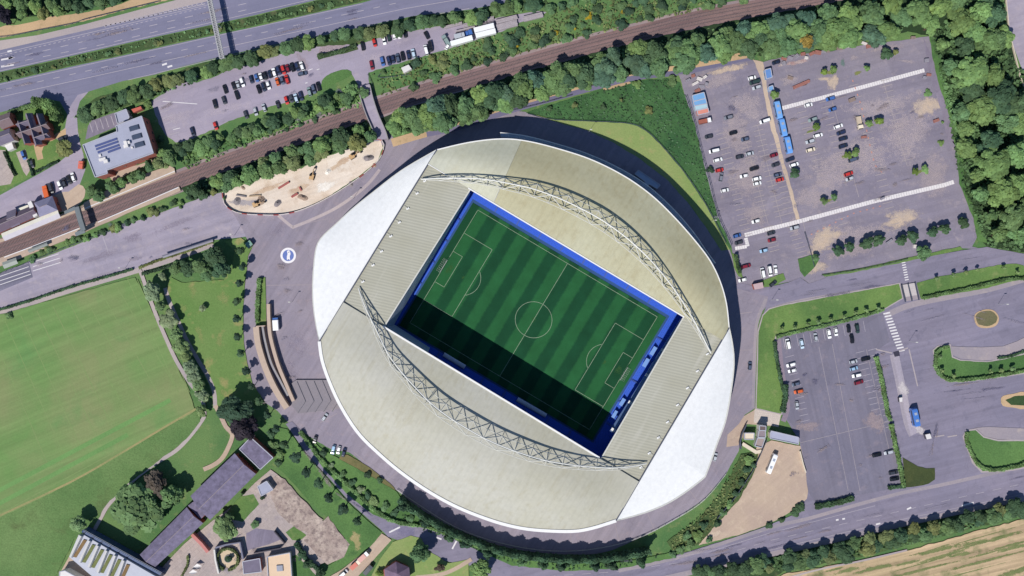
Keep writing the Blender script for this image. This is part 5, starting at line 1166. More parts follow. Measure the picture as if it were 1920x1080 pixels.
hedge([(268, 494 + 20), (310, 502), (350, 488)], 1.4, 1.6, 'deep green', 'dark hedge along the copse beside the footpath', 14)
hedge([(20, 212), (48, 203), (70, 196)], 2.2, 2.2, 'mid green', 'hedge between the gabled house and the main road', 15)
hedge([(72, 196), (92, 196), (106, 207), (113, 222), (112, 230)], 4.6, 6.5, 'bright green', 'tall curved laurel hedge round the gabled house', 16, size=.34)
hedge([(1526, 949), (1552, 944), (1580, 938), (1598, 932)], 2.8, 2.2, 'dark green', 'dark hedge at the bottom of the south-east car park', 17)
hedge([(1663, 914), (1680, 912), (1695, 911)], 1.8, 1.5, 'dark green', 'short hedge end under the clipped lane hedge', 18)
hedge([(488, 522), (486, 545), (484, 575), (484, 604)], 2.2, 1.6, 'bright green', 'short hedge in front of the curved access ramp', 19)
hedge([(1377, 478), (1381, 494), (1386, 512)], 1.6, 2.2, 'dark green', 'small hedge beside the east concourse and car park', 20)
hedge([(596, 106), (625, 101), (648, 94), (668, 86)], 1.8, 1.8, 'dark green', 'hedge on the planted strip in the northern car park', 21)
hedge([(556, 1016), (568, 1036), (580, 1052), (598, 1066), (604, 1082)], 2.4, 2.0, 'dark green', 'ragged hedge left of the lower demolition ground', 22)
hedge([(10, 285), (20, 310), (30, 330)], 1.0, 1.4, 'deep green', 'thin dark hedge between the two house drives', 23)
hedge([(70, 322), (90, 312), (110, 303)], 1.2, 1.4, 'deep green', 'low hedge along the road below the olive tree', 24)
hedge([(55, 300), (60, 318), (64, 330)], 1.2, 1.4, 'deep green', 'short hedge beside the parked blue car', 25)
hedge([(354, 1040), (352, 1060), (340, 1082)], 1.0, 1.2, 'olive green', 'narrow hedge in the courtyard below the red wall', 26)
# ground cover that reads as one mass
def cover(name, polys, n, tone, size, label, seed, hmax):
    r = np.random.RandomState(seed); V = []; F = []; T = []
    areas = []
    for P in polys:
        q = px(P); xs = [p.x for p in q]; ys = [p.y for p in q]; areas.append((q, min(xs), max(xs), min(ys), max(ys)))
    tot = sum((a[2] - a[1]) * (a[4] - a[3]) for a in areas)
    for q, x0, x1, y0, y1 in areas:
        for _ in range(int(n * (x1 - x0) * (y1 - y0) / tot)):
            x, y = r.uniform(x0, x1), r.uniform(y0, y1)
            if not inside((x, y), q): continue
            c = np.array((x, y, .5 + r.uniform(.1, hmax) * (.5 + .5 * math.sin(x * .4) * math.sin(y * .37)))); nn = r.normal(size=3) * .5 + np.array((0, 0, 1)); nn /= np.linalg.norm(nn)
            t = np.cross(nn, r.normal(size=3)); t /= np.linalg.norm(t); bb = np.cross(nn, t); s = size * r.uniform(.5, 1.5); b0 = len(V)
            V += [tuple(c - t * s - bb * s), tuple(c + t * s - bb * s), tuple(c + t * s + bb * s), tuple(c - t * s + bb * s)]; F.append((b0, b0 + 1, b0 + 2, b0 + 3))
            T += [r.uniform(.6, 1.35) * (1 + .3 * math.sin(x * .21 + y * .13))] * 4
    o = mk(name, V, F, LEAF, None, False, 'stuff'); at = o.data.color_attributes.new('tint', 'FLOAT_COLOR', 'POINT')
    cols_ = np.ones((len(V), 4), dtype=np.float32); cols_[:, :3] = np.array(T, dtype=np.float32)[:, None]; at.data.foreach_set('color', cols_.ravel())
    o.color = tuple(v * V_ for v in TONES[tone]) + (1,); o['label'] = label; o['category'] = 'undergrowth'; return o
cover('undergrowth', [[(725, 225), (850, 178), (960, 146), (1100, 108), (1200, 84), (1320, 56), (1440, 34), (1690, -12), (1700, 60), (1500, 92), (1425, 106), (1330, 108), (1200, 136), (1100, 158), (960, 196), (790, 248)]], 9000, 'mid green', .5, 'leafy undergrowth among the trees south of the railway', 1, 2.2)
cover('undergrowth', [[(345, 354), (480, 304), (580, 266), (688, 228), (697, 260), (565, 313), (440, 349), (360, 375)]], 3000, 'dark green', .45, 'leafy undergrowth between railway and building site', 2, 1.8)
cover('undergrowth', [[(1745, 70), (1800, 0), (1880, 0), (1890, 100), (1960, 200), (1960, 480), (1850, 462), (1826, 410), (1800, 340), (1770, 180)]], 9000, 'mid green', .55, 'leafy undergrowth covering the floor of the eastern wood', 3, 3.0)
cover('undergrowth', [[(1300, 1080), (1440, 1048), (1652, 999), (1925, 941), (1925, 963), (1700, 1021), (1470, 1069)]], 8000, 'mid green', .5, 'leafy undergrowth in the belt below the southern road', 4, 1.8)
cover('undergrowth', [[(140, 220), (290, 154), (480, 97), (655, 59), (880, 22), (1020, 0), (1020, 14), (890, 40), (700, 68), (560, 90), (400, 142), (270, 190), (160, 230)]], 10000, 'mid green', .45, 'leafy undergrowth along the main road', 5, 2.0)
cover('scrub', [[(700, 140), (780, 112), (842, 94), (960, 56), (1024, 36), (1060, 0), (1380, -10), (1310, 20), (1210, 42), (1097, 70), (960, 106), (840, 142), (717, 182)]], 5200, 'olive green', .4, 'patchy low scrub on the bank above the railway', 6, .9)
cover('scrub', [[(330, 285), (430, 255), (560, 200), (670, 158), (688, 196), (580, 232), (480, 268), (350, 318)]], 3500, 'fresh green', .4, 'patchy low scrub on the slope below the northern car park', 7, .9)
cover('scrub', [[(0, 139), (250, 82), (480, 32), (590, 4), (680, 2), (480, 47), (250, 97), (0, 153)]], 3500, 'mid green', .32, 'patchy low scrub on the central reservation', 8, .6)
cover('scrub', [[(1390, 853), (1420, 850), (1404, 905), (1355, 968), (1312, 1018), (1262, 1034), (1256, 1012), (1330, 950)]], 2600, 'olive green', .35, 'patchy low scrub on the bank beside the coach yard', 9, .7)
cover('undergrowth', [[(745, 925), (800, 968), (855, 1005), (960, 1048), (1060, 1056), (1200, 1046), (1260, 1036), (1160, 1064), (1060, 1068), (960, 1058), (850, 1010), (760, 983)]], 2600, 'dark green', .4, 'leafy undergrowth below the added row of tall trees', 10, 1.6)
cover('rough_grass', [[(1000, 211), (1072, 186), (1185, 154), (1250, 148), (1275, 157), (1285, 182), (1300, 227), (1315, 287), (1330, 352), (1345, 407), (1370, 458), (1322, 380), (1280, 318), (1237, 268), (1210, 243), (1172, 229), (1042, 223)]], 3500, 'dark green', .32, 'rough dark tussocks of grass all over the meadow', 11, .25)
# ---------------------------------------------------------------- vehicles
def carpaint(name):
    m, nt, b = newmat(name); oi = N(nt, 'ShaderNodeObjectInfo')
    nt.links.new(oi.outputs['Color'], b.inputs['Base Color']); b.inputs['Roughness'].default_value = .32; b.inputs['Coat Weight'].default_value = .5; b.inputs['Coat Roughness'].default_value = .1
    return m
PAINT = carpaint('car_paint'); CGLASS = pmat('car_glass', (.012, .016, .024, 1), .12, 0.0, spec=.5); TYRE = pmat('tyre', (.02, .02, .022, 1), .9); LAMP = pmat('headlamp', (.7, .7, .72, 1), .2)
def loft(st):
    """st: list of (x, halfwidth_bottom, halfwidth_top, z0, z1) -> closed body"""
    m = MB(); V = []; n = len(st)
    for x, wb, wt, z0, z1 in st: V += [(x, -wb * .94, z0), (x, -wb, z0 + (z1 - z0) * .45), (x, -wt, z1), (x, 0, z1 + .03), (x, wt, z1), (x, wb, z0 + (z1 - z0) * .45), (x, wb * .94, z0)]
    F = []
    for i in range(n - 1):
        for j in range(7):
            a, b2 = i * 7 + j, i * 7 + (j + 1) % 7; F.append((a, b2, b2 + 7, a + 7))
    F += [tuple(range(6, -1, -1)), tuple(range((n - 1) * 7, n * 7))]
    return m.add(V, F)
def quad(m, a, b2, c, d): m.add([a, b2, c, d], [(0, 1, 2, 3)])
def me_(name, m, mat, smooth=False):
    me = bpy.data.meshes.new(name); me.from_pydata(m.v, [], m.f); me.update(); me.materials.append(mat)
    if smooth: me.shade_smooth()
    return me
def car_kit(Ln, Wd, H, hood, boot, kind):
    x0, x1 = -Ln / 2, Ln / 2; w = Wd / 2; belt = H * .62
    m = loft([(x0, w * .72, w * .66, .35, belt * .86), (x0 + .12, w * .9, w * .84, .28, belt * .97), (x0 + .6, w, w * .9, .25, belt), (0, w, w * .93, .25, belt), (x1 - .9, w, w * .9, .25, belt * .97), (x1 - .25, w * .93, w * .84, .28, belt * .84), (x1, w * .72, w * .66, .35, belt * .7)])
    rx0, rx1 = x0 + boot + .35, x1 - hood - .75; rw = w * .72
    m.add(*(lambda q: (q.v, q.f))(loft([(rx0, rw * .94, rw * .9, H - .09, H - .03), (rx0 + .3, rw, rw * .96, H - .1, H), (rx1 - .3, rw, rw * .96, H - .1, H), (rx1, rw * .94, rw * .9, H - .12, H - .05)])))
    parts = [('body', me_('body', m, PAINT, False))]
    gx0, gx1 = x0 + boot, x1 - hood; gw = w * .9; zt = H - .08; zb = belt + .01
    q = MB(); quad(q, (gx1, -gw, zb), (gx1, gw, zb), (rx1 - .02, rw * .93, zt), (rx1 - .02, -rw * .93, zt)); parts.append(('windscreen', me_('windscreen', q, CGLASS)))
    q = MB(); quad(q, (gx0, gw, zb), (gx0, -gw, zb), (rx0 + .02, -rw * .93, zt), (rx0 + .02, rw * .93, zt)); parts.append(('rear_window', me_('rear_window', q, CGLASS)))
    for s in (-1, 1):
        q = MB(); P = [(gx0, s * gw, zb), (gx1, s * gw, zb), (rx1 - .02, s * rw * .95, zt), (rx0 + .02, s * rw * .95, zt)]
        quad(q, *(P if s < 0 else P[::-1])); parts.append(('side_window', me_('side_window', q, CGLASS)))
        q = MB(); q.box((x1 - .16, s * w * .66, belt * .55), .2, .34, .14); parts.append(('headlight', me_('headlight', q, LAMP)))
    wh = MB(); wh.tube((0, -.11, 0), (0, .11, 0), .32, 12); whm = me_('wheel', wh, TYRE)
    whs = [(x, s * (w - .1), .32) for x in (x0 + .8, x1 - .85) for s in (-1, 1)]
    return parts, (whm, whs)
KIT = {'hatchback': car_kit(4.15, 1.86, 1.48, 1.0, .28, 0), 'saloon': car_kit(4.65, 1.88, 1.45, 1.2, .75, 0), 'estate': car_kit(4.75, 1.9, 1.55, 1.1, .22, 0), 'van': car_kit(5.4, 2.05, 2.2, .75, .06, 1)}
CC = {'black': (.010, .011, .016), 'dark blue': (.016, .026, .062), 'navy': (.018, .028, .075), 'blue': (.05, .13, .38), 'light blue': (.30, .47, .66), 'pale blue': (.46, .58, .70), 'white': (.82, .83, .85), 'silver': (.42, .45, .50),
      'grey': (.17, .18, .22), 'dark grey': (.04, .045, .06), 'slate': (.075, .10, .16), 'red': (.50, .035, .03), 'dark red': (.19, .015, .03), 'orange': (.62, .12, .03), 'dark green': (.025, .05, .045), 'grey-green': (.22, .29, .29), 'cream': (.75, .66, .52), 'beige': (.5, .42, .33)}
CAR0 = {}; NCAR = [0]
def vehicle(x, y, ang, colour, kind, label, group):
    p = W(x, y, .8); z = gz(p); NCAR[0] += 1
    o = empty('parked_%s' % ('van' if kind == 'van' else 'car'), (p.x, p.y, z), R(ang))
    if kind not in CAR0:
        parts, (whm, whs) = KIT[kind]; L_ = []
        for n, me in parts:
            c = bpy.data.objects.new(n, me); COL.objects.link(c); c.parent = o; L_.append(c)
        for w_ in whs:
            c = bpy.data.objects.new('wheel', whm); COL.objects.link(c); c.parent = o; c.location = w_; L_.append(c)
        CAR0[kind] = L_; new = L_
    else:
        new = []
        for s in CAR0[kind]:
            c = s.copy(); COL.objects.link(c); c.parent = o; new.append(c)
    k = rnd.uniform(.92, 1.08)
    new[0].color = tuple(v * k for v in CC[colour]) + (1,)
    return tag(o, label, 'van' if kind == 'van' else 'car', group)
H_, S_, E_, V2 = 'hatchback', 'saloon', 'estate', 'van'
ROWS_ = [
 ('at the west end of the northern car park', -72, 'cars in the northern car park', [(422, 167, 'black', S_), (438, 161, 'black', H_), (446, 159, 'silver', H_), (454, 154, 'white', E_), (444, 178, 'black', E_), (420, 188, 'dark grey', H_), (403, 195, 'black', E_), (404, 236, 'red', H_), (361, 247, 'dark blue', E_), (461, 215, 'dark grey', H_), (479, 209, 'silver', H_), (471, 149, 'dark blue', H_)]),
 ('in the long row of the northern car park', -72, 'cars in the northern car park', [(481, 146, 'blue', H_), (489, 144, 'white', H_), (497, 142, 'black', H_), (506, 139, 'dark blue', H_), (514, 136, 'white', E_), (522, 132, 'navy', E_), (531, 131, 'red', E_), (539, 128, 'dark red', H_), (548, 126, 'black', E_), (557, 125, 'navy', E_), (566, 124, 'white', E_)]),
 ('in the short second row of the northern car park', -72, 'cars in the northern car park', [(520, 153, 'orange', H_), (529, 151, 'slate', H_), (538, 149, 'red', E_), (485, 167, 'black', S_), (494, 163, 'dark blue', E_), (503, 160, 'white', H_)]),
 ('along the bottom edge of the northern car park', -72, 'cars in the northern car park', [(495, 202, 'silver', H_), (521, 196, 'dark grey', H_), (537, 188, 'red', H_), (546, 185, 'dark grey', H_), (555, 184, 'pale blue', E_), (564, 180, 'navy', E_), (580, 172, 'grey-green', E_), (588, 167, 'slate', E_), (597, 162, 'black', E_)]),
 ('in the upper row at the car park east end', -76, 'cars at the east end of the northern car park', [(680, 86, 'black', E_), (702, 80, 'red', H_), (720, 75, 'white', E_), (729, 70, 'dark green', H_), (739, 66, 'white', H_), (748, 65, 'white', H_), (759, 62, 'black', E_)]),
 ('in the lower row at the car park east end', -76, 'cars at the east end of the northern car park', [(697, 122, 'dark red', E_), (717, 115, 'blue', E_), (729, 114, 'navy', E_), (737, 111, 'navy', H_), (746, 109, 'slate', E_), (755, 105, 'black', E_), (766, 103, 'navy', E_), (775, 100, 'pale blue', E_), (799, 94, 'white', V2), (807, 87, 'black', V2)]),
 ('in the row above the station forecourt', -70, 'cars by the station forecourt', [(112, 347, 'white', E_), (120, 342, 'dark grey', E_), (129, 337, 'black', E_), (137, 332, 'white', E_)]),
 ('down the left column of the north-east car park', 14, 'cars in the north-east car park', [(1366, 220, 'grey', E_), (1375, 249, 'black', H_), (1397, 261, 'slate', H_), (1329, 256, 'dark grey', H_), (1339, 283, 'white', V2), (1346, 300, 'white', E_), (1349, 319, 'red', H_), (1359, 357, 'white', H_), (1387, 294, 'dark grey', H_), (1406, 288, 'silver', H_), (1414, 316, 'black', E_), (1395, 330, 'white', H_), (1419, 335, 'white', E_), (1420, 344, 'white', H_), (1417, 415, 'white', H_)]),
 ('beside the dirt path of the north-east car park', 16, 'cars beside the dirt path', [(1410, 146, 'white', H_), (1415, 154, 'dark green', V2), (1419, 164, 'silver', E_), (1434, 227, 'white', V2), (1451, 291, 'dark red', H_), (1454, 309, 'dark grey', H_), (1458, 328, 'slate', H_), (1462, 337, 'red', H_), (1481, 299, 'dark blue', E_), (1489, 309, 'white', E_)]),
 ('near the lower boarded walkway', 14, 'cars near the boarded walkway', [(1382, 442, 'blue', H_), (1385, 455, 'dark grey', H_), (1432, 470, 'light blue', H_), (1399, 499, 'dark red', E_), (1490, 427, 'silver', E_), (1446, 437, 'dark grey', H_), (1447, 450, 'dark red', H_), (1392, 525, 'white', H_)]),
 ('at the exit of the north-east car park', -82, 'cars at the car park exit', [(1430, 512, 'white', V2), (1443, 508, 'white', V2), (1454, 506, 'white', E_)]),
 ('in the middle of the north-east car park', 17, 'cars in the middle of the north-east car park', [(1520, 281, 'cream', E_), (1581, 274, 'dark blue', E_), (1600, 299, 'slate', V2), (1591, 326, 'red', E_), (1593, 335, 'silver', H_), (1557, 185, 'blue', E_), (1516, 197, 'white', H_), (1561, 205, 'blue', H_), (1524, 224, 'grey-green', E_), (1572, 237, 'white', E_), (1577, 249, 'navy', E_), (1581, 260, 'dark blue', E_), (1534, 254, 'white', E_), (1519, 265, 'silver', E_), (1455, 117, 'dark blue', H_)]),
 ('in the top row of the south-east car park', -80, 'cars in the top row of the south-east car park', [(1477, 645, 'white', V2), (1503, 645, 'pale blue', E_), (1529, 632, 'silver', H_), (1554, 626, 'white', E_), (1567, 622, 'white', H_), (1591, 616, 'black', H_), (1607, 616, 'dark green', E_), (1597, 635, 'black', E_)]),
 ('down the left side of the south-east car park', 14, 'cars on the left side of the south-east car park', [(1483, 684, 'white', E_), (1485, 695, 'white', H_), (1492, 720, 'slate', H_), (1497, 734, 'orange', E_)]),
 ('on the right of the south-east car park', 14, 'cars on the right side of the south-east car park', [(1600, 678, 'silver', H_), (1601, 691, 'light blue', H_), (1606, 704, 'white', E_), (1610, 717, 'dark red', E_), (1623, 673, 'black', E_)]),
 ('at the bottom of the south-east car park', 13, 'cars at the bottom of the south-east car park', [(1644, 853, 'black', E_), (1666, 848, 'silver', E_), (1675, 886, 'dark grey', E_), (1677, 898, 'black', E_)]),
 ('on the south-west concourse by the bank', 75, 'cars on the concourse by the bank', [(591, 824, 'dark grey', H_), (625, 843, 'light blue', E_), (635, 844, 'white', H_), (645, 848, 'navy', E_)]),
]
for phrase, ang, grp, L_ in ROWS_:
    vert = abs(ang) < 45
    order = sorted(range(len(L_)), key=lambda i: (L_[i][1] if vert else L_[i][0]))
    for i, (x, y, c, k) in enumerate(L_):
        flip = 180 if rnd.random() < .45 else 0
        vehicle(x, y, ang + flip + rnd.uniform(-2.5, 2.5), c, k, '%s %s, %s from %s %s' % (c, k, nth(order.index(i)), 'top' if vert else 'left', phrase), grp)
for x, y, a, c, k, lab in ((567, 138, 12, 'slate', E_, 'slate grey estate car parked crosswise below the end of the long row'), (800, 66, -60, 'black', H_, 'black hatchback alone near the planks at the car park east end'), (1494, 760, -82, 'silver', H_, 'silver hatchback parked alone at the lower left of the south-east car park'),
      (44, 291, -70, 'blue', E_, 'blue car parked on the pale drive of the left houses'), (60, 307, -80, 'dark grey', H_, 'dark grey car beside the blue one on the house drives'), (117, 259, 20, 'dark grey', E_, 'dark car on the gravel drive above the olive tree'), (609, 782, 55, 'silver', H_, 'small silver car standing alone below the queue barriers'),
      (1406, 686, 88, 'slate', H_, 'slate hatchback standing alone on the east concourse'), (1341, 857, 75, 'silver', H_, 'silver hatchback on the concourse beside the lower white roof'), (96, 353, -75, 'dark grey', V2, 'dark grey van beside the orange lorry at the station'),
      (644, 1075, 40, 'white', V2, 'white van at the very bottom of the sandy driveway'), (840, 86, 55, 'white', H_, 'white hatchback behind the grey-green flatbed lorry'), (1352, 332, 80, 'grey', E_, 'grey estate with red mudguards parked crosswise under the red hatchback'), (1449, 532, 40, 'dark grey', H_, 'dark grey hatchback on the grass by the car park exit')):
    vehicle(x, y, a, c, k, lab, None)
# lorries, coaches, buses
def lorry(x, y, ang, Ln, Wd, H, cab, boxc, label, cat='lorry', flat=False, name='parked_lorry', cabc=None):
    p = W(x, y, H * .7); z = gz(p); o = empty(name, (p.x, p.y, z), R(ang)); tag(o, label, cat)
    def P(n, m, mat, col=None):
        c = bpy.data.objects.new(n, me_(n, m, mat)); COL.objects.link(c); c.parent = o
        if col: c.color = tuple(col) + (1,)
        return c
    P('chassis', MB().box((0, 0, .55), Ln, Wd * .8, .3), TYRE)
    if cab:
        m = loft([(Ln / 2 - cab, Wd / 2, Wd / 2 * .94, .5, 2.6), (Ln / 2 - .35, Wd / 2, Wd / 2 * .94, .5, 2.55), (Ln / 2, Wd / 2 * .96, Wd / 2 * .9, .5, 1.5)]); P('cab', m, PAINT, cabc or boxc)
        q = MB(); quad(q, (Ln / 2 + .02, -Wd * .43, 1.55), (Ln / 2 + .02, Wd * .43, 1.55), (Ln / 2 - .3, Wd * .43, 2.5), (Ln / 2 - .3, -Wd * .43, 2.5)); P('windscreen', q, CGLASS)
    bl = Ln - cab - .15
    if flat:
        P('load_bed', MB().box((-Ln / 2 + bl / 2, 0, .9), bl, Wd, .25), PAINT, boxc)
        for s in (-1, 1): P('side_board', MB().box((-Ln / 2 + bl / 2, s * Wd * .48, 1.15), bl, .08, .5), PAINT, boxc)
    else:
        m = MB().box((-Ln / 2 + bl / 2, 0, .85), bl, Wd, H - .85); P('box_body', m, PAINT, boxc)
        P('roof_panel', MB().box((-Ln / 2 + bl / 2, 0, H), bl - .3, Wd - .25, .04), PAINT, [v * .96 for v in boxc])
    for xx in ((-Ln / 2 + 1.2, Ln / 2 - 1.1) if Ln < 9 else (-Ln / 2 + 1.2, -Ln / 2 + 2.4, Ln / 2 - 1.2)):
        for s in (-1, 1): P('wheel', MB().tube((xx, s * (Wd / 2 - .28), .48), (xx, s * (Wd / 2 - .02), .48), .48, 12), TYRE)
    return o
Wt = CC['white']
lorry(866, 77, 16, 11.5, 2.5, 3.6, 0, Wt, 'long white box trailer below the blue lorry cab at the plank yard', 'trailer', name='parked_trailer')
lorry(908, 53, 14, 10.5, 2.5, 3.6, 0, Wt, 'upper of the two white box trailers parked side by side', 'trailer', name='parked_trailer')
lorry(911, 63, 14, 10.5, 2.5, 3.6, 0, Wt, 'lower of the two white box trailers parked side by side', 'trailer', name='parked_trailer')
lorry(877, 62, 20, 5.2, 2.5, 3.0, 2.2, CC['blue'], 'short blue lorry without trailer between the white trailers', flat=True)
lorry(862, 67, 14, 5.6, 2.3, 2.6, 1.7, CC['silver'], 'small silver box lorry left of the blue lorry')
lorry(836, 76, 120, 6.2, 2.3, 2.4, 1.8, CC['grey-green'], 'grey-green flatbed lorry in front of the trailers', flat=True)
lorry(1322, 227, 12, 6.4, 2.3, 2.4, 1.9, (.30, .10, .07), 'white-cabbed lorry with a brown load bed below the site cabins', flat=True, cabc=Wt)
lorry(1612, 230, -80, 6.6, 2.5, 2.8, 2.0, CC['beige'], 'beige skip lorry parked upright among the car park bays', flat=True, cabc=CC['cream'])
lorry(517, 607, 94, 6.8, 2.8, 3.0, 1.4, Wt, 'white box lorry parked beside the curved access ramp', cabc=CC['blue'])
lorry(86, 359, 105, 6.4, 2.4, 2.8, 1.9, CC['orange'], 'orange lorry beside the station building')
lorry(682, 1043, 42, 6.4, 2.4, 2.8, 1.9, (.6, .32, .28), 'pale red box lorry at the upper end of the driveway row', cabc=Wt)
lorry(667, 1058, 42, 6.0, 2.3, 2.7, 1.9, (.55, .13, .09), 'red box lorry in the middle of the driveway row', cabc=CC['cream'])
lorry(690, 1069, 50, 6.4, 2.4, 2.8, 1.9, CC['dark grey'], 'dark lorry with a green crate on the right of the driveway', flat=True)
lorry(152, 309, 84, 4.2, 2.3, 2.5, 1.5, (.60, .15, .10), 'small red box lorry at the roadside left of the office block')
def coach(x, y, ang, Ln, Wd, H, col, label, cat, name, glassroof=False):
    p = W(x, y, H * .7); z = gz(p); o = empty(name, (p.x, p.y, z), R(ang)); tag(o, label, cat)
    def P(n, m, mat, c_=None, sm=False):
        c = bpy.data.objects.new(n, me_(n, m, mat, sm)); COL.objects.link(c); c.parent = o
        if c_: c.color = tuple(c_) + (1,)
    w = Wd / 2; h = Ln / 2
    P('body', loft([(-h, w * .86, w * .74, .4, H * .93), (-h + .35, w, w * .84, .3, H * .98), (-h + 1, w, w * .86, .3, H), (h - 1.2, w, w * .86, .3, H), (h - .4, w * .97, w * .82, .3, H * .96), (h, w * .8, w * .68, .4, H * .8)]), PAINT, col)
    for s in (-1, 1): P('side_window', MB().box((0, s * (w - .02), H * .52), Ln * .82, .08, H * .26), CGLASS)
    q = MB(); quad(q, (h + .03, -w * .7, H * .42), (h + .03, w * .7, H * .42), (h - .12, w * .66, H * .8), (h - .12, -w * .66, H * .8)); P('windscreen', q, CGLASS)
    for xx in (-Ln * .18, Ln * .2): P('roof_hatch', MB().box((xx, 0, H + .02), 1.3, w * .9, .12), pmat('roof_hatch', (.3, .34, .42, 1), .5))
    for xx in (-h + 1.9, h - 1.9):
        for s in (-1, 1): P('wheel', MB().tube((xx, s * (w - .3), .48), (xx, s * (w - .01), .48), .48, 12), TYRE)
coach(1447, 869, 68, 10.4, 2.6, 3.2, Wt, 'white coach parked alone on the sandy yard', 'coach', 'coach')
coach(1716, 782, 102, 9.2, 3.0, 4.2, (.06, .17, .50), 'blue bus beside the white kiosk at the car park entrance', 'bus', 'bus')
coach(1459, 206, 102, 9.0, 2.9, 3.3, (.16, .36, .72), 'upper of the three blue coaches along the dirt path', 'coach', 'coach')
coach(1468, 239, 102, 9.0, 2.9, 3.3, (.13, .32, .70), 'middle of the three blue coaches along the dirt path', 'coach', 'coach')
coach(1478, 272, 102, 8.6, 2.9, 3.3, (.13, .32, .72), 'lower of the three blue coaches along the dirt path', 'coach', 'coach')

# ---------------------------------------------------------------- buildings and cabins
BRICK = pmat('red_brick', L(176, 96, 82), .9, .16, 1.2); SLATE = pmat('slate_roof', L(116, 108, 132), .8, .16, .5); SLATE2 = pmat('violet_slate', L(116, 108, 138), .8, .4, .45)
TILE = pmat('brown_tile', L(126, 106, 112), .85, .15, .7); FLATG = pmat('grey_roof_felt', L(166, 170, 194), .85, .07, .25); CREAMW = pmat('cream_wall', L(226, 212, 190), .85, .06)
RENDER = pmat('white_render', L(222, 218, 214), .8, .06); WOODW = pmat('dark_wall', L(84, 80, 92), .85, .1); WGLASS = pmat('window_glass', (.03, .04, .055, 1), .1, 0, spec=.5)
PALER = pmat('pale_roof', L(226, 222, 222), .6, .06, .5); GREENR = pmat('sedum_roof', L(116, 124, 68), .95, .25, .5); BROWNR = pmat('brown_sedum_roof', L(136, 108, 66), .95, .22, .4)
def windows(o, pts, h, name='window', every=4.2, z0=1.0, wh=1.3, lim=24, ww=1.5):
    n = len(pts); pts = ccw(pts); cnt = 0
    for i in range(n):
        a, b2 = Vector(pts[i][:2]), Vector(pts[(i + 1) % n][:2]); d = b2 - a; l = d.length
        if l < 4: continue
        d.normalize(); nrm = Vector((d.y, -d.x)); k = max(1, min(6, int(l / every)))
        for j in range(k):
            if cnt >= lim: return
            c = a + d * (l * (j + .5) / k) + nrm * .03; cnt += 1
            zz = z0 if h < 6 else z0 + (3.2 if j % 2 else 0)
            MB().box((c.x, c.y, WO[o.name].z + zz), ww, .1, wh, math.degrees(math.atan2(d.y, d.x))).build(name, WGLASS, o)
def flatb(P, h, roof, wall, label, cat='building', name='flat_roofed_building', parapet=.5, win=True):
    pts = [W(a, b2, h) for a, b2 in P]; c = sum(pts, Vector((0, 0, 0))) / len(pts); z = gz(c)
    o = empty(name, (c.x, c.y, z)); tag(o, label, cat)
    q = ccw([(p.x, p.y) for p in pts])
    MB().prism(q, z, h - .25, False).build('wall', wall, o)
    ins = [(c.x + (p[0] - c.x) * .985, c.y + (p[1] - c.y) * .985) for p in q]
    MB().prism(ins, h - .24, h, True).build('roof', roof, o)
    if parapet:
        n = len(q); m = MB()
        for i in range(n): m.ribbon([q[i], q[(i + 1) % n]], .4, h - .24, h + parapet + .01 * i)
        m.build('parapet', pmat('parapet_coping', L(178, 180, 196), .7, .06), o)
    if win: windows(o, q, h)
    return o
def gableb(P, eave, ridge, roof, wall, label, cat='house', name='gabled_house', over=.35, win=True, hip=0.0):
    """P: four pixel corners at eaves height; the ridge runs from the middle of side 0-3 to the middle of side 1-2"""
    q = [W(a, b2, eave) for a, b2 in P]; c = sum(q, Vector((0, 0, 0))) / 4; z = gz(c)
    o = empty(name, (c.x, c.y, z)); tag(o, label, cat)
    MB().prism([(c.x + (p.x - c.x) * .95, c.y + (p.y - c.y) * .95) for p in q], z, eave, False).build('wall', wall, o)
    roof_on(o, q, eave, ridge, roof, wall, hip)
    if win: windows(o, [(c.x + (p.x - c.x) * .955, c.y + (p.y - c.y) * .955) for p in q], eave)
    return o
def roof_on(o, q, eave, ridge, roof, wall, hip=0.0):
    a, b2 = (q[0] + q[3]) / 2, (q[1] + q[2]) / 2; a, b2 = a.lerp(b2, hip), b2.lerp(a, hip)
    a.z = b2.z = ridge
    m = MB(); V = [q[0], q[1], b2, a, q[3], q[2]]; t = Vector((0, 0, -.25))
    F = [(0, 1, 2, 3), (3, 2, 5, 4)]
    if hip: F += [(0, 3, 4), (1, 5, 2)]
    n = len(V)
    m.add(V, [up(V, f) if True else f for f in F]); m.add([v + t for v in V], [up(V, f)[::-1] for f in F])
    for i, j in ((0, 1), (1, 2) if not hip else (1, 5), (5, 4), (4, 3) if not hip else (4, 0)):
        m.add([V[i], V[j], V[j] + t, V[i] + t], [(0, 1, 2, 3)])
    r = m.build('roof', roof, o)
    MB().tube(a + Vector((0, 0, .05)), b2 + Vector((0, 0, .05)), .16, 5).build('ridge_tiles', pmat('ridge_tile', L(160, 146, 152), .85, .1), r)
    if not hip:
        MB().add([q[0] + (a - q[0]) * .03, q[3] + (a - q[3]) * .03, a + Vector((0, 0, -.3))], [(0, 1, 2)]).build('gable', wall, o)
        MB().add([q[1] + (b2 - q[1]) * .03, q[2] + (b2 - q[2]) * .03, b2 + Vector((0, 0, -.3))], [(0, 1, 2)]).build('gable', wall, o)
    return r
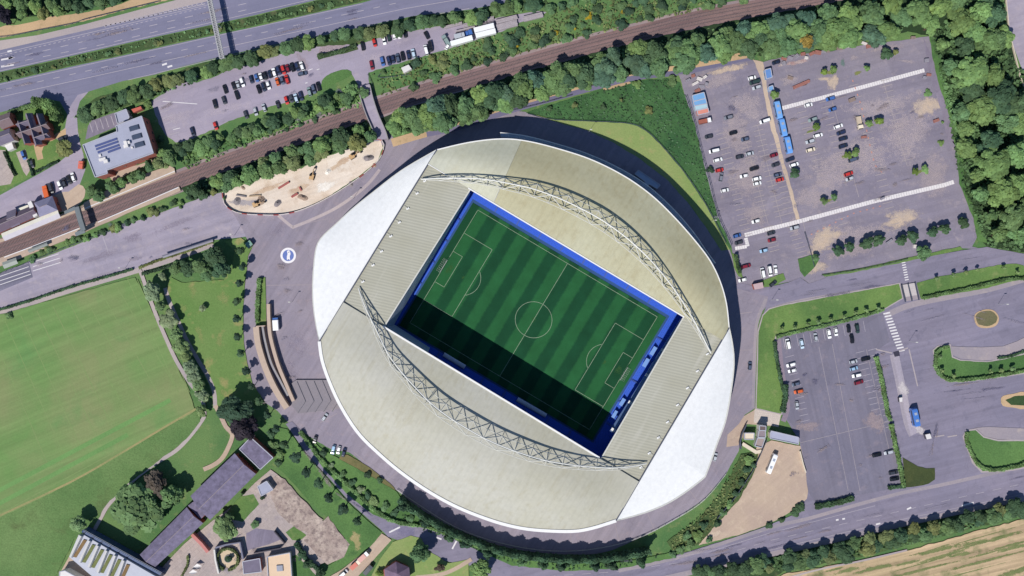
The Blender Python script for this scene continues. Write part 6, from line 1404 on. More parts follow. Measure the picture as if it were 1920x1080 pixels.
# office block with solar panels
o = flatb([(156, 272), (220, 247), (218, 236), (266, 218), (288, 287), (201, 319), (202, 325), (179, 332)], 9.5, FLATG, BRICK, 'red brick office block with grey flat roof, solar panels and dark rooflights', 'office building', 'office_building')
PV = pmat('solar_panel', L(84, 96, 150), .25, .05)
for a, b2 in (((178, 274.5), (219, 260)), ((180, 280), (221, 265.5)), ((183, 286), (223, 272)), ((202, 285.5), (225, 277))):
    p, q = W(*a, 9.9), W(*b2, 9.9); d = q - p; MB().box(((p.x + q.x) / 2, (p.y + q.y) / 2, 9.55), d.length, 1.0, .35, math.degrees(math.atan2(d.y, d.x))).build('solar_panel_row', PV, o)
for x, y in ((252, 240), (257, 256), (262, 271)):
    w = W(x, y, 9.6); c = MB().box((w.x, w.y, 9.55), 5.4, 2.3, .8, 16, .82).build('rooflight', pmat('rooflight_glass', L(72, 84, 108), .2, .1), o)
for x, y, sx, sy, h in ((238, 271, 1.6, 3.2, 1.6), (241, 268, 2.2, 1.4, 1.2), (235, 275, 1.2, 1.6, .9), (193, 299, 3.4, 1.4, 1.0), (200, 303, 2.0, 1.6, 1.4), (188, 292, 1.2, 1.2, .6), (248, 277, .9, .9, .6)):
    w = W(x, y, 9.6); MB().box((w.x, w.y, 9.55), sx, sy, h, 16).build('roof_plant', PALER, o)
flatb([(216, 213), (237, 205), (243, 220), (240, 225), (221, 232)], 4.5, FLATG, RENDER, 'low pale grey annexe on the upper side of the brick office block', 'annexe', 'annexe')
flatb([(246, 205), (264, 199), (266, 204), (250, 211)], 3.2, pmat('red_roof', L(206, 96, 78), .8, .1), BRICK, 'small red-roofed shed behind the brick office block', 'shed', 'shed', 0, False)
# crossing-gable house
def rot(cx, cy, dx, dy, a): return (cx + dx * math.cos(R(a)) - dy * math.sin(R(a)), cy + dx * math.sin(R(a)) + dy * math.cos(R(a)))
c0 = (63.5, 243.5); A0 = -18
o = gableb([rot(*c0, -30, -7, A0), rot(*c0, 30, -7, A0), rot(*c0, 30, 7, A0), rot(*c0, -30, 7, A0)], 5.4, 8.2, TILE, BRICK, 'big house with many crossing grey-brown gables at the left edge', 'house', 'gabled_house')
for (dx, dy, hw, hl, an) in ((0, 0, 7, 31, 90), (-19, 0, 6.5, 22, 90), (19, 0, 6.5, 24, 90), (-12, -17, 6, 13, 0), (12, 17, 6, 13, 0)):
    P = [rot(*rot(*c0, dx, dy, A0), sx * hl, sy * hw, A0 + an) for sx, sy in ((-1, -1), (1, -1), (1, 1), (-1, 1))]
    q = [W(a, b2, 5.38) for a, b2 in P]; k = sum(q, Vector((0, 0, 0))) / 4
    MB().prism([(k.x + (p.x - k.x) * .93, k.y + (p.y - k.y) * .93) for p in q], gz(k), 5.38, False).build('wing_wall', BRICK, o); roof_on(o, q, 5.38, 8.0, SLATE, BRICK)
gableb([(-4, 218), (19, 210), (26, 234), (3, 243)], 5, 7.4, TILE, BRICK, 'brown-roofed house at the left edge above the grey one')
gableb([(-8, 250), (18, 240), (27, 263), (-2, 274)], 5, 7.4, SLATE, RENDER, 'grey-roofed house at the left edge below the brown one')
flatb([(8, 273), (22, 267), (26, 278), (15, 283)], 3, PALER, RENDER, 'small white flat-roofed garage between the left edge houses', 'garage', 'garage', 0, False)
# station
o = gableb([(-30, 424), (64, 384), (72, 404), (-22, 446)], 4.6, 7.2, pmat('plum_slate', L(108, 92, 112), .85, .14), BRICK, 'old brick station building with long plum slate roof at the railway', 'station building', 'station_building')
q = [W(a, b2, 4.62) for a, b2 in ((12, 398), (30, 391), (38, 420), (22, 427))]; roof_on(o, q, 4.62, 7.0, SLATE, BRICK)
gableb([(64, 380), (98, 367), (108, 394), (74, 407)], 5, 7.6, pmat('blue_slate', L(136, 134, 166), .7, .12), BRICK, 'blue-grey hipped station house next to the platform canopy', 'station house', 'station_house', hip=.3)
flatb([(51, 380), (58, 376), (70, 403), (63, 408)], 5.6, PALER, RENDER, 'narrow pale flat roof between the two station roofs', 'link building', 'link_building', 0, False)
flatb([(33, 391), (52, 384), (54, 389), (36, 397)], 3.6, pmat('cream_roof', L(228, 224, 206), .7, .06), RENDER, 'short cream flat-roofed porch on the station road side', 'porch', 'station_porch', 0, False)
def canopy(P, h, m1, m2, label, cat, name, n=6):
    q = [W(a, b2, h) for a, b2 in P]; c = sum(q, Vector((0, 0, 0))) / 4; z = gz(c); o = empty(name, (c.x, c.y, z)); tag(o, label, cat)
    e, f = q[0].lerp(q[3], .45), q[1].lerp(q[2], .45); e.z = f.z = h + .5
    MB().grid([[q[0], e], [q[1], f]], .15).build('roof_slope', m1, o); MB().grid([[e, q[3]], [f, q[2]]], .15).build('roof_slope', m2, o)
    for i in range(n):
        p = q[3].lerp(q[2], (i + .5) / n).lerp(q[0].lerp(q[1], (i + .5) / n), .2); MB().tube((p.x, p.y, z), (p.x, p.y, h + .1), .1, 6).build('post', DARKM, o)
    return o
canopy([(2, 438), (108, 393), (114, 408), (9, 452)], 4.2, pmat('canopy_cream', L(236, 232, 216), .6, .05), pmat('canopy_grey', L(196, 190, 202), .6, .08), 'long cream and grey canopy over the station platform', 'canopy', 'platform_canopy', 8)
canopy([(52, 468), (88, 454), (90, 460), (55, 474)], 3.2, pmat('shelter_green', L(150, 158, 152), .6, .08), pmat('shelter_grey', L(128, 136, 136), .6, .08), 'small grey-green shelter on the south platform', 'shelter', 'platform_shelter', 4)
canopy([(4, 492), (30, 483), (34, 494), (8, 504)], 3.4, MATS['shelter_green'], MATS['shelter_green'], 'pale grey-green shelter roof at the left end of the south platform', 'shelter', 'platform_shelter', 4)
canopy([(304, 479), (399, 448), (400, 453), (306, 484)], 3.0, pmat('bus_shelter_roof', L(150, 148, 164), .3, .12), MATS['bus_shelter_roof'], 'long narrow glazed bus shelter beside the bus road', 'bus shelter', 'bus_shelter', 10)
# small huts
flatb([(459, 457), (468, 450), (474, 458), (465, 466)], 2.8, pmat('green_roof', L(120, 166, 150), .7, .08), WOODW, 'small green-roofed hut at the corner of the park lawn', 'hut', 'hut', 0, False)
flatb([(752, 127), (766, 121), (772, 129), (757, 137)], 3, PALER, RENDER, 'white flat-roofed hut on the grass above the railway', 'hut', 'hut', 0, False)
flatb([(1412, 533), (1430, 529), (1432, 540), (1415, 543)], 3, pmat('pink_roof', L(196, 166, 172), .8, .1), BRICK, 'small pinkish hut at the car park exit by the stadium', 'hut', 'hut', 0, False)
flatb([(1735, 815), (1744, 813), (1747, 822), (1738, 824)], 3, PALER, WOODW, 'little white-roofed kiosk below the blue bus', 'kiosk', 'kiosk', 0, False)
flatb([(1686, 746), (1692, 745), (1692, 753), (1687, 754)], 2.4, PALER, WOODW, 'tiny white ticket cabin left above the blue bus', 'cabin', 'ticket_cabin', 0, False)
flatb([(1190, 326), (1197, 319), (1238, 347), (1232, 354), (1217, 345), (1214, 350), (1207, 345), (1210, 341)], 6.0, pmat('shadow_box_roof', L(166, 186, 216), .5, .06), FAC, 'low flat entrance block in the shade of the north-east eaves', 'entrance block', 'entrance_block', .2, False)
# ticket office south-east of the stadium
o = flatb([(1444, 812), (1446, 808), (1497, 820), (1497, 833), (1444, 822)], 4.2, pmat('bluish_roof', L(170, 174, 200), .7, .05), CREAMW, 'cream ticket office with long bluish flat roof at the coach yard', 'ticket office', 'ticket_office', .3)
flatb([(1396, 812), (1414, 812), (1413, 824), (1396, 824)], 3.6, pmat('cream_flat_roof', L(232, 216, 192), .8, .05), CREAMW, 'cream cube building at the left of the ticket office court', 'building', 'cube_building', .3, False)
flatb([(1420, 821), (1434, 822), (1428, 839), (1415, 836)], 3.4, pmat('taupe_roof', L(166, 148, 146), .85, .08), RENDER, 'taupe flat-roofed building next to the cream cube', 'building', 'taupe_building', .5, False)
flatb([(1423, 807), (1435, 807), (1435, 820), (1421, 820)], 4.4, pmat('mauve_roof', L(146, 132, 142), .85, .08), RENDER, 'mauve flat-roofed block above the taupe one', 'building', 'mauve_building', .3, False)
flatb([(1424, 798), (1436, 799), (1436, 807), (1424, 807)], 5.6, pmat('brown_roof', L(112, 94, 94), .85, .08), RENDER, 'small brown-topped tower block casting a long shade on the flagstones', 'tower', 'stair_tower', .2, False)
def wall(P, w, h, mat, label, cat='wall', name='wall', closed=False):
    pts = px(P, h); z = gz(along(pts, .5)); o = MB().ribbon(pts, w, z, z + h).build(name, mat); return tag(o, label, cat)
wall([(1400, 796), (1392, 812), (1388, 830), (1390, 842)], .5, 2.6, DARKM, 'curved dark wall round the left of the cream cube building')
wall([(1392, 832), (1418, 848), (1428, 846)], 1.8, 1.0, CREAMW, 'low broad cream wall below the cream cube building')
wall([(1438, 824), (1426, 852), (1410, 885), (1380, 930), (1345, 972)], .25, 1.8, DARKM, 'long thin fence between scrub bank and coach yard', 'fence', 'fence')
wall([(1500, 846), (1506, 870), (1511, 886)], .4, 1.4, CREAMW, 'short pale wall at the right of the coach yard')
# site cabins
BLU = pmat('cabin_blue', L(110, 170, 226), .5, .06); PALEB = pmat('cabin_pale', L(170, 208, 222), .5, .06); REDC = pmat('cabin_red', L(226, 140, 120), .5, .06)
def cabin(P, h, roof, wallm, label): return flatb(P, h, roof, wallm, label, 'site cabin', 'site_cabin', .06, True)
cabin([(1298, 179), (1320, 173), (1323, 184), (1300, 190)], 2.8, BLU, BLU, 'topmost blue site cabin in the stack by the meadow')
cabin([(1300, 190.5), (1323, 184.5), (1325.5, 194), (1302, 198.5)], 2.8, BLU, BLU, 'second blue site cabin, under the topmost by the meadow')
cabin([(1302, 199), (1325.5, 194.5), (1327, 202), (1304, 207)], 2.8, PALEB, PALEB, 'pale blue site cabin between blue and red ones')
cabin([(1307, 207.5), (1327.5, 202.5), (1329.5, 211), (1309, 215.5)], 2.8, REDC, REDC, 'salmon red site cabin at the lower end of the stack')
cabin([(1434, 131), (1445, 128), (1448, 145), (1437, 148)], 2.9, pmat('box_blue', L(96, 146, 214), .5, .06), BLU, 'single blue cabin at the top of the dirt path')
cabin([(1441, 163), (1449, 160), (1451, 169), (1442, 171)], 2.6, BLU, BLU, 'small square light blue cabin above the bright green tree')
# long slate halls, south-west
gableb([(262, 1040), (350, 951), (381, 981), (291, 1063)], 6.5, 8.4, SLATE2, BRICK, 'lower long hall with a violet slate roof in the south-west', 'hall', 'slate_roofed_hall')
gableb([(357, 930), (440, 850), (480, 889), (394, 975)], 6.8, 9.0, SLATE2, BRICK, 'upper long hall with a violet slate roof in the south-west', 'hall', 'slate_roofed_hall')
flatb([(449, 842), (470, 820), (512, 858), (488, 880)], 5.6, SLATE2, BRICK, 'square slate-roofed end block of the upper long hall', 'block', 'end_block', .2, False)
flatb([(352, 948), (366, 938), (388, 962), (376, 974)], 6.0, SLATE2, BRICK, 'short slate link between the two long halls', 'link building', 'link_building', 0, False)
# ribbed building with planted roof strips
o = flatb([(147, 1003), (158, 1003), (300, 1085), (230, 1130), (129, 1044), (131, 1040)], 7.5, pmat('ribbed_base_roof', L(190, 194, 210), .7, .06), RENDER, 'modern building with ribbed pale roof strips and planted gutters', 'building', 'ribbed_roof_building', 0, False)
d = Vector((21.2, 12.2))
for i in range(6):
    a = Vector((149, 1004)) + d * i * .76; b2 = Vector((130, 1043)) + d * i * .80
    if i == 5: pass
    w_ = Vector((5.6, 3.0)); P = [a, a + w_, b2 + w_, b2]
    g = [[W(*P[0], 8.5), W(*(P[0] + w_ * .6), 9.6), W(*P[1], 8.3)], [W(*P[3], 8.5), W(*(P[3] + w_ * .6), 9.6), W(*P[2], 8.3)]]
    MB().grid(g, .9).build('roof_rib', PALER, o)
    P2 = [a + Vector((7.6, 7.5)), a + Vector((14, 9.2)), b2 + Vector((13, 2.5)), b2 + Vector((7, 1.0))]
    MB().prism([W(*p, 7.8) for p in P2], 7.45, 7.9).build('planted_strip', (BROWNR if i in (0, 5) else GREENR), o)
w0, w1 = W(149, 1002, 8), W(296, 1083, 8); d3 = (w1 - w0); 
MB().ribbon([w0 + Vector((.8, 1.4, 0)), w1 + Vector((.8, 1.4, 0))], 1.4, 0.5, 6.9).build('glazed_front', pmat('blue_glazing', L(70, 92, 140), .15, .1), o)
for k in range(3): MB().ribbon([w0 + Vector((1.6, 2.2 - k * .5, 0)), w1 + Vector((1.6, 2.2 - k * .5, 0))], .12, 7.0 + k * .3, 7.15 + k * .3).build('louvre', FAC, o)
flatb([(112, 1072), (122, 1070), (176, 1100), (110, 1110)], 6, PALER, RENDER, 'white corner of the second ribbed building at the bottom edge', 'building', 'ribbed_roof_building', .2, False)
layer('terrace_paving', [(131, 1043), (148, 1050), (182, 1078), (160, 1092), (116, 1070)], G_SAND)
# courtyard walls and low blocks
wall([(360, 1002), (378, 1020), (390, 1035)], 1.6, 3.0, pmat('pink_brick_wall', L(206, 126, 120), .85, .1), 'thick pinkish red garden wall in the courtyard')
wall([(402, 1030), (404, 1050), (410, 1075)], .8, 3.0, RENDER, 'white courtyard wall left of the round paved court')
wall([(404, 1027), (425, 1021), (450, 1017), (456, 1048)], .8, 3.2, pmat('slate_wall', L(120, 122, 146), .8, .1), 'angled grey wall round the top of the round paved court')
wall([(514, 996), (534, 1019), (526, 1028), (476, 1037)], .5, 2.4, WOODW, 'angled dark wall right of the courtyard tarmac')
cc = W(428.5, 1047, 0); zc = gz(cc) + .01
o = empty('round_court', (cc.x, cc.y, zc)); tag(o, 'round sandy court with a ring hedge and planted middle', 'court')
disc(cc, 4.9, zc + .02, 32).build('paving', pmat('sandy_paving', L(214, 190, 160), .9, .08), o)
disc(cc, 1.7, zc + .5, 16).build('planter_soil', pmat('planter_soil', (.03, .05, .025, 1), .95), o)
m = MB()
for i in range(24):
    t0, t1 = i * math.pi / 12, (i + 1) * math.pi / 12; m.tube((cc.x + 1.8 * math.cos(t0), cc.y + 1.8 * math.sin(t0), zc + .3), (cc.x + 1.8 * math.cos(t1), cc.y + 1.8 * math.sin(t1), zc + .3), .22, 6)
m.build('planter_rim', CONCR, o)
hedge([(428.5 + 20 * math.cos(t), 1047 + 20 * math.sin(t)) for t in np.linspace(-4.4, 1.5, 18)], 1.3, 1.6, 'olive green', 'ring hedge round the sandy court', 31, smooth=0)
flatb([(455, 1053), (487, 1047), (490, 1072), (457, 1076)], 3.4, SLATE, BRICK, 'flat slate-grey block right of the round court', 'block', 'low_block', .2, False)
o = flatb([(501, 1044), (544, 1036), (548, 1092), (504, 1092)], 3.6, pmat('peach_roof', L(232, 200, 166), .85, .05), CREAMW, 'peach-coloured square flat roof with a rooflight at the bottom', 'building', 'square_building', .6, False)
w = W(525, 1065, 3.6); MB().box((w.x, w.y, 3.58), 3.4, 3.2, .7, 4, .9).build('rooflight', pmat('grey_rooflight', L(140, 146, 166), .3, .1), o)
flatb([(483, 912), (500, 902), (512, 918), (490, 930)], 3.4, FLATG, RENDER, 'low grey block beside the upper demolition ground', 'block', 'low_block', .2, False)
for i, (x, y) in enumerate(((370, 1061), (362, 1072))):
    w = W(x, y, 2.4); o = empty('awning', (w.x, w.y, gz(w))); tag(o, '%s white shade awning in the courtyard' % ('upper' if i == 0 else 'lower'), 'awning', 'shade awnings in the courtyard')
    MB().add([(w.x - 2.2, w.y - .6, 2.4), (w.x, w.y - 1.2, 3.0), (w.x + 2.3, w.y - .2, 2.4), (w.x, w.y + 1.2, 2.7)], [(0, 1, 2, 3)]).build('canvas', PALER, o)
    for dx, dy in ((-2.2, -.6), (2.3, -.2), (0, 1.2)): MB().tube((w.x + dx, w.y + dy, .4), (w.x + dx, w.y + dy, 2.5), .06, 5).build('pole', GREYM, o)
# hexagonal house at the bottom
hx = [W(745 + 27 * math.cos(R(a)), 1078 + 25 * math.sin(R(a)), 5) for a in range(-95, 265, 60)]; c = W(745, 1078, 0); z = gz(c); o = empty('hexagonal_house', (c.x, c.y, z)); tag(o, 'hexagonal house with a pointed violet and rust roof', 'house')
MB().prism([(c.x + (p.x - c.x) * .93 - .8, c.y + (p.y - c.y) * .93, 0) for p in hx], z, 5, False).build('wall', BRICK, o)
ap = W(745, 1076, 8.5); m = MB(); V = hx + [ap]; m.add(V, [up(V, (i, (i + 1) % 6, 6)) for i in range(6)]); m.build('roof', pmat('rusty_slate', L(122, 100, 126), .85, .3, .35), o)
windows(o, [(c.x + (p.x - c.x) * .935 - .8, c.y + (p.y - c.y) * .935) for p in hx], 5)

# ---------------------------------------------------------------- bridges, ramps, fences, yards
# road bridge over the railway
P = [(692, 160), (694, 185), (702, 215), (714, 242)]; b0 = W(702, 212, 1.4); o = empty('road_bridge', b0); tag(o, 'narrow road bridge carrying the lane over the railway', 'bridge')
mid = [(682, 160), (688, 185), (698, 215), (711, 245), (716, 262)]
MB().ribbon([W(a, b2, 1.6) for a, b2 in catmull([Vector(p) for p in mid], 4)], 6.0, .9, 1.6).build('deck', G_LOTN, o)
for dx, l in ((-11.5, 'l'), (11.5, 'r')):
    MB().ribbon([W(a + dx, b2, 2.6) for a, b2 in catmull([Vector(p) for p in mid], 4)], .45, .9, 3.0).build('parapet', CONCR, o)
# station footbridge
o = empty('station_footbridge', W(150, 412, 0)); tag(o, 'covered grey-green footbridge across the railway by the station', 'footbridge')
FBM = pmat('footbridge_roof', L(112, 122, 128), .5, .1)
MB().ribbon([W(143, 388, 7), W(149, 410, 7), (W(156, 432, 7))], 2.4, 5.0, 7.0).build('covered_span', FBM, o)
MB().grid([[W(120, 396, 2.5), W(121, 402, 2.5)], [W(140, 387, 6.6), W(142, 393, 6.6)]], .4).build('stair', FBM, o)
MB().grid([[W(140, 436, 2.5), W(142, 443, 2.5)], [W(157, 429, 6.6), W(160, 436, 6.6)]], .4).build('stair', FBM, o)
for x, y in ((144, 394), (155, 430)):
    for s in (-1, 1): MB().tube(W(x + 2 * s, y, 0), W(x + 2 * s, y, 5), .15, 6).build('leg', FBM, o)
# gantry bridge over the main road
o = empty('lattice_footbridge', W(404, 54, 0)); tag(o, 'slender grey lattice footbridge across the dual carriageway', 'footbridge')
g0, g1 = W(390, -12, 8.2), W(416, 109, 8.2); d = (g1 - g0).normalized(); s = Vector((-d.y, d.x, 0)) * 1.0; n = 26
MB().ribbon([g0, g1], 1.9, 7.1, 7.3).build('deck', pmat('gantry_deck', L(150, 148, 158), .8, .15, 1.0), o)
for sg in (-1, 1):
    m = MB(); m.tube(g0 + s * sg, g1 + s * sg, .17, 6); m.tube(g0 + s * sg - Vector((0, 0, 1)), g1 + s * sg - Vector((0, 0, 1)), .15, 6)
    for i in range(n):
        a, b2 = g0.lerp(g1, i / n) + s * sg, g0.lerp(g1, (i + 1) / n) + s * sg; m.tube(a, b2 - Vector((0, 0, 1)), .07, 4)
    m.build('side_truss', pmat('gantry_steel', L(196, 196, 198), .5, .08), o)
m = MB()
for i in range(n + 1):
    p = g0.lerp(g1, i / n); m.tube(p - s, p + s, .09, 4)
    if i < n: m.tube(p - s, g0.lerp(g1, (i + 1) / n) + s, .06, 4)
m.build('top_lacing', MATS['gantry_steel'], o)
for t in (.47, .985):
    p = g0.lerp(g1, t)
    for sg in (-1, 1): MB().tube((p.x + s.x * sg, p.y + s.y * sg, 0), p + s * sg - Vector((0, 0, 1)), .25, 8).build('leg', GREYM, o)
# curved access ramp: two tan walls with a sunken way between
o = empty('access_ramp', W(515, 690, 0)); tag(o, 'curved double access ramp with tan parapets beside the avenue', 'ramp')
TANM = pmat('tan_concrete', L(196, 172, 154), .85, .08); zc = gz(W(515, 690))
o1 = [(480, 613), (484, 645), (496, 685), (512, 722), (528, 750), (538, 765)]; i1 = [(497, 613), (503, 645), (515, 685), (534, 720), (552, 750)]
MB().ribbon(catmull(px(o1, 3), 5), 2.9, zc, 3.4).build('outer_parapet', TANM, o)
MB().ribbon(catmull(px([(492, 612), (497, 640), (508, 680), (524, 712), (540, 742)], 3), 5), 1.0, zc, 3.0).build('middle_wall', CONCR, o)
MB().ribbon(catmull(px([(503, 570), (504, 600), (507, 632), (520, 680), (534, 715), (550, 752)], 3), 5), 1.7, zc, 3.2).build('inner_parapet', TANM, o)
MB().ribbon(catmull(px([(488, 610), (493, 645), (504, 684), (520, 720), (540, 756)], .5), 5), 4.2, zc, zc + .4).build('ramp_floor', pmat('ramp_floor', L(110, 106, 126), .85), o)
wall([(480, 612), (497, 611)], .5, 3.2, TANM, 'short tan wall closing the top of the curved access ramp')
# queue barriers
for i in range(5):
    x = 558 + i * 15.8; y = 715 - i * 0.5
    q = empty('queue_barrier', W(x + 10, y + 30, 0)); q.location.z = gz(W(x + 10, y + 30)); WO[q.name] = q.location.copy(); tag(q, 'chevron-shaped queue barrier, %s from left beside the curved ramp' % nth(i), 'barrier', 'queue barriers on the concourse')
    z = q.location.z
    for a, b2 in (((x, y), (x + 16, y + 37)), ((x + 16, y + 37), (x + 2, y + 58))):
        m = MB(); p0, p1 = W(*a, z), W(*b2, z)
        for h in (.5, 1.1): m.tube(p0 + Vector((0, 0, h)), p1 + Vector((0, 0, h)), .09, 5)
        for j in range(6): p = p0.lerp(p1, j / 5); m.tube(p, p + Vector((0, 0, 1.15)), .07, 5)
        m.build('rail', DARKM, q)
        MB().ribbon([p0, p1], .7, z, z + .16).build('plinth', CONCR, q)
layer('queue_paving', [(548, 718), (556, 712), (620, 712), (640, 765), (560, 775), (548, 760)], gmat('queue_paving', L(140, 134, 144), L(152, 142, 148), finev=.1))
# hoarding round the building site
HP = catmull([Vector(p) for p in ((417, 362), (420, 380), (428, 390), (448, 399.5), (490, 403), (535, 401.5), (580, 388), (630, 362), (680, 328), (710, 300), (720, 276), (717, 264), (706, 261))], 6)
o = empty('site_hoarding', W(560, 395, 0)); tag(o, 'curved red and white hoarding round the chalky building site', 'hoarding')
Ws = [W(a, b2, 1) for a, b2 in HP]
for i in range(40):
    a, b2 = along(Ws, i / 40), along(Ws, (i + .98) / 40); z = gz(a)
    MB().ribbon([(a.x, a.y), (b2.x, b2.y)], .35, z, z + 1.5).build('panel', pmat('hoarding_white', L(218, 206, 204), .6) if (i % 3 or 16 < i < 30) else pmat('hoarding_red', L(178, 70, 66), .6), o)
# plant and clutter on the building site
DIGM = pmat('digger_yellow', L(210, 168, 112), .5); REDM = pmat('red_barrier_plastic', L(176, 88, 84), .6); TIM = pmat('timber', L(176, 152, 122), .85, .15, 1.2)
def digger(x, y, ang, label):
    p = W(x, y, 1); z = gz(p); o = empty('digger', (p.x, p.y, z), R(ang)); tag(o, label, 'digger')
    def P(n, m, mat): c = bpy.data.objects.new(n, me_(n, m, mat)); COL.objects.link(c); c.parent = o
    for s in (-1, 1): P('track', MB().box((0, s * 1.0, 0), 3.2, .5, .8, 0, .86), TYRE)
    P('body', MB().box((-.3, 0, .85), 2.6, 2.2, 1.0), DIGM); P('cab', MB().box((.5, .6, 1.85), 1.2, .9, 1.1, 0, .85), CGLASS)
    P('boom', MB().tube((.9, -.3, 1.4), (3.2, -.3, 3.2), .2, 6).tube((3.2, -.3, 3.2), (4.6, -.3, 1.3), .15, 6), DIGM); P('bucket', MB().box((4.7, -.3, .7), .8, 1.0, .7, 0, .7), TYRE)
digger(661, 293, 30, 'yellow digger near the right end of the building site')
digger(585, 331, 75, 'yellow digger among dark shadows in the middle of the building site')
digger(480, 383, 20, 'yellow digger at the lower left of the building site')
def pile(x, y, r, h, mat, label, cat='heap', name='spoil_heap', seed=0):
    r0 = random.Random(seed + int(x)); p = W(x, y); z = gz(p) - .05; m = MB(); nr, na = 5, 18; V = []
    for i in range(nr + 1):
        k = i / nr
        for j in range(na):
            a = 2 * math.pi * j / na; q = r / PPM * k * (1 + .25 * math.sin(2 * a + x) + r0.uniform(-.1, .1)); V.append((p.x + q * math.cos(a), p.y + q * math.sin(a) * .75, z + h * (1 - k) ** 1.2 * (1 + r0.uniform(-.2, .2)) if i < nr else z))
    F = [(i * na + j, (i + 1) * na + j, (i + 1) * na + (j + 1) % na, i * na + (j + 1) % na) for i in range(nr) for j in range(na)]
    return tag(mk(name, V, F, mat), label, cat)
SOIL = pmat('brown_soil', L(168, 144, 126), .95, .2, .6); GRAV = pmat('grey_gravel', L(140, 132, 136), .95, .2, .8); CHK = pmat('chalk_spoil', L(240, 232, 222), .95, .1, .6)
for x, y, r, h, mt_, lb in ((568, 370, 9, 1.6, SOIL, 'round brown soil heap in the middle of the building site'), (692, 296, 9, 1.8, GRAV, 'round grey gravel heap at the right end of the building site'), (445, 377, 9, 1.4, GRAV, 'grey heap at the left end of the building site'), (521, 381, 8, 1.6, GRAV, 'dark spiky heap at the lower middle of the building site'),
      (489, 376, 10, 1.5, SOIL, 'brown heap right of the left digger'), (456, 347 + 5, 5, .8, SOIL, 'small brown heap at the upper left of the building site'), (615, 322, 7, 1.0, CHK, 'small chalk heap in the middle of the building site'), (658, 345, 6, 1.2, GRAV, 'small grey heap against the hoarding'), (702, 310, 5, .9, SOIL, 'small brown heap against the right hoarding')):
    pile(x, y, r, h, mt_, lb)
def slab(x, y, ang, sx, sy, h, mat, label, cat, name, group=None):
    p = W(x, y, h); z = gz(p); m = MB(); n = max(1, int(sy / .5))
    c, s = math.cos(R(ang)), math.sin(R(ang))
    for k in range(n):
        for l in range(2):
            t = (k + .5) / n - .5; ox = rnd.uniform(-.06, .06) * sx * .3
            m.box((p.x - s * t * sy + c * ox, p.y + c * t * sy + s * ox, z + l * h / 2), sx, sy / n * .9, h / 2 * .95, ang + rnd.uniform(-.6, .6))
    return tag(m.build(name, mat), label, cat, group)
slab(532, 347, 32, 6.4, .9, 1.0, REDM, 'straight red plastic barrier row on the building site', 'barrier', 'plastic_barrier'); slab(552, 366, 30, 3.6, 1.0, 1.0, REDM, 'short red barrier below the straight one on the building site', 'barrier', 'plastic_barrier')
slab(563, 354, -60, 2.0, .8, .9, REDM, 'small red barrier at the corner of the excavation', 'barrier', 'plastic_barrier')
slab(530, 322, 20, 5.8, .8, .6, TIM, 'bundle of timber at the top edge of the building site', 'timber stack', 'timber_stack'); slab(666, 286, 20, 4.2, .8, .6, TIM, 'bundle of timber beside the right digger', 'timber stack', 'timber_stack')
slab(452, 367, -10, 5, .8, .8, GRAV, 'row of grey blocks at the left of the building site', 'block row', 'block_row'); slab(478, 367, 5, 6, .7, .8, TIM, 'row of boards right of the grey blocks', 'timber stack', 'timber_stack')
# plank stacks east of the northern car park
PLK = pmat('weathered_planks', L(172, 162, 170), .85, .16, 1.0)
for i, (x, y, sx, sy) in enumerate(((850, 47, 9, 1.4), (890, 43, 12, 2.0), (908, 37, 10, 1.6), (950, 36, 11, 2.2), (950, 47, 11, 3.2), (915, 45, 6, 1.4), (1000, 31, 10, 2.6), (872, 54, 10, .8))):
    slab(x, y, 14, sx, sy, 1.6, PLK, 'stack of weathered grey planks, %s from left beyond the white trailers' % nth(sorted(range(8), key=lambda j: (850, 890, 908, 950, 950.5, 915, 1000, 872)[j]).index(i)), 'plank stack', 'plank_stack', 'plank stacks at the car park east end')
# rubbish and pallets along the top of the north-east car park
JUNK = [pmat('junk_white', L(222, 214, 212), .8, .15, 1.5), pmat('junk_rust', L(168, 108, 98), .85, .2, 1.5), pmat('junk_brown', L(150, 130, 122), .85, .2, 1.5), pmat('junk_grey', L(150, 146, 160), .85, .2, 1.5)]
jl = [(1470, 110), (1482, 108), (1494, 105), (1506, 101), (1512, 108), (1523, 100), (1534, 98), (1543, 97), (1553, 96), (1575, 90), (1588, 87), (1622, 81), (1630, 86), (1713, 70), (1734, 145), (1742, 140), (1756, 226), (1738, 113), (1300, 142), (1312, 148), (1322, 144), (1304, 156), (1316, 162), (1308, 170), (1325, 157), (1290, 150), (1598, 187), (1620, 257), (1482, 146), (1655, 372), (1668, 453), (1716, 462), (1470, 118)]
for i, (x, y) in enumerate(jl):
    k = rnd.randrange(4); where = 'along the car park top edge' if y < 120 and x > 1400 else ('above the blue site cabins' if x < 1400 else 'lying loose in the north-east car park')
    order = sorted([q for q in jl if (q[1] < 120 and q[0] > 1400) == (y < 120 and x > 1400) and (q[0] < 1400) == (x < 1400)])
    slab(x, y, rnd.uniform(-20, 40), rnd.uniform(1.6, 3.4), rnd.uniform(1.0, 2.0), rnd.uniform(.6, 1.4), JUNK[k], '%s pile of pallets and boards, %s from left %s' % (('white', 'rusty', 'brown', 'grey')[k], nth(order.index((x, y))), where), 'pallet pile', 'pallet_pile')
slab(1503, 158, 24, 9, 1.6, .8, JUNK[1], 'long dark rusty scrap heap on the car park tarmac', 'scrap heap', 'scrap_heap')
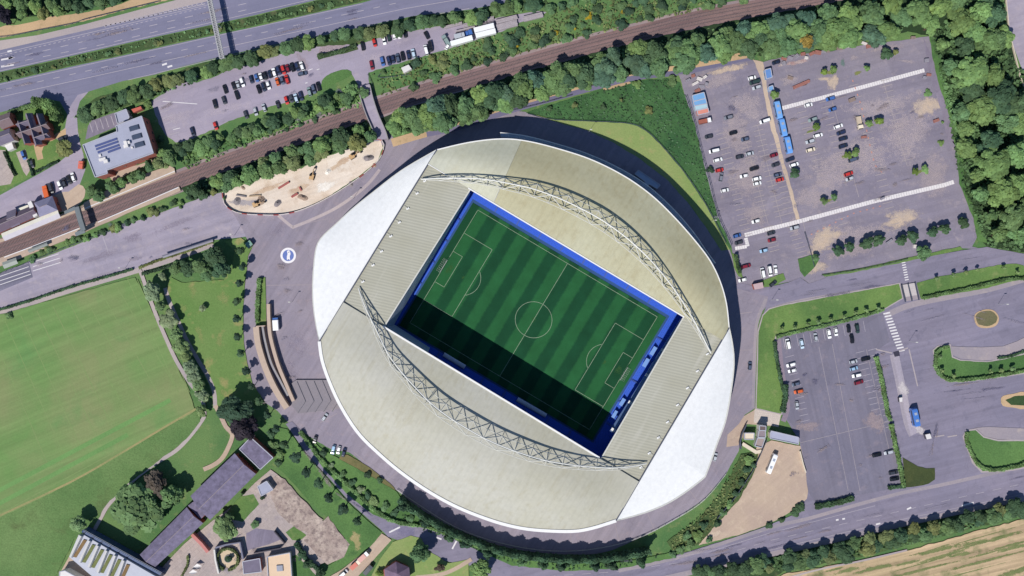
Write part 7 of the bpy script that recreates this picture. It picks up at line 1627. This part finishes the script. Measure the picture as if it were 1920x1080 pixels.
# rails
o = empty('railway_track', W(700, 205, 0)); tag(o, 'upper of the two railway tracks running through the cutting', 'railway track', 'railway tracks')
o2 = empty('railway_track', W(700, 212, 0)); tag(o2, 'lower of the two railway tracks running through the cutting', 'railway track', 'railway tracks')
STEEL = pmat('rail_steel', L(118, 104, 108), .5, .15, 1.0); SLP = pmat('sleeper', L(136, 114, 114), .9, .12, 1.0)
C_ = catmull(px(RAIL), 8)
for oo, off in ((o, 1.75), (o2, -1.75)):
    for g_ in (-.75, .75):
        MB().ribbon(offset(C_, off + g_), .16, ZR, ZR + .32).build('rail', STEEL, oo)
    ctr = [Vector((*p, 0)) for p in offset(C_, off)]; Ln = plen(ctr); m = MB(); acc = 0; nn = int(Ln / .75); j = 0; cum = [0]
    for i in range(len(ctr) - 1): cum.append(cum[-1] + (ctr[i + 1] - ctr[i]).length)
    for i in range(nn):
        s_ = i * .75
        while j < len(cum) - 2 and cum[j + 1] < s_: j += 1
        p = ctr[j].lerp(ctr[j + 1], (s_ - cum[j]) / max(1e-6, cum[j + 1] - cum[j])); dd = ctr[j + 1] - ctr[j]
        m.box((p.x, p.y, ZR - .05), 2.5, .26, .2, math.degrees(math.atan2(dd.y, dd.x)) + 90)
    sl = m.build('sleepers', SLP, oo); sl['kind'] = 'stuff'
# fences
def fence(P, h, label, every=3.0, mat=None, rails=2):
    pts = catmull(px(P), 4); z = gz(along(pts, .5)); c = along(pts, .5); o = empty('fence', (c.x, c.y, z)); tag(o, label, 'fence'); mat = mat or DARKM
    Ln = plen(pts); n = min(95, max(2, int(Ln / every)))
    for k in range(rails): MB().ribbon(pts, .12, z + h * (k + 1) / rails - .15, z + h * (k + 1) / rails).build('rail', mat, o)
    m0 = None
    for i in range(n + 1):
        p = along(pts, i / n)
        if m0 is None: m0 = MB().box((p.x, p.y, z), .16, .16, h).build('post', mat, o)
        else:
            q = m0.copy(); COL.objects.link(q); q.location = (p.x - c.x, p.y - c.y, 0); q.parent = o
    return o
fence([(-20, 72), (25, 67), (80, 56), (140, 44), (160, 37), (230, 20), (300, 3)], 1.3, 'dark post and rail fence along the tan field margin')
fence([(990, 214), (1042, 225), (1172, 231), (1210, 245), (1237, 270), (1280, 320), (1322, 382), (1360, 455)], 1.2, 'thin curved fence between dark meadow and light lawn', 3.5)
fence([(1286, 182), (1300, 225), (1315, 285), (1332, 350), (1346, 405), (1371, 460)], 2.0, 'fence between dark meadow and north-east car park', 3.2)
fence([(960, 208), (1010, 196), (1072, 179)], 1.2, 'dark fence on the lower side of the lane', 3)
fence([(690, 140), (700, 165), (702, 200)], 1.3, 'short fence along the grass beside the bridge road', 3)
fence([(-10, 518), (60, 490), (130, 462), (215, 430)], 1.5, 'dark fence along the back of the south platform', 3)
fence([(1508, 436), (1518, 470), (1526, 500)], 1.1, 'short thin fence across the grass triangle at the car park exit', 3)
fence([(1540, 517), (1600, 508), (1660, 496), (1700, 486)], 1.2, 'dark fence along the verge below the round trees', 3)
fence([(720, 124 + 10), (712, 146), (770, 140)], 1.1, 'low wire fence round the white hut by the car park', 3)
fence([(745, 918), (790, 948), (850, 985), (920, 1012), (1010, 1030), (1100, 1030), (1190, 1010), (1270, 970), (1320, 936), (1360, 888)], 1.4, 'long curved railing on the outer rim of the south concourse', 4, GREYM)
wall([(1886, 0), (1892, 60), (1912, 140), (1926, 185)], .3, 1.2, CREAMW, 'pale roadside wall between eastern wood and country road')
# street lamps on the car parks and roads
def lamp(x, y, label, h=8):
    p = W(x, y, 0); z = gz(p); o = empty('street_lamp', (p.x, p.y, z)); tag(o, label, 'street lamp', 'street lamps')
    MB().tube((p.x, p.y, z), (p.x, p.y, z + h), .09, 6, .05).build('post', GREYM, o); MB().box((p.x + .4, p.y, z + h), 1.1, .4, .18).build('lamp_head', GREYM, o)
for x, y, lb in ((548, 566, 'street lamp on the concourse left of the stadium'), (663, 372, 'street lamp beside the upper left stadium eaves'), (1104, 288 - 40, 'street lamp on the light lawn above the stadium'), (1334, 415, 'street lamp at the lower tip of the light lawn'), (1704, 640, 'street lamp by the lower zebra crossing'), (1871, 570, 'street lamp above the round traffic island'), (235, 503, 'street lamp at the bus road edge'), (440, 441, 'street lamp near the green-roofed hut'), (1447, 562, 'street lamp at the road mouth east of the stadium')):
    lamp(x, y, lb)
# stairs between the two verges
o = empty('stair_flight', W(1706, 547, 0)); tag(o, 'concrete stair flight with two rails between the verges', 'stairs')
for s_ in range(7):
    a = W(1692 + s_ * .9, 536 + s_ * 3.8, .2); b2 = W(1715 + s_ * .9, 532 + s_ * 3.8, .2); MB().ribbon([a, b2], 1.05, .2, .95 - s_ * .08).build('step', pmat('stair_concrete', L(196, 188, 190), .85, .08), o)
for x in (0, 12, 25): MB().ribbon([W(1690 + x, 534 - x * .15, 1), W(1698 + x, 566 - x * .15, 1)], .25, .3, 1.7).build('rail', DARKM, o)
print('TREES', NT, 'CARS', NCAR, 'ZL', ZL, 'OBJ', len(bpy.data.objects))
